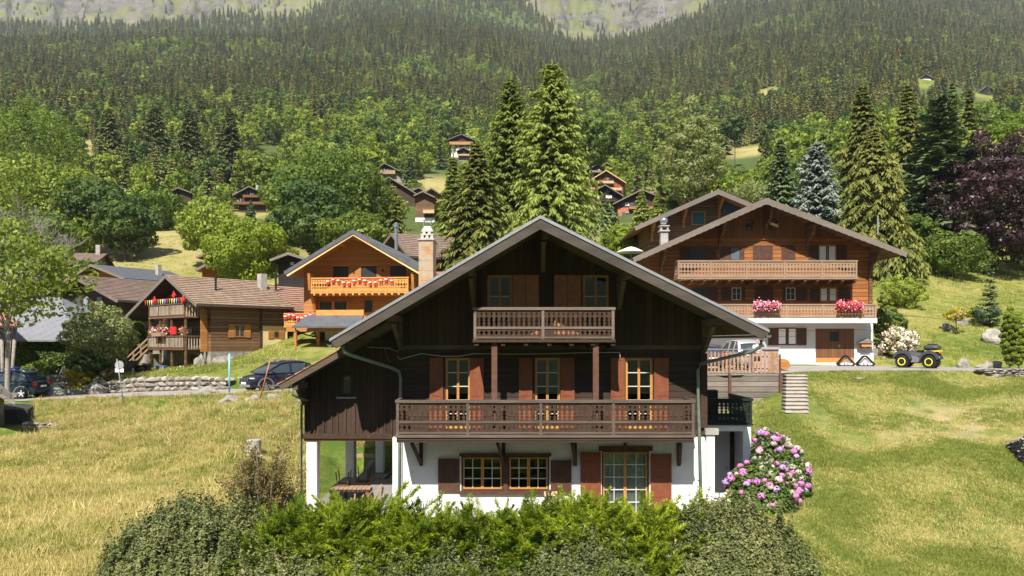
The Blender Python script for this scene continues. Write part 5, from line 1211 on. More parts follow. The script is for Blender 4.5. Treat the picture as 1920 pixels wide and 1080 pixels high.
    # stair at left
    s = MB(); s.beam((-2.6, -1.4, 1.35), (-5.4, -1.9, -.3), .3, .12); s.beam((-2.6, -1.45, 2.2), (-5.4, -1.95, .6), .07, .12); s.beam((-2.6, -1.45, 1.8), (-5.4, -1.95, .2), .05, .09)
    for t in (0, .33, .66, 1): x, y, z = -2.6 - 2.8 * t, -1.45 - .5 * t, 1.35 - 1.65 * t; s.box(x - .05, x + .05, y - .05, y + .05, z - .3 if t > .9 else z, z + .9)
    s.build('wooden_stair', W_LIGHT, H)
    s = MB(); s.prism([(-4.4, -.5), (-2.6, -.5), (-2.6, 1.0), (-3.0, 1.0)][::1], -1.6, -.6); s.build('stair_base', STONE, H)
    # loose things on the balconies, placed in the house's own frame
    M = Matrix.Translation(o2) @ Matrix.Rotation(-phi, 4, 'Z')
    def put(name, lab, cat, x, y, z, mb, m, grp=None): 
        e = mb.build(name, m); e.matrix_world = M @ Matrix.Translation((x, y, z)); e.location = (M @ Vector((x, y, z))); tag(e, lab, cat, grp); return e
    zu = ez(2.0) - .25 + .95
    bn = MB(); cols = [RED, WHITEC, m_plain('green_cloth', (.1, .4, .12)), m_plain('blue_cloth', (.15, .4, .65)), m_plain('yellow_cloth', (.8, .65, .05))]
    for i in range(17):
        x = -2.6 + i * .36; bn.prism([(x, 0), (x + .24, 0), (x + .12, -.38)][::-1], -.01, .01, i * 7 % 5)
    bn.tube([(-2.8, 0, .02), (3.4, 0, .02)], .012, 4); put('bunting', 'row of coloured pennants hung along the upper balcony of the small old chalet', 'bunting', 0, -1.6, zu - .06, bn, cols)
    rd = random.Random(3)
    for k, (x, z, s_, lab) in enumerate(((-1.2, zu, .35, 'red fabric flag laid over the upper balcony rail, the left one'), (1.9, zu + .25, .3, 'red fabric flag on the upper balcony beside the gable window'), (3.3, zu - .1, .28, 'red and white bundle at the right end of the upper balcony'))):
        mb = MB(); mb.prism([(-s_, -.05), (-s_ * .2, .18), (0, .3), (s_ * .3, .12), (s_ * 1.2, .02), (s_ * .3, -.12), (0, -.3), (-s_ * .3, -.1)][::-1], -.03, .03); put('flag', lab, 'flag', x, -1.62, z, mb, RED)
    zl_ = ez(.28) - .82 + .95
    tr_ = MB(); tr_.box(-.75, .75, -.16, .16, -.28, 0); put('planter', 'long wooden planter hung on the lower balcony of the small old chalet', 'planter', -.3, -1.75, zl_ - .05, tr_, W_LIGHT)
    ck = MB()
    for a in (-.3, 0, .28): ck.prism([(a - .12, -.5), (a + .12, -.5), (a + .16, 0), (a - .14, .02)], -.05, .03)
    put('red_cloth', 'red cloth hanging over the lower balcony rail of the small old chalet', 'cloth', 1.75, -1.6, zl_ + .1, ck, RED)
    for k, (x, lab) in enumerate(((-2.2, 'potted plant with pink flowers at the left end of the lower balcony'), (-.35, 'pale flower bunch in the middle of the lower balcony'), (2.6, 'pale and pink flower bunch at the right end of the lower balcony'))):
        r2 = np.random.RandomState(k + 5); n = 140; C = r2.normal(0, 1, (n, 3)); C = C / np.linalg.norm(C, axis=1)[:, None] * .28; C[:, 2] += .3; D = unit(r2.normal(0, 1, (n, 3))); U = unit(np.cross(D, r2.normal(0, 1, (n, 3))))
        V, Q = leaves(C, D, U, np.full(n, .12), np.full(n, .1), .8); me = np_mesh('potted_flowers', V, Q, r2.rand(n), [m_plain('mixed_petals', (.75, .5, .5)), LF['green'], RED], r2.choice([0, 1, 2], n)); q = bpy.data.objects.new('potted_flowers', me); COL.objects.link(q); q.matrix_world = M @ Matrix.Translation((x, -1.3, zl_)); tag(q, lab, 'flowers')
    return M
MSC = small_chalet()
# ---------------------------------------------------------------- houses further up
def far_house(label, ridge, lt, rt, base, Y, D=9, wall_u=W_OLD, wall_l=None, split=None, roofm=SLATE, rake=RAKEW, bals=(), wins=(), inset=.13, cat='chalet', chim=None, over=1.2, fas=.3):
    Yr = Y - over; xr, zr = XP(ridge[0], Yr), ZP(ridge[1], Yr); xl, zl = XP(lt[0], Yr), ZP(lt[1], Yr); xR, zR = XP(rt[0], Yr), ZP(rt[1], Yr); zb = ZP(base, Y)
    o = Vector(((xl + xR) / 2, Y, zb)); ORG[0] = o; H = empty('chalet', o, 0, label, cat)
    roof, top = roofing(H, xl, zl, xr, zr, xR, zR, Yr, Y + D + .6, roofm, rake, .15, fas, None, soff=wall_u)
    w_ = (xR - xl) * inset; x0, x1 = xl + w_, xR - w_; zs = ZP(split, Y) if split else zb - 3
    wall(MB(), x0, x1, zs, lambda x: max(zs, top(x) - .2), [xr], Y, Y + D).build('wall', wall_u, H)
    if split: B(x0 + .02, x1 - .02, Y + .02, Y + D, zb - 3, zs - .002).build('lower_wall', wall_l, H)
    for a, b, t, c, m in bals:
        xa, xb, z1, z0 = XP(a, Y - 1.2), XP(b, Y - 1.2), ZP(t, Y - 1.2), ZP(c, Y - 1.2)
        q = MB(); q.box(xa, xb, Y - 1.2, Y - 1.14, z0, z1 - .05); q.box(xa, xa + .06, Y - 1.14, Y, z0, z1 - .05); q.box(xb - .06, xb, Y - 1.14, Y, z0, z1 - .05); q.box(xa, xb, Y - 1.14, Y, z0, z0 + .12)
        bb = q.build('balcony', m, H); B(xa - .05, xb + .05, Y - 1.25, Y - 1.1, z1 - .04, z1 + .03).build('top_rail', m, bb)
    for q in wins:
        a, b, t, c = q[:4]; m = q[4] if len(q) > 4 else FARGLASS; xa, xb, z1, z0 = XP(a, Y), XP(b, Y), ZP(t, Y), ZP(c, Y)
        f = B(xa - .08, xb + .08, Y - .06, Y - .003, z0 - .08, z1 + .08).build('window', W_WHITE if m is FARGLASS else W_MID, H); B(xa, xb, Y - .09, Y - .062, z0, z1).build('pane', m, f)
    if chim: c = MB().box(XP(chim[0], Y + 3) - .35, XP(chim[0], Y + 3) + .35, Y + 3, Y + 3.6, zl, ZP(chim[1], Y + 3)).build('chimney', CONC, roof)
    ORG[0] = Vector((0, 0, 0)); return H
BRICK = m_plain('brick_red_plaster', (.40, .16, .09), .85, .2, 0, .15, 3)
BLUEB = m_plain('blue_towels', (.35, .6, .7)); ORNB = m_plain('orange_balcony', (.42, .20, .09), .8, .2, 0, .2, 3); PALEB = m_plain('pale_timber_balcony', (.52, .36, .20), .8, .2, 0, .2, 3)
WHW = PLASTER
far_house('dark gabled chalet with a white lower floor and brown balcony, high in the trees', (864.7, 250.8), (838.3, 261.5), (893.7, 263.4), 287, 300, 10, W_OLD, WHW, 270.5, bals=[(842, 886, 265.5, 271, ORNB)], wins=[(847, 857, 273.5, 276.2), (861, 871, 273, 275.8), (874, 884, 273, 275.8)])
far_house('little brown hut just below the white-based chalet high in the trees', (868.5, 275.4), (855.9, 282.4), (882.2, 282.8), 298, 285, 7, W_OLD, W_GREY, 294, bals=[(858, 880, 289, 291.5, PALEB)])
far_house('black chalet with a pale balcony and blue towels above the dry meadow', (720.5, 304.7), (700.8, 320), (759, 325), 328, 230, 9, W_BLACK, STONE, 326.5, bals=[(705.5, 741, 319, 326, W_LIGHT)], wins=[(719, 722, 316, 322, BLUEB), (726, 729, 317, 322, BLUEB), (730.5, 733, 317, 322, BLUEB)], inset=.06)
far_house('dark long-roofed chalet half hidden behind trees left of the dry meadow', (729, 331), (712.5, 341), (781, 362.5), 372, 195, 8, W_OLD, inset=.06, wins=[(733, 738, 350, 354)])
far_house('small dark barn roof peeping out below the dry meadow', (784.5, 350.5), (774, 356), (797, 357.5), 368, 200, 6, W_BLACK)
far_house('reddish gable behind the tall brown chalet beside the big larches', (809, 351.7), (795, 360), (826, 363), 385, 175, 7, W_RED)
far_house('tall brown chalet with a pale balcony, left of the big larches', (792.5, 357.5), (775, 366), (816, 369), 425, 165, 8, W_MID, WHW, 408, bals=[(793, 814, 393, 399.5, PALEB)], wins=[(797, 803, 401, 407, BLACK), (806, 811, 401, 407, BLACK)], inset=.06)
far_house('topmost dark chalet of the cluster right of the big larches', (1131.7, 301.4), (1097.4, 318.3), (1154, 313), 330, 225, 9, W_OLD, bals=[(1110, 1128, 319.5, 323, W_GREY)], wins=[(1121, 1124, 317, 320, BLUEB)])
far_house('broad brown chalet with two honey-coloured balconies in the hillside cluster', (1136.6, 318.3), (1099, 341.7), (1175, 342.3), 370, 205, 10, W_MID, wall_l=W_MID, rake=PALEB, bals=[(1121, 1151, 339, 343.5, PALEB), (1097, 1166, 351.5, 356.5, PALEB)], wins=[(1122, 1128, 334.5, 338.5, RED), (1140, 1148, 334.5, 338.5), (1113, 1119, 347, 351, RED), (1153, 1157, 346.5, 351, RED), (1159, 1163, 347, 351, RED)], inset=.07)
far_house('black chalet with bright windows in front of the broad brown one', (1134.8, 345.4), (1102.9, 363), (1170, 367), 395, 190, 10, W_BLACK, W_OLD, 377, bals=[(1120, 1155, 373, 377.5, W_OLD)], wins=[(1120.5, 1124.5, 366, 371.5, WHITEC), (1136, 1139, 366.5, 371.5, WHITEC), (1140, 1143, 367, 372, WHITEC), (1144, 1147, 367, 371.5, WHITEC), (1138.5, 1142.5, 356, 359.5)], inset=.06)  # bright windows: plain white panes, their light put into the colour
far_house('dark brown gable partly hidden behind the brick-red chalet', (1237, 355), (1215, 364), (1260, 366), 395, 180, 8, W_RED)
far_house('brick-red chalet with teal shutters and a red railing, among small spruces', (1204, 353.8), (1149, 381.5), (1254, 375), 421, 165, 10, W_OLD, BRICK, 389, rake=RAKEW, bals=[(1180, 1243, 387, 391.5, BRICK), (1153, 1190, 406, 411.5, m_plain('red_railing', (.45, .10, .06)))], wins=[(1172, 1175, 380, 386, WHITEC), (1176.5, 1179.5, 380, 386, WHITEC), (1166, 1171, 380, 387, TEAL), (1181, 1186, 380, 387, TEAL), (1173, 1179, 399, 405), (1167, 1172, 398.5, 406, TEAL), (1180, 1185, 395, 406, TEAL)], inset=.1)
far_house('brown chalet with a small gallery above a grey terrace wall at left', (466.7, 348.3), (435, 365.5), (506.7, 366.7), 390, 200, 9, W_OLD, bals=[(455, 484, 365, 370, W_MID), (436, 500, 378, 383, W_MID)], wins=[(460, 464, 360.5, 364.5), (470, 474, 360.5, 364.5), (447, 451, 373, 377), (488, 492, 373, 377)], chim=(482, 347))
far_house('grey-roofed brown chalet showing only its gable above the leafy trees', (333, 350.7), (296.7, 370), (363, 361.7), 390, 200, 9, W_OLD)
far_house('slanting brown roof edge among dark trees, leftmost on the slope', (206.7, 342.7), (196, 352), (243, 357.5), 378, 190, 8, W_OLD)
far_house('low flat brown shed among trees high above the village', (508, 274.5), (488, 278), (528, 277.5), 287, 330, 6, W_OLD)
far_house('brown barn with a bare sloping roof beside the round bright tree', (421, 459), (367, 481), (462, 477), 505, 95, 7, W_OLD)
far_house('tiny orange-brown garden shed below the barn beside the bright tree', (385, 494), (365, 505), (408, 501), 517, 84, 4, W_HONEY, cat='shed')
far_house('dark chalet with a brown roof hidden left of the honey-coloured chalet', (540, 472.5), (505, 486), (584, 487), 512, 80, 8, W_BLACK, roofm=m_plain('brown_roofing', (.22, .13, .09), .85, .2, 0, .25, 2), wins=[(545, 551, 492, 497, BLUEB), (570, 576, 492, 497, BLUEB)])
far_house('small dark cottage with a white front in a clearing, right of the centre', (1357.7, 280), (1345, 289), (1386, 295.5), 299, 330, 8, W_BLACK, WHW, 293)
far_house('far dark hut with a white front, leftmost of the three on the upper slope', (1736, 138), (1726, 145.5), (1751, 147), 155, 560, 10, W_BLACK, WHW, 148)
far_house('far small red-brown hut, middle one of the three on the upper slope', (1793, 157), (1785, 163), (1803, 164), 171, 560, 8, W_RED)
far_house('far dark barn, rightmost of the three on the upper slope', (1852, 160), (1829, 177), (1864, 168), 184, 560, 10, W_BLACK)
far_house('bit of a brown roof behind the right shoulder of the big red-brown chalet', (1557, 386), (1523, 399.5), (1585, 399), 425, 84, 6, W_RED)
far_house('small dark hut in trees beside the black chalet roof, low in the cluster', (1118, 435), (1106, 443), (1134, 443), 470, 125, 5, W_OLD, cat='hut')
far_house('tiny white cabin among bushes in the clearing right of the birch', (1400, 296), (1388, 301), (1412, 301.5), 306, 335, 5, WHW, cat='cabin')
def rot_house(label, X, Y, zr, phi, wl, wr, zl, zR, Lr, zb, wallm, roofm, tiles=None, rows=14, bal=None, wins=(), chims=(), rake=RAKEW, over=1.2):
    o = Vector((X + math.sin(phi) * over, Y + math.cos(phi) * over, zb)); H = empty('chalet', o, -phi, label, 'chalet')
    ro, top = roofing(H, -wl, zl - zb, 0, zr - zb, wr, zR - zb, -over, Lr - over, roofm, rake, .12, .28, tiles, rows, soff=W_OLD)
    wall(MB(), -wl + .9, wr - .9, -2.0, lambda x: top(x) - .2, [0], 0, Lr - over - .6).build('wall', wallm, H)
    for a, b, c, d, m in wins:
        f = B(a - .07, b + .07, -.06, -.003, c - .07, d + .07).build('window', W_MID, H); B(a, b, -.09, -.062, c, d).build('pane', m, f)
    if bal:
        a, b, z = bal; q = MB(); q.box(a, b, -1.1, -1.04, z, z + .9); q.box(b - .06, b, -1.04, 0, z, z + .9); q.box(a, b, -1.04, 0, z, z + .1); q.build('balcony', W_RED, H)
    for x, y, h in chims: MB().box(x - .25, x + .25, y, y + .5, top(x) - .3, top(x) + h).build('chimney', CONC, ro)
    return H
GBL = m_plain('grey_blue_shutter', (.22, .28, .34))
BT = m_tile('dull_brown_tiles', (0.15, 0.10, 0.08), (0.30, 0.22, 0.18))
rot_house('dark chalet with pale blue shutters and brown tiles, left behind the small old one', -40.07, 68, 6.04, R(30), 9, 6.9, 3.0, 3.55, 9.5, 0.2, W_OLD, SLATE, BT, 16, bal=(-7, 4.5, 1.3), wins=[(-3.2, -2.6, 2.4, 3.8, GBL), (-1.2, -.5, 2.4, 3.9, FARGLASS), (-.1, .6, 2.4, 3.9, GBL), (2.0, 2.7, 2.4, 3.8, GBL)])
rot_house('orange-brown chalet with a dark slate roof, second row at left', -48.0, 85, 8.8, R(30), 5.5, 6.4, 7.0, 6.95, 10, 3, W_RED, SLATE, None, chims=[(3.0, 5, 1.2)])
rot_house('long brown-roofed chalet partly behind the front left tree', -63.0, 98, 11.75, R(76), 6, 6.4, 9.5, 9.6, 9, 5, W_MID, BT, BT, 12, chims=[(.3, 6.5, 1.2)])
rot_house('brown-tiled house whose roof shows right behind the honey-coloured chalet', XP(733, 74), 74, ZP(437, 74), R(62), 4, 5.2, ZP(460, 74), ZP(482, 70) , 9, 4.2, W_RED, BT, BT, 12, chims=[(2.2, 5.5, 1.0)])
def slate_barn():
    o = Vector((-37, 51.2, -3.2)); ORG[0] = o; H = empty('barn', o, 0, 'old barn with a pale slate hip roof and an ivy-grown dark wall at left', 'barn')
    m, nt = newmat('pale_slate'); v = coords(nt); sx = N(nt, 'ShaderNodeSeparateXYZ'); L(nt, v, sx.inputs[0])
    d = math_(nt, 'FRACT', math_(nt, 'DIVIDE', math_(nt, 'SUBTRACT', sx.outputs[0], math_(nt, 'MULTIPLY', sx.outputs[2], 1.15)), .9)); d2 = math_(nt, 'LESS_THAN', d, .09)
    e = math_(nt, 'LESS_THAN', math_(nt, 'FRACT', math_(nt, 'DIVIDE', sx.outputs[2], .16)), .55)
    c = mixc(nt, noise(nt, v, 1.2, 4), (.14, .14, .15), (.24, .24, .255)); c = mixc(nt, math_(nt, 'MULTIPLY', math_(nt, 'MULTIPLY', d2, e), .7), c, (.07, .07, .08))
    out(nt, principled(nt, c, .6, .3).outputs[0])
    zt, ze = 3.35, .10; r = MB(); a = (-47, 51, ze); b = (-29.6, 51, ze); c_ = (-29.6, 62, ze); d_ = (-47, 62, ze); e_ = (-43, 56.5, zt); f_ = (-34.2, 56.5, zt)
    r.add([a, b, c_, d_, e_, f_] + [(p[0], p[1], p[2] - .1) for p in (a, b, c_, d_)], [(0, 1, 5, 4), (1, 2, 5), (2, 3, 4, 5), (3, 0, 4), (0, 6, 7, 1), (1, 7, 8, 2), (2, 8, 9, 3), (3, 9, 6, 0), (9, 8, 7, 6)]); r.build('roof', m, H)
    wall(MB(), -46, -30.6, -4, lambda x: ze - .11, [], 52.0, 61, ).build('wall', W_BLACK, H)
    B(-37.0, -36.2, 51.9, 51.998, -3.4, -1.6).build('door', W_GREY, H); B(-34.9, -33.2, 51.9, 51.998, -3.4, -1.5).build('barn_door', BLACK, H)
    B(-46.9, -29.7, 50.9, 50.98, ze - .12, ze - .02).build('gutter', GREENP, H)
    rd = np.random.RandomState(9); n = 5200; C = np.stack([rd.uniform(-36.6, -30.4, n), rd.uniform(51.5, 51.97, n), rd.uniform(-1.6, -.05, n) - (rd.rand(n) ** 2) * .6], -1); Nn = unit(np.array([0, -1, .4]) + rd.normal(0, .5, (n, 3))); D = unit(np.cross(Nn, rd.normal(0, 1, (n, 3)))); U = np.cross(Nn, D); V, Q = leaves(C - np.array(o), D, U, rd.uniform(.1, .22, n), rd.uniform(.1, .2, n), .5)
    me = np_mesh('ivy', V, Q, rd.rand(n), [LF['dark']]); q = bpy.data.objects.new('ivy', me); COL.objects.link(q); q.parent = H
    ORG[0] = Vector((0, 0, 0))
slate_barn()
def edge_buildings():
    # tiled lean-to at the left edge of the picture
    o = Vector((-36, 49, -3.6)); ORG[0] = o; H = empty('shelter', o, 0, 'open shelter with an orange tiled roof on grey poles at the left edge', 'shelter')
    t = MB(); slope_courses(t, (-44, 48.0, ZP(611, 48.0)), (XP(38, 48.0), 48.0, ZP(611, 48.0)), (XP(38, 48.0) - 4.2, 51.5, ZP(611, 48.0) + 1.7), (-44, 51.5, ZP(611, 48.0) + 1.7), 9, .05); t.build('roof', m_tile('orange_brown_tiles', (.28, .11, .06), (.5, .24, .14)), H)
    s = MB(); s.add([(XP(38, 48.0), 48.02, ZP(611, 48.0) - .02), (XP(38, 48.0) - 4.2, 51.5, ZP(611, 48.0) + 1.68), (-44, 51.5, ZP(611, 48.0) + 1.68), (-44, 48.02, ZP(611, 48.0) - .02), (XP(38, 48.0), 48.02, ZP(611, 48.0) - .12), (XP(38, 48.0) - 4.2, 51.5, ZP(611, 48.0) + 1.4), (-44, 51.5, ZP(611, 48.0) + 1.4), (-44, 48.02, ZP(611, 48.0) - .12)], [(0, 1, 2, 3), (7, 6, 5, 4), (0, 4, 5, 1), (3, 7, 4, 0)]); s.build('roof_frame', W_OLD, H)
    for k, (a, b) in enumerate(((6, 3), (13, 19), (20, 29), (-12, -10))):
        MB().tube([P(a, 738, 48.6), P((a + b) / 2, 680, 48.7), P(b, 612, 48.8)], .11, 8).build('pole', M_BARKG, H, True)
    ORG[0] = Vector((0, 0, 0))
    o = Vector((-25.6, 36, -5.2)); ORG[0] = o; H = empty('shed', o, 0, 'corner of a low shed with an old board roof, cut by the lower left edge', 'shed')
    r = MB(); r.add([(-30, 35, ZP(752, 35) + 3.6), (XP(28, 35), 35, ZP(752, 35)), (XP(24, 38.5), 38.5, ZP(752, 35) + .05), (-30, 38.5, ZP(752, 35) + 3.65), (-30, 35, ZP(752, 35) + 3.45), (XP(28, 35), 35, ZP(760, 35)), (XP(24, 38.5), 38.5, ZP(760, 35)), (-30, 38.5, ZP(752, 35) + 3.45)], [(0, 1, 2, 3), (7, 6, 5, 4), (0, 4, 5, 1), (1, 5, 6, 2), (2, 6, 7, 3)]); r.build('roof', W_GREY, H)  # roof slope carried up out of view to shade the retaining wall
    MB().prism([(-29.5, -5.6), (XP(8, 38.4), -5.6), (XP(8, 38.4), ZP(755, 35)), (-29.5, ZP(752, 35) + 3.0)], 36, 38.4).build('wall', STONE, H)
    ORG[0] = Vector((0, 0, 0))
edge_buildings()
def parasol():
    o = P(1183, 500, 58); e = empty('parasol', o, 0, 'open cream parasol beside the left corner of the big red-brown chalet', 'parasol')
    z = ZP(463, 58) - o.z; MB().lathe([(.03, 0), (.03, z)], 0, 0, 0, 8).build('pole', METAL, e)
    MB().lathe([(1.15, z - .42), (.8, z - .25), (.3, z - .04), (.02, z + .02)], 0, 0, 0, 8).build('canopy', m_plain('cream_canvas', (.78, .74, .52), .8, .2), e)
parasol()
# ---------------------------------------------------------------- single trees of the village
def hx(px, py_top, py_base, Y): return XP(px, Y), (py_base - py_top) * Y / F, ZP(py_base, Y)
def put_conifer(label, px, pt, Y, wpx, leaf, seed, lev=44, nb=15, seg=11, lw=.26, droop=.5, name='spruce', jag=.35, power=.8, z=None, base=.06, hang=.4, cat='spruce', tr=.3, ll=.42):
    x = XP(px, Y); gz = tz(x, Y) if z is None else z; h = ZP(pt, Y) - gz; r = wpx * Y / F / 2
    return tree(name, label, cat, (x, Y, gz - .1), spruce_arr(h, r, lev, nb, seg, lw, droop, seed, base, power, jag, .12, ll, hang), trunk_arr(h * .95, tr, seed=seed, rt=.1), LF[leaf], rz=seed * 1.3)
put_conifer('tallest light-green larch behind the black chalet, right one of the tall pair', 1035, 116, 74, 245, 'larch', 1, 96, 21, 14, .22, .5, 'larch', .6, .60, cat='larch', hang=.55, ll=.34)
put_conifer('second tall light-green larch, left one of the tall pair', 958, 140, 77, 215, 'larch', 2, 90, 20, 13, .22, .5, 'larch', .6, .66, cat='larch', hang=.55, ll=.34)
put_conifer('lower yellowish spruce at the left foot of the two tall larches', 893, 262, 72, 190, 'litspruce', 3, 48, 15, 11, .28, .55, 'spruce', .5, .75)
put_conifer('slim pale green conifer between the tall larches and the dry meadow', 850, 288, 84, 110, 'larch', 4, 44, 13, 9, .26, .45, 'larch', .45, .7, cat='larch')
put_conifer('small dark-stemmed spruce with drooping sparse boughs right of the round maple', 742, 350, 78, 90, 'litspruce', 5, 26, 10, 8, .28, .8, 'spruce', .5, .85)
put_conifer('tall spruce with yellow-tipped boughs, leftmost of the group right of the red-brown chalet', 1618, 152, 92, 150, 'litspruce', 6, 52, 17, 12, .27, .7, 'spruce', .4, .75, hang=.6)
put_conifer('broad spruce in front of the tall conifer group at right', 1640, 236, 78, 200, 'litspruce', 7, 56, 18, 13, .26, .7, 'spruce', .5, .75, hang=.5)
put_conifer('tall spruce, second from the left in the conifer group at right', 1703, 150, 90, 125, 'litspruce', 8, 52, 17, 12, .27, .7, 'spruce', .4, .75, hang=.6)
put_conifer('blue-green pine in the conifer group left of the purple tree', 1765, 178, 86, 175, 'fir', 9, 44, 13, 9, .42, .25, 'pine', .5, .55, cat='pine', hang=.1)
put_conifer('narrow pointed spruce above the purple tree, left one', 1785, 152, 100, 90, 'litspruce', 10, 40, 11, 8, .34, .6)
put_conifer('narrow pointed spruce above the purple tree, right one', 1818, 165, 104, 85, 'litspruce', 11, 40, 11, 8, .34, .6)
put_conifer('silvery blue cedar behind the ridge of the red-brown chalet', 1531, 262, 82, 140, 'blue', 12, 40, 13, 10, .30, .35, 'cedar', .45, .6, cat='cedar', hang=.5)
put_conifer('dark green fir left of the silvery cedar', 1463, 258, 86, 110, 'fir', 13, 42, 12, 9, .32, .45, 'fir', .35, .8, cat='fir')
put_conifer('small dark spruce below the black chalet of the hillside cluster', 1139, 374, 128, 58, 'fir', 14, 26, 10, 6, .4, .4)
put_conifer('small light spruce in front of the brick-red chalet, left one', 1203, 355, 120, 52, 'larch', 15, 26, 10, 6, .38, .4)
put_conifer('small light spruce in front of the brick-red chalet, right one', 1234, 357, 122, 44, 'larch', 16, 26, 10, 6, .38, .4)
put_conifer('small cedar-like tree beside the black chalet with blue towels', 770, 285, 225, 34, 'fir', 17, 20, 10, 5, .6, .3)
put_conifer('small dark spruce between two roofs in the leafy slope at left', 376, 338, 185, 36, 'fir', 18, 20, 10, 5, .5, .4)
put_conifer('small spruce on the terrace before the brown chalet at left', 470, 374, 175, 26, 'fir', 19, 18, 9, 5, .4, .4)
put_conifer('dark spruce in the left wood, leftmost', 40, 190, 235, 100, 'spruce', 20, 40, 13, 10, .6, .5)
put_conifer('tall ragged spruce in the left wood above the meadow', 290, 195, 238, 110, 'spruce', 21, 42, 13, 10, .6, .5)
put_conifer('tall ragged spruce next to the gap with the far meadow', 205, 200, 240, 80, 'spruce', 22, 40, 13, 10, .6, .5)
put_conifer('tallest dark spruce right above the grey roofs at left', 430, 200, 222, 90, 'spruce', 23, 42, 13, 10, .6, .5)
put_conifer('bushy dark spruce low in the left wood', 355, 205, 236, 90, 'spruce', 24, 40, 13, 10, .6, .5)
def put_leafy(label, px, pt, pb, Y, wpx, leaf, seed, blobs=50, per=150, lw=.3, name='leafy_tree', shape='round', base=.2, bs=.3, cat='tree', bark_m=None, tr=.2, rough=.3, z=None, nl=12):
    x = XP(px, Y); gz = tz(x, Y) if z is None else z; h = ZP(pt, Y) - gz; r = wpx * Y / F / 2; b = max(.05, (ZP(pb, Y) - gz) / h) if pb else base
    c = crown_arr(h, r, b, blobs, per, lw, seed, shape, rough, bs)
    return tree(name, label, cat, (x, Y, gz - .1), c[:3], bark(h, tr, c[3], max(b, .12), seed, nl=nl), LF[leaf], bark_m, rz=0)
put_leafy('large round yellow-green tree behind the honey-coloured chalet', 612, 292, 470, 125, 215, 'green', 1, 90, 160, .5, cat='tree')
put_leafy('dark dense maple in front of the large round tree', 588, 345, 470, 100, 150, 'dark', 2, 70, 160, .4, name='maple_tree', cat='maple')
put_leafy('bright green maple above the small old chalet roof', 470, 414, 525, 82, 140, 'bright', 3, 64, 170, .3, name='maple_tree', cat='maple')
put_leafy('mid-green tree left of the bright maple', 396, 380, 475, 104, 120, 'green', 4, 50, 140, .4)
put_leafy('greyish leafy tree right of the large round tree', 690, 330, 440, 130, 120, 'green', 5, 50, 140, .45)
put_leafy('dense leafy tree behind the flue of the honey-coloured chalet', 668, 400, 475, 88, 120, 'green', 6, 50, 150, .34)
put_leafy('round leafy tree behind the left larch foot', 1108, 208, 300, 170, 100, 'dark', 7, 40, 130, .6)
put_leafy('pale fluffy birch above the rear brown chalet', 1298, 195, 400, 118, 125, 'pale', 8, 90, 130, .36, name='birch_tree', shape='col', cat='birch', bark_m=M_BARKG, bs=.24)
put_leafy('light green tree left of the pale birch', 1272, 330, 395, 130, 50, 'bright', 9, 46, 130, .45)
put_leafy('rounded green tree right of the pale birch', 1360, 330, 420, 120, 130, 'green', 10, 46, 130, .45)
put_leafy('dark green bush-like tree on the clearing', 1378, 215, 262, 260, 50, 'dark', 11, 26, 90, .7)
put_leafy('light leafy tree below the dark fir', 1420, 345, 420, 108, 110, 'pale', 12, 46, 130, .4)
put_leafy('bright yellow-green bush tree beside the cream parasol', 1168, 424, 490, 70, 90, 'bright', 13, 40, 150, .22, cat='bush')
put_leafy('spreading dark purple tree on the right lawn', 1850, 248, 520, 84, 210, 'purple', 14, 110, 210, .30, name='copper_beech', shape='round', cat='copper beech', tr=.4, bs=.22)
put_leafy('small green tree with dark forked trunk before the purple tree', 1782, 440, 515, 80, 120, 'green', 15, 46, 130, .26, tr=.15)
put_leafy('bright green leafy tree at the right edge behind the purple tree', 1893, 225, 330, 100, 130, 'bright', 16, 50, 150, .36)
put_leafy('green tree under the tall conifers right of the roof', 1715, 400, 480, 84, 90, 'green', 17, 40, 140, .3)
put_leafy('low dark shrub under the conifers beside the roof corner', 1672, 470, 512, 80, 90, 'fir', 18, 30, 130, .25, base=.05, cat='shrub', name='shrub')
put_leafy('upright green shrub on the slope above the stair, the larger one', 1697, 515, 572, 64, 66, 'green', 19, 30, 120, .16, base=.08, cat='shrub', name='shrub', tr=.06)
put_leafy('small round green shrub beside the larger one on the slope', 1658, 545, 578, 62, 26, 'green', 20, 14, 90, .14, base=.15, cat='shrub', name='shrub', tr=.04)
put_leafy('leafy rhododendron beside the side stair of the red-brown chalet', 1668, 572, 635, 53, 60, 'dark', 21, 30, 130, .14, base=.05, cat='shrub', name='shrub', tr=.05)
put_leafy('yellowish bush beside the upright stone on the lawn', 1793, 575, 600, 57, 44, 'yellow', 22, 14, 80, .12, base=.1, cat='bush', name='bush', tr=.04)
put_conifer('thin young conifer with airy boughs on the right lawn', 1857, 484, 60, 44, 'fir', 31, 18, 7, 6, .16, .15, 'young_conifer', .5, .7, cat='sapling', tr=.05)
put_leafy('low dark juniper cushion at the foot of the young conifer', 1845, 577, 590, 60, 56, 'fir', 23, 14, 110, .13, base=.02, cat='shrub', name='shrub', tr=.04)
for k, (px, pt) in enumerate(((1893, 574), (1910, 584))):
    x = XP(px, 47); gz = tz(x, 47) + .1; h = ZP(pt, 47) - gz
    c = crown_arr(h, .50, .0, 60, 210, .10, 60 + k, 'col', .1, .35); tree('thuja', ('tall clipped golden-green thuja column above the stone wall, left one', 'clipped golden-green thuja column above the stone wall, right one')[k], 'thuja', (x, 47, gz), c[:3], trunk_arr(h * .8, .06), LF['thuja'])
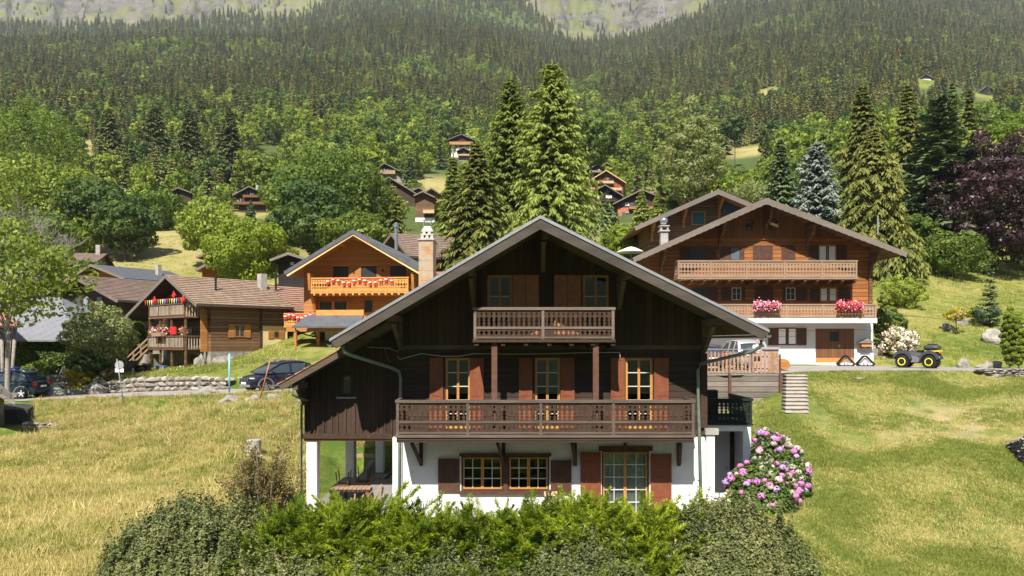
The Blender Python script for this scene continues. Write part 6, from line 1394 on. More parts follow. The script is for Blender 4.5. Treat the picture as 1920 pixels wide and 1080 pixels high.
# left side
put_leafy('airy yellow-green shrub in front of the slate barn', 190, 574, 690, 50, 118, 'pale', 24, 60, 170, .16, name='shrub', base=.08, cat='shrub', tr=.08)
put_leafy('dark rounded bush at the foot of the airy shrub', 163, 655, 700, 48.6, 70, 'dark', 25, 26, 120, .16, name='bush', base=.05, cat='bush', tr=.05)
put_leafy('bright green hedge bush left of the small old chalet', 246, 598, 665, 60, 62, 'bright', 26, 34, 140, .2, name='bush', base=.03, cat='bush', tr=.08)
put_leafy('green bushes behind the car at the left', 70, 678, 712, 49.5, 60, 'green', 27, 20, 120, .16, name='bush', base=.05, cat='bush', tr=.05)
put_leafy('orange-yellow flowering bush in the roadside garden', 152, 686, 715, 48.2, 46, 'yellow', 28, 18, 120, .12, name='bush', base=.05, cat='bush', tr=.04)
put_leafy('yellow cushion bush on the garden wall by the road', 162, 704, 724, 47.4, 26, 'yellow', 29, 12, 90, .10, name='bush', base=.03, cat='bush', tr=.03)
put_leafy('rusty green bush beside the white road sign', 203, 690, 718, 48, 36, 'rust', 30, 16, 100, .11, name='bush', base=.05, cat='bush', tr=.04)
put_leafy('leafy ash tree with a pale forked trunk at the left edge, nearest', 14, 420, 600, 43, 250, 'green', 32, 74, 70, .24, name='ash_tree', cat='ash tree', bark_m=M_BARKG, tr=.16, bs=.24, rough=.45, nl=20)
for k, (px, pt, pb, Y, w_, lf, lab) in enumerate(((30, 300, 420, 120, 210, 'green', 'broad light green tree at the far left edge'), (125, 320, 430, 118, 130, 'green', 'mid-green tree next to the broad tree at far left'), (180, 335, 440, 116, 120, 'dark', 'darker green tree in the row above the left roofs'), (235, 368, 462, 112, 110, 'dark', 'dark tree left of the small dry meadow'), (300, 362, 440, 140, 100, 'green', 'leafy tree above the small dry meadow'), (70, 400, 500, 100, 150, 'dark', 'dark lower tree behind the bare branches at left'), (55, 195, 330, 175, 150, 'bright', 'bright leafy tree standing among the dark spruces at far left'))):
    put_leafy(lab, px, pt, pb, Y, w_, lf, 70 + k, 50, 130, .45)
def bare_tree():
    rd = random.Random(8); x = XP(42, 60); z0 = tz(x, 60); parts = []
    def br(p, d, l, r, dep):
        q = p + d * l; parts.append(limb_arr(p, q, r, r * .65, 5, 0, 3))
        if dep == 0: return
        for i in range(4 if dep > 1 else 5):
            a = p.lerp(q, rd.uniform(.45, 1.0)); nd = (d + Vector((rd.uniform(-1, 1), rd.uniform(-1, 1), rd.uniform(-.1, .6))) * .75).normalized(); br(a, nd, l * rd.uniform(.5, .75), r * .5, dep - 1)
    h = ZP(375, 60) - z0
    br(Vector((0, 0, 0)), Vector((.03, 0, 1)).normalized(), h * .72, .17, 0)
    for t in (.45, .52, .6, .68, .75, .82, .9, 1.0):
        for s in range(2):
            p = Vector((.02 * h * t, 0, h * .72 * t)); a = rd.uniform(0, 6.28); br(p, Vector((math.cos(a), math.sin(a), .9)).normalized(), h * .2 * (1.4 - t * .5), .07, 3)
    V, Q = cat_(parts); me = np_mesh('bare_tree', V, Q, None, [M_BARKG], smooth=True); o = bpy.data.objects.new('bare_tree', me); COL.objects.link(o); o.location = (x, 60, z0 - .1); tag(o, 'leafless pale grey tree at the left edge', 'bare tree')
bare_tree()
# ---------------------------------------------------------------- shrubs in front
def plume_arr(seed, L_=0.7, n=26):
    """one feathery juniper spray along +x, slightly drooping tip; arrays of quads"""
    rd = np.random.RandomState(seed); C = []; D = []; U = []; l = []; w_ = []
    for i in range(n):
        t = (i + .5) / n; p = np.array([t * L_, 0.04 * math.sin(t * 3 + seed), .10 * L_ * t - .12 * L_ * t * t])
        for s in (-1, 1):
            ang = rd.uniform(.45, .8); up = rd.uniform(-.25, .35); d = np.array([math.cos(ang), s * math.sin(ang), up]); d /= np.linalg.norm(d); ln = L_ * .34 * (1 - t) ** .7 * rd.uniform(.7, 1.1) + .05
            for k in range(3):
                q = p + d * ln * k / 3; dd = unit(d + rd.normal(0, .3, 3)); C.append(q); D.append(dd); U.append(unit(np.cross(dd, rd.normal(0, 1, 3)))); l.append(ln * .45 + .03); w_.append(.026)
    C.append(np.array([L_ * .93, 0, -.02])); D.append(np.array([1, 0, .1])); U.append(np.array([0, 1, 0])); l.append(.1); w_.append(.03)
    V, Q = leaves(np.array(C), np.array(D), np.array(U), np.array(l), np.array(w_), .25); return V, Q
PL = [plume_arr(i, .62 + .06 * i) for i in range(6)]
def juniper(label, x, y, rx, ry, h, n, seed, upb=.55, big=()):
    rd = np.random.RandomState(seed); z0 = tz(x, y); Vs = []; Qs = []; vs = []; b = 0; st = []
    for i in range(n):
        a = rd.uniform(0, 2 * np.pi); u = rd.rand() ** .5; ex, ey = math.cos(a) * u, math.sin(a) * u
        zz = h * (1 - u * u * .75) * rd.uniform(.55, 1.0); p = np.array([ex * rx * .9, ey * ry * .9, zz * .86])
        d = np.array([ex * .9 + rd.normal(0, .35), ey * .8 + rd.normal(0, .35), upb + rd.uniform(-.25, .5)]); d /= np.linalg.norm(d)
        s = rd.uniform(.55, 1.15); kk = i
        if i < len(big):
            bx, bz, dx, dz, s = big[i]; p = np.array([bx, rd.uniform(-.3, .3), bz]); d = unit(np.array([dx, rd.uniform(-.1, .1), dz]))
        side = unit(np.cross(d, [0, 0, 1.0])); up = np.cross(side, d); roll = rd.uniform(-.6, .6); s2 = side * math.cos(roll) + up * math.sin(roll); u2 = np.cross(s2, d)
        M = np.stack([d, s2, u2]) * s; V, Q = PL[rd.randint(6)]; Vs.append(V @ M + p); Qs.append(Q + b); b += len(V); vs.append(np.clip(rd.uniform(.05, .75) + rd.uniform(-.15, .25, len(Q)), 0, 1))
        if i % 5 == 0: st.append(limb_arr((ex * rx * .2, ey * ry * .2, -.1), p, .03, .008, 4, .1, 2))
    return tree('juniper', label, 'juniper', (x, y, z0), (np.concatenate(Vs), np.concatenate(Qs), np.concatenate(vs)), cat_(st), LF['juniper'], cname='foliage', tname='stems')
def mound(label, x, y, rx, ry, h, n, seed, leaf='cotone', lw=.044, name='low_shrub', cat='shrub', zoff=0.0):
    """dense low shrub: small leaves on twigs over an uneven dome"""
    rd = np.random.RandomState(seed); a = rd.uniform(0, 2 * np.pi, n); u = rd.rand(n) ** .5; ex, ey = np.cos(a) * u, np.sin(a) * u
    X, Y = ex * rx, ey * ry; k = np.sqrt(np.clip(1 - u ** 2.6, 0, 1)); z = h * k * (.58 + .85 * fbm((X + x) * 1.3 + seed, (Y + y) * 1.3, 3)) + (fbm(X * 5 + seed, Y * 5, 2) - .5) * .30
    sp = fbm(X * 9 + seed, Y * 9 + 4, 2); z = z + np.where(sp > .52, (sp - .52) * 2.4 * rd.rand(n), 0) - rd.rand(n) ** 2 * .12
    gz = terrain(X + x, Y + y); z0 = tz(x, y); P_ = np.stack([X, Y, z + gz - z0 + zoff], -1)
    Nn = unit(np.stack([ex * .5, ey * .5, np.ones(n) * .9], -1) + rd.normal(0, .55, (n, 3))); D = unit(np.cross(Nn, rd.normal(0, 1, Nn.shape))); U = np.cross(Nn, D); s = lw * rd.uniform(.6, 1.4, n)
    V, Q = leaves(P_, D, U, s * 1.3, s, .5); v = np.clip(fbm((X + x) * 2.2, (Y + y) * 2.2, 3) * .9 - .1 + rd.uniform(-.25, .35, n), 0, 1)
    o = tree(name, label, cat, (x, y, z0), (V, Q, v), None, LF[leaf], cname='foliage')
    # woody inside
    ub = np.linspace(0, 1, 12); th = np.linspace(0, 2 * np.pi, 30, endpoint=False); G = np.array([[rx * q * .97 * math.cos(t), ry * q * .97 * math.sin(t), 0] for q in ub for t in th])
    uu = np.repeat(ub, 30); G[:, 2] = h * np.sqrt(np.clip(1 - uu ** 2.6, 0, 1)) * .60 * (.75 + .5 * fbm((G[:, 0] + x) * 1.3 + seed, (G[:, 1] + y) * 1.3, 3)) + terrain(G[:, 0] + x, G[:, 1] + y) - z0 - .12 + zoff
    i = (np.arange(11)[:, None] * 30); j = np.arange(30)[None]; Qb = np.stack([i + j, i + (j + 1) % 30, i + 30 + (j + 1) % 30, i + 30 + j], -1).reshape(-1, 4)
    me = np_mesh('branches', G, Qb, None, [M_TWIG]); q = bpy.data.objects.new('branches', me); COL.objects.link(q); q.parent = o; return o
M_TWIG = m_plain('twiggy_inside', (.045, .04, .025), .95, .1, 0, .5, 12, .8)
JY = 20.6
def XJ(px): return XP(px, JY)
JUN = [ ('bright feathery juniper at the left end of the hedge', 560, 1.9, 1.7, 260, []),
        ('bright juniper below the annex pillar, second from the left', 660, 1.7, 2.15, 260, [(.9, 1.75, .75, .75, 1.5), (1.1, 1.7, .8, .6, 1.4), (.8, 1.8, .6, .85, 1.5)]),
        ('juniper in the hedge below the left corner of the white wall', 790, 1.7, 1.75, 240, []),
        ('juniper in the middle of the hedge below the window strip', 905, 1.7, 1.75, 240, []),
        ('juniper with an upright plume right of the window strip', 1000, 1.5, 1.95, 250, [(-.2, 1.75, -.05, 1, 1.1), (.8, 1.6, .5, .7, 1.1), (-.1, 1.8, .1, 1, 1.0)]),
        ('juniper in the hedge in front of the left door shutter', 1105, 1.6, 1.8, 240, [(-.5, 1.6, -.3, .9, 1.0), (.5, 1.5, .4, .8, 1.0)]),
        ('juniper in the hedge in front of the glazed door', 1205, 1.6, 1.75, 240, []),
        ('juniper with long rising plumes at the right end of the hedge', 1310, 1.5, 1.65, 250, [(.4, 1.5, .4, .9, 1.3), (.9, 1.3, .9, .5, 1.4), (.7, 1.35, .7, .7, 1.3), (1.0, 1.15, .95, .35, 1.2)])]
for k, (lab, px, rx, h, n, big) in enumerate(JUN): juniper(lab, XJ(px), JY - .2 + .15 * (k % 2), rx, 1.3, h + .38, int(n * 1.5), k, big=big)
FR = [('juniper spreading low in front of the hedge, leftmost in the foreground', 500, 19.3, 1.4, .85, 170), ('foreground juniper under the second pillar', 690, 18.9, 1.6, 1.15, 200), ('foreground juniper below the middle of the window strip', 900, 18.8, 1.5, 1.1, 170),
      ('foreground juniper below the right end of the window strip', 1070, 18.9, 1.5, 1.15, 190), ('foreground juniper below the glazed door', 1225, 18.9, 1.3, 1.0, 150)]
for k, (lab, px, y, rx, h, n) in enumerate(FR): juniper(lab, XP(px, y), y, rx, 1.0, h, n, 20 + k, upb=.45)
mound('broad dull-green mound of small leaves at the lower left', XP(372, 20.5), 20.5, 2.6, 2.2, 1.8, 84000, 1)
mound('low dark shrub carpet in front of the broad mound, at the bottom edge', XP(255, 17.9), 18.0, 2.2, 1.3, 1.0, 26000, 2)
mound('dull-green shrub carpet between the mound and the hedge', XP(560, 18.6), 18.6, 2.6, 1.5, 1.15, 46000, 3)
mound('dull-green low shrub filling the front of the hedge, in the middle', XP(800, 18.9), 18.9, 2.6, 1.7, 1.25, 56000, 4)
mound('dull-green low shrub at the foot of the hedge below the door', XP(1080, 19.0), 19.0, 2.5, 1.7, 1.25, 56000, 5)
mound('wide dull-green mound at the lower right end of the hedge', XP(1385, 19.6), 19.6, 2.15, 2.0, 1.95, 84000, 6)
def bronze_shrub():
    x, y = XP(492, 22.3), 22.3; z0 = tz(x, y) + .2; rd = random.Random(4); nr = np.random.RandomState(4); st = []; tips = []
    for i in range(46):
        a = rd.uniform(0, 6.28); sp = rd.uniform(.2, 1.25); q = Vector((math.cos(a) * sp, math.sin(a) * sp * .6, rd.uniform(1.1, 2.75) * (1 - .2 * sp))); p0 = Vector((rd.uniform(-.2, .2), rd.uniform(-.15, .15), -.3))
        st.append(limb_arr(p0, q, .03, .008, 4, .12, 4))
        for k in range(9): t = rd.uniform(.35, 1.05); c = p0.lerp(q, t) + Vector((rd.uniform(-.2, .2), rd.uniform(-.15, .15), rd.uniform(-.1, .15))); tips.append(c); st.append(limb_arr(p0.lerp(q, min(t, .95)), c, .008, .004, 3, 0, 1))
    T = np.array([tuple(t) for t in tips]); n = len(T) * 48; C = np.repeat(T, 48, 0) + nr.normal(0, .085, (n, 3)); D = unit(nr.normal(0, 1, (n, 3)) + np.array([0, 0, .3])); U = unit(np.cross(D, nr.normal(0, 1, (n, 3))))
    V, Q = leaves(C, D, U, nr.uniform(.035, .075, n), nr.uniform(.025, .045, n), .5)
    tree('bronze_shrub', 'twiggy bronze-leaved shrub left of the annex pillar', 'shrub', (x, y, z0), (V, Q, nr.rand(n)), cat_(st), LF['rust'], M_BARKG, cname='foliage', tname='stems')
bronze_shrub()
def hydrangea(label, x, y, rx, ry, h, nf, seed, cols, name='hydrangea'):
    z0 = tz(x, y); rd = np.random.RandomState(seed); e = empty(name, (x, y, z0), 0, label, name)
    n = 7000; a = rd.uniform(0, 2 * np.pi, n); u = rd.rand(n) ** .5; ex, ey = np.cos(a) * u, np.sin(a) * u; z = h * np.sqrt(np.clip(1 - u ** 2.4, 0, 1)) * rd.uniform(.3, 1, n)
    C = np.stack([ex * rx, ey * ry, z], -1); Nn = unit(np.stack([ex, ey, np.full(n, .8)], -1) + rd.normal(0, .5, (n, 3))); D = unit(np.cross(Nn, rd.normal(0, 1, Nn.shape))); U = np.cross(Nn, D)
    V, Q = leaves(C, D, U, rd.uniform(.08, .15, n), rd.uniform(.06, .1, n), .4); me = np_mesh('foliage', V, Q, rd.rand(n), [LF['dark']]); q = bpy.data.objects.new('foliage', me); COL.objects.link(q); q.parent = e
    k = np.arange(nf) + .5; ph = np.arccos(1 - 1.0 * k / nf); th = np.pi * (1 + 5 ** .5) * k + rd.uniform(-.4, .4, nf); mats = [m_plain('petal_%s' % s, c, .7, .2, 0, .25, 9) for s, c in cols]
    for i in range(nf):
        d = np.array([math.cos(th[i]) * math.sin(ph[i]), math.sin(th[i]) * math.sin(ph[i]), math.cos(ph[i])]) ; c = d * np.array([rx, ry, h]) * rd.uniform(.8, 1.08)
        if d[1] > .45: continue
        c[2] = max(c[2], .3); m = 110; s = rd.uniform(.10, .165); uu = unit(rd.normal(0, 1, (m, 3))); Cc = c + uu * s * np.array([1, 1, .8]); Dd = unit(np.cross(uu, rd.normal(0, 1, uu.shape))); Uu = np.cross(uu, Dd)
        V, Q = leaves(Cc - Dd * .025, Dd, Uu, np.full(m, .05), np.full(m, .05), .9); me = np_mesh('flower_head', V, Q, rd.rand(m), [mats[rd.choice(len(mats), p=[.44, .2, .2, .16])]]); q = bpy.data.objects.new('flower_head', me); COL.objects.link(q); q.parent = e
HC = [('magenta', (.52, .19, .42)), ('mauve', (.45, .30, .58)), ('faded_green', (.40, .38, .27)), ('pink', (.72, .44, .48))]
hydrangea('wide pink and mauve hydrangea bush in front of the white porch door', XP(1425, 26.2), 26.2, 1.3, .9, 1.75, 98, 1, HC)
hydrangea('taller pink and violet hydrangea bush behind, against the porch post', XP(1443, 28.2), 28.2, 1.0, .9, 2.1, 96, 2, HC)
hydrangea('sunlit pink hydrangea bush at the right, on the lawn edge', XP(1478, 27.3), 27.3, .8, .7, 1.75, 80, 3, HC)
def pale_bush():
    x, y = XP(1688, 51.5), 51.5; z0 = tz(x, y); c = crown_arr(1.9, 1.25, .05, 34, 150, .14, 77, 'round', .3, .3); rd = np.random.RandomState(1)
    e = empty('flowering_bush', (x, y, z0), 0, 'bush covered in pale pink blossom behind the quad bike', 'bush'); mi = (rd.rand(len(c[1])) < .38).astype(int)
    me = np_mesh('crown', c[0], c[1], c[2], [m_plain('pale_pink_blossom', (.78, .62, .56), .8, .2), LF['green']], mi); o = bpy.data.objects.new('crown', me); COL.objects.link(o); o.parent = e
pale_bush()
# ---------------------------------------------------------------- grass
def tuft(seed, n, h, spread, w_, leaf, bend=.5, seedh=0.0):
    rd = np.random.RandomState(seed); C = np.stack([rd.normal(0, spread, n), rd.normal(0, spread, n), np.zeros(n)], -1); D = unit(np.stack([rd.normal(.12, bend, n), rd.normal(0, bend, n), np.ones(n)], -1)); l = h * rd.uniform(.5, 1.15, n)
    U = unit(np.cross(D, rd.normal(0, 1, D.shape))); V1, Q1 = leaves(C, D, U, l * .55, np.full(n, w_), .8); C2 = C + D * (l * .55)[:, None]; D2 = unit(D + np.stack([rd.normal(.1, .35, n), rd.normal(0, .35, n), -.15 * np.ones(n)], -1)); V2, Q2 = leaves(C2, D2, U, l * .5, np.full(n, w_ * .8), .1 if not seedh else .6)
    V = np.concatenate([V1, V2]); Q = np.concatenate([Q1, Q2 + len(V1)]); return np_mesh('tuft', V, Q, np.tile(rd.rand(n), 2), [leaf])
LG = {'dry': m_leaf('dry_grass', (.44, .36, .13), (.80, .67, .34), None, .35, .7, .15, 1.0), 'mid': m_leaf('half_dry_grass', (.27, .29, .07), (.58, .53, .18), None, .35, .7, .15, .9), 'grn': m_leaf('green_grass', (.15, .195, .038), (.37, .405, .10), None, .4, .7, .15, .9)}
def grass():
    rd = np.random.RandomState(2)
    P1 = [tuft(i, 18, .27, .10, .012, LG['dry'], .5, 1) for i in range(2)] + [tuft(5 + i, 16, .24, .10, .013, LG['mid'], .5) for i in range(2)] + [tuft(8 + i, 18, .18, .09, .015, LG['grn'], .5) for i in range(2)]
    n = 72000; y = 15.5 + (44 - 15.5) * rd.rand(n) ** 1.05; x = rd.uniform(-.92, -.262, n) * y; px = 960 + F * x / y
    d = fbm(x * .16 + 5, y * .16, 4); d2 = fbm(x * .45, y * .8, 4)
    dry = (.2 + .75 * (1 - sstep(27, 36.5, y - (d - .5) * 14))) + (d2 - .5) * 2.2 - .06
    dry = dry + rd.uniform(-.22, .22, n); k = np.where(dry > .74, 0, np.where(dry > .42, 2, 4)) + rd.randint(0, 2, n)
    keep = (np.abs(y - road_y(x)) > road_h(x) + .1) & ~((x > -7.6) & (y > 22)) & ~((px < 60) & (y > 34.8) & (y < 42.4))
    # behind the annex
    n2 = 5000; x2 = rd.uniform(-7.3, 1, n2); y2 = rd.uniform(34.8, 38.5, n2); k2 = 4 + rd.randint(0, 2, n2)
    X = np.concatenate([x[keep], x2]); Y = np.concatenate([y[keep], y2]); K = np.concatenate([k[keep], k2]); Z = terrain(X, Y)
    inst_stuff('meadow_grass', np.stack([X, Y, Z - .01], -1), rd.uniform(.4, 1.05, len(X)) * (.65 + .9 * fbm(X * .8, Y * 1.2, 3)) * np.where(rd.rand(len(X)) < .04, 1.7, 1), rd.rand(len(X)) * 6.28, K, P1, dict(label='tall dry golden grass on the slope at left', cat='grass', kind='stuff'))
    P2 = [tuft(20 + i, 14, .11, .07, .013, LG['grn'], .6) for i in range(3)] + [tuft(25 + i, 12, .12, .07, .012, LG['mid'], .6) for i in range(2)] + [tuft(29, 10, .10, .07, .012, LG['dry'], .6)]
    n = 100000; y = 15.5 + (44 - 15.5) * rd.rand(n); x = rd.uniform(.20, .92, n) * y; px = 960 + F * x / y
    g = fbm(x * .5 + 3, y * .5, 4); bare = np.exp(-(((px - 1770) / 180) ** 2 + ((y - 33.8) / 2.9) ** 2)); g = g + rd.uniform(-.12, .12, n) - bare * .12
    g = g + 0; k = np.where(g > .485, rd.randint(0, 3, n), np.where(g > .42, 3 + rd.randint(0, 2, n), 5)); keep = (g > .33) & (rd.rand(n) > bare * .5) & (np.abs(y - road_y(x)) > road_h(x) + .05) & ~((x < 8.9) & (y > 22.4))
    keep &= ~((x > 9.2) & (x < 13.6) & (y > 37.6)) & ~((x > 12.6) & (x < 14.6) & (y > 33.5))
    X, Y, K = x[keep], y[keep], k[keep]; Z = terrain(X, Y)
    inst_stuff('lawn_grass', np.stack([X, Y, Z - .01], -1), rd.uniform(.6, 1.5, len(X)), rd.rand(len(X)) * 6.28, K, P2, dict(label='short patchy green lawn grass at right', cat='grass', kind='stuff'))
    # rough grass on the slopes behind the road
    n = 34000; y = 47 + 85 * rd.rand(n) ** 1.2; x = rd.uniform(-.70, .70, n) * y; g = fbm(x * .2, y * .2, 3) + rd.uniform(-.1, .1, n); px = 960 + F * x / y
    keep = (np.abs(y - road_y(x)) > road_h(x) + .3) & ~((px > 560) & (px < 1640)); k = np.where(g > .5, rd.randint(0, 3, n), 3 + rd.randint(0, 2, n)); X, Y, K = x[keep], y[keep], k[keep]; Z = terrain(X, Y)
    inst_stuff('slope_grass', np.stack([X, Y, Z - .01], -1), rd.uniform(1.2, 2.6, len(X)), rd.rand(len(X)) * 6.28, K, P2, dict(label='rough grass on the slopes behind the road', cat='grass', kind='stuff'))
grass()
# ---------------------------------------------------------------- walls, fences, stairs, stones
m_st, nt = newmat('dry_stone'); v = coords(nt); oi = N(nt, 'ShaderNodeAttribute', attribute_name='v')
c = ramp(nt, noise(nt, v, 3, 5, .7), [(.3, (.30, .265, .225)), (.55, (.40, .36, .31)), (.75, (.55, .50, .43))])
c = mixc(nt, math_(nt, 'MULTIPLY', oi.outputs['Fac'], .8), c, (.14, .12, .10), 'MIX')
out(nt, principled(nt, c, .9, .15, 0, bump(nt, noise(nt, v, 14, 5, .7), .6, .03)).outputs[0]); M_STONE = m_st
def stone_wall(name, label, pts, zt, zb, sw=.45, sh=.22, seed=0, thick=.45, mat=None):
    """a wall of separate stones along a polyline (x, y), top/bottom heights per point"""
    rd = random.Random(seed); mb = MB(); vals = []
    for (a, b, za, zb_, zc, zd) in zip(pts, pts[1:], zt, zb, zt[1:], zb[1:]):
        a = Vector(a); b = Vector(b); Ls = (b - a).length; d = (b - a).normalized(); nr = Vector((d.y, -d.x)); H = max(za - zb_, zc - zd); rows = max(1, round(H / sh))
        for r in range(rows):
            s = -rd.uniform(0, sw * .5)
            while s < Ls:
                w_ = sw * rd.uniform(.5, 1.5); t = min(max((s + w_ / 2) / Ls, 0), 1); top = za + (zc - za) * t; bot = zb_ + (zd - zb_) * t; hh = (top - bot) / rows; z = bot + hh * (r + .5); c = a + d * (s + w_ / 2)
                if s + w_ > -.1 and s < Ls: 
                    n0 = len(mb.f); mb.rock((c.x + nr.x * rd.uniform(-.05, .08), c.y + nr.y * rd.uniform(-.05, .08), z), (w_ * .56) * abs(d.x) + thick / 2 * abs(d.y), (w_ * .56) * abs(d.y) + thick / 2 * abs(d.x), hh * .58, rd.randint(0, 9999), 0, 1, .12); vals += [rd.random()] * (len(mb.f) - n0)
                s += w_
        # core
        vv = []; 
        for p, zt_, zb2 in ((a, za, zb_), (b, zc, zd)):
            for k in (-1, 1): q = p + nr * k * thick * .18; vv += [(q.x, q.y, zb2 - .3), (q.x, q.y, zt_ - .05)]
        n0 = len(mb.f); mb.add(vv, [(0, 1, 5, 4), (3, 2, 6, 7), (1, 3, 7, 5), (0, 2, 3, 1), (4, 5, 7, 6)]); vals += [1.0] * (len(mb.f) - n0)
    o = mb.build(name, mat or M_STONE); at = o.data.attributes.new('v', 'FLOAT', 'FACE'); at.data.foreach_set('value', np.array(vals, np.float32)); return tag(o, label, 'wall')
wx = [XP(p, 46.2) for p in (150, 205, 260, 330, 400, 440)]; wy = [float(road_y(q) + road_h(q)) + .10 for q in wx]
stone_wall('stone_wall', 'pale dry-stone wall along the far side of the road at left', list(zip(wx, wy)), [float(road_z(q)) + h for q, h in zip(wx, (.55, .78, .88, .86, .80, .70))], [float(road_z(q)) - .05 for q in wx], .55, .27, 1)
w2 = [(1832, 41.8), (1870, 41.6), (1935, 41.4)]
stone_wall('stone_wall', 'flat-stoned dry wall below the thuja columns at right', [(XP(p, y), y) for p, y in w2], [ZP(t, y) for (p, y), t in zip(w2, (691, 691, 691))], [ZP(t, y) for (p, y), t in zip(w2, (697, 722, 740))], .42, .13, 2)
w3 = [(1893, 30.4), (1925, 29.0)]
stone_wall('stone_wall', 'end of a low dry-stone wall at the right edge of the lawn', [(XP(1893, 30.6), 30.6), (XP(1935, 28.6), 28.6)], [ZP(832, 30.6), ZP(812, 28.6)], [ZP(850, 30.6), ZP(868, 28.6)], .3, .13, 3)
w4 = [(45, 37.2), (110, 37.4), (145, 37.6)]
stone_wall('stone_wall', 'old crumbling field wall in the grass at lower left', [(XP(p, y), y) for p, y in w4], [ZP(t, y) for (p, y), t in zip(w4, (790, 794, 806))], [ZP(t, y) for (p, y), t in zip(w4, (832, 824, 818))], .4, .17, 4)
tag(B(XP(112, 47.2), XP(168, 47.2), 47.1, 47.3, ZP(745, 47.2), ZP(730, 47.2)).build('kerb_wall', CONC), 'low concrete garden kerb beside the parked dark car', 'wall')
tag(MB().prismz([(XP(-60, 42), 42.4), (XP(-60, 38), 38.6), (XP(52, 38.3), 38.3), (XP(66, 42), 42.2)], -6.0, ZP(757, 42) + .0).build('retaining_wall', m_plain('dark_concrete', (.05, .05, .05), .9, .1, 0, .3, 2, .4)), 'concrete retaining wall with painted-on shade, under the road at lower left', 'wall')  # near-black colour carries the shade of the shed and trees
for k, (px, py, Y, rx, ry, rz, lab) in enumerate(((100, 722, 46.2, .8, .5, .62, 'mossy boulder behind the parked dark car'), (185, 728, 46.0, .55, .5, .50, 'square boulder with a dark side at the left end of the pale stone wall'), (433, 745, 38.6, .85, .5, .42, 'big grey boulder below the road, left of the orange pole'), (475, 747, 38.5, .6, .45, .45, 'rounded boulder below the road touching the orange pole'), (516, 748, 38.5, .75, .45, .42, 'long pale boulder below the road right of the orange pole'), (568, 749, 38.5, .7, .5, .40, 'pale boulder below the road beside the annex roof'),
      (388, 741, 40.5, .7, .4, .25, 'flat half-buried rock at the roadside'), (1801, 570, 60, .62, .35, 1.0, 'upright pointed stone on the right lawn'), (1776, 590, 58, .5, .4, .42, 'brown rock beside the yellowish bush'), (1865, 605, 56, .95, .7, .85, 'big grey boulder left of the thuja columns'), (1905, 590, 58, .9, .7, .6, 'pale boulder behind the thuja columns'), (1806, 672, 48.9, .45, .35, .5, 'small pointed stone beside the drive'), (1862, 678, 48.6, .6, .4, .5, 'low grey stone beside the drive, next to the thuja'), (1840, 683, 48.4, .5, .3, .25, 'flat pale stone at the edge of the drive'), (1610, 710, 40.2, .33, .28, .09, 'flat stone slab lying in the right lawn'))):
    x = XP(px, Y); tag(MB().rock((x, Y, tz(x, Y) + rz * .35 if Y > 39 else ZP(738, 38.5) - rz), rx, ry, rz, 50 + k, 0, 3, .12).build('boulder', STONE), lab, 'boulder')
# timber retaining wall with picket fence, steps
wz0, wz1 = ZP(775, 37.9), ZP(701, 37.9); xa, xb = XP(1290, 37.9), XP(1463, 37.9)
e = empty('timber_wall', (11.5, 37.9, wz0), 0, 'grey weathered timber retaining wall under the picket fence', 'wall'); ORG[0] = Vector((11.5, 37.9, wz0))
MB().box(xa, xb, 37.9, 38.0, wz0 - .6, wz1).build('planks', m_wood('grey_planks', (.07, .058, .048), (.34, .29, .24), 'z', .27, .05, .35), e); MB().box(xb, xb + .1, 37.9, 41.6, wz0 - .6, wz1).build('side_planks', W_GREY, e)
for px in (1368, 1463): MB().box(XP(px, 37.85) - .07, XP(px, 37.85) + .07, 37.75, 37.898, wz0 - .6, wz1 + .0).build('post', m_plain('rusty_post', (.12, .06, .045), .8, .2), e)
ORG[0] = Vector((0, 0, 0))
tag(B(xa, xb, 38.0, 42.0, wz0, wz1 - .01).build('parking_area', m_pav), kind='structure')
PFW = m_plain('picket_wood', (.34, .21, .13), .8, .2, 0, .45, 3, .3)
fe = empty('picket_fence', (11.5, 38.05, wz1), 0, 'wooden picket fence on top of the timber wall', 'fence'); ORG[0] = Vector((11.5, 38.05, wz1))
rd = random.Random(7); pk = MB(); x = xa; 
while x < xb - .05:
    w_ = rd.uniform(.075, .11); pk.prism([(x, wz1 + .04), (x + w_, wz1 + .04), (x + w_, wz1 + rd.uniform(1.02, 1.12)), (x + w_ / 2, wz1 + 1.15), (x, wz1 + rd.uniform(1.02, 1.12))], 38.03, 38.055); x += .195 if x < 12.9 else .115
pk.build('pickets', PFW, fe)
MB().box(xa, xb, 38.06, 38.11, wz1 + .22, wz1 + .29).box(xa, xb, 38.06, 38.11, wz1 + .83, wz1 + .90).build('rails', m_plain('rust_rail', (.13, .05, .035), .7, .3), fe)
for px in (1368, 1463): MB().box(XP(px, 38.1) - .04, XP(px, 38.1) + .04, 38.11, 38.18, wz1, wz1 + 1.0).build('post', m_plain('fence_post', (.13, .05, .04), .7, .3), fe)
MB().box(xa, xb, 38.3, 38.36, wz1 + 1.22, wz1 + 1.27).build('hand_rail', METAL, fe)
ORG[0] = Vector((0, 0, 0))
st = MB(); sd_ = MB(); ns = 11
for i in range(ns):
    t = i / (ns - 1); y = 34.2 + (38.4 - 34.2) * t; z = ZP(772, 34.2) + (ZP(703, 38.4) - ZP(772, 34.2)) * t; c = XP(1490 + 0 * t, y) + .12; hw = .52 - .0 * t; st.box(c - hw, c + hw, y + .05, y + .6, z - .7, z - .052); sd_.box(c - hw - .02, c + hw + .02, y, y + .5, z - .05, z)

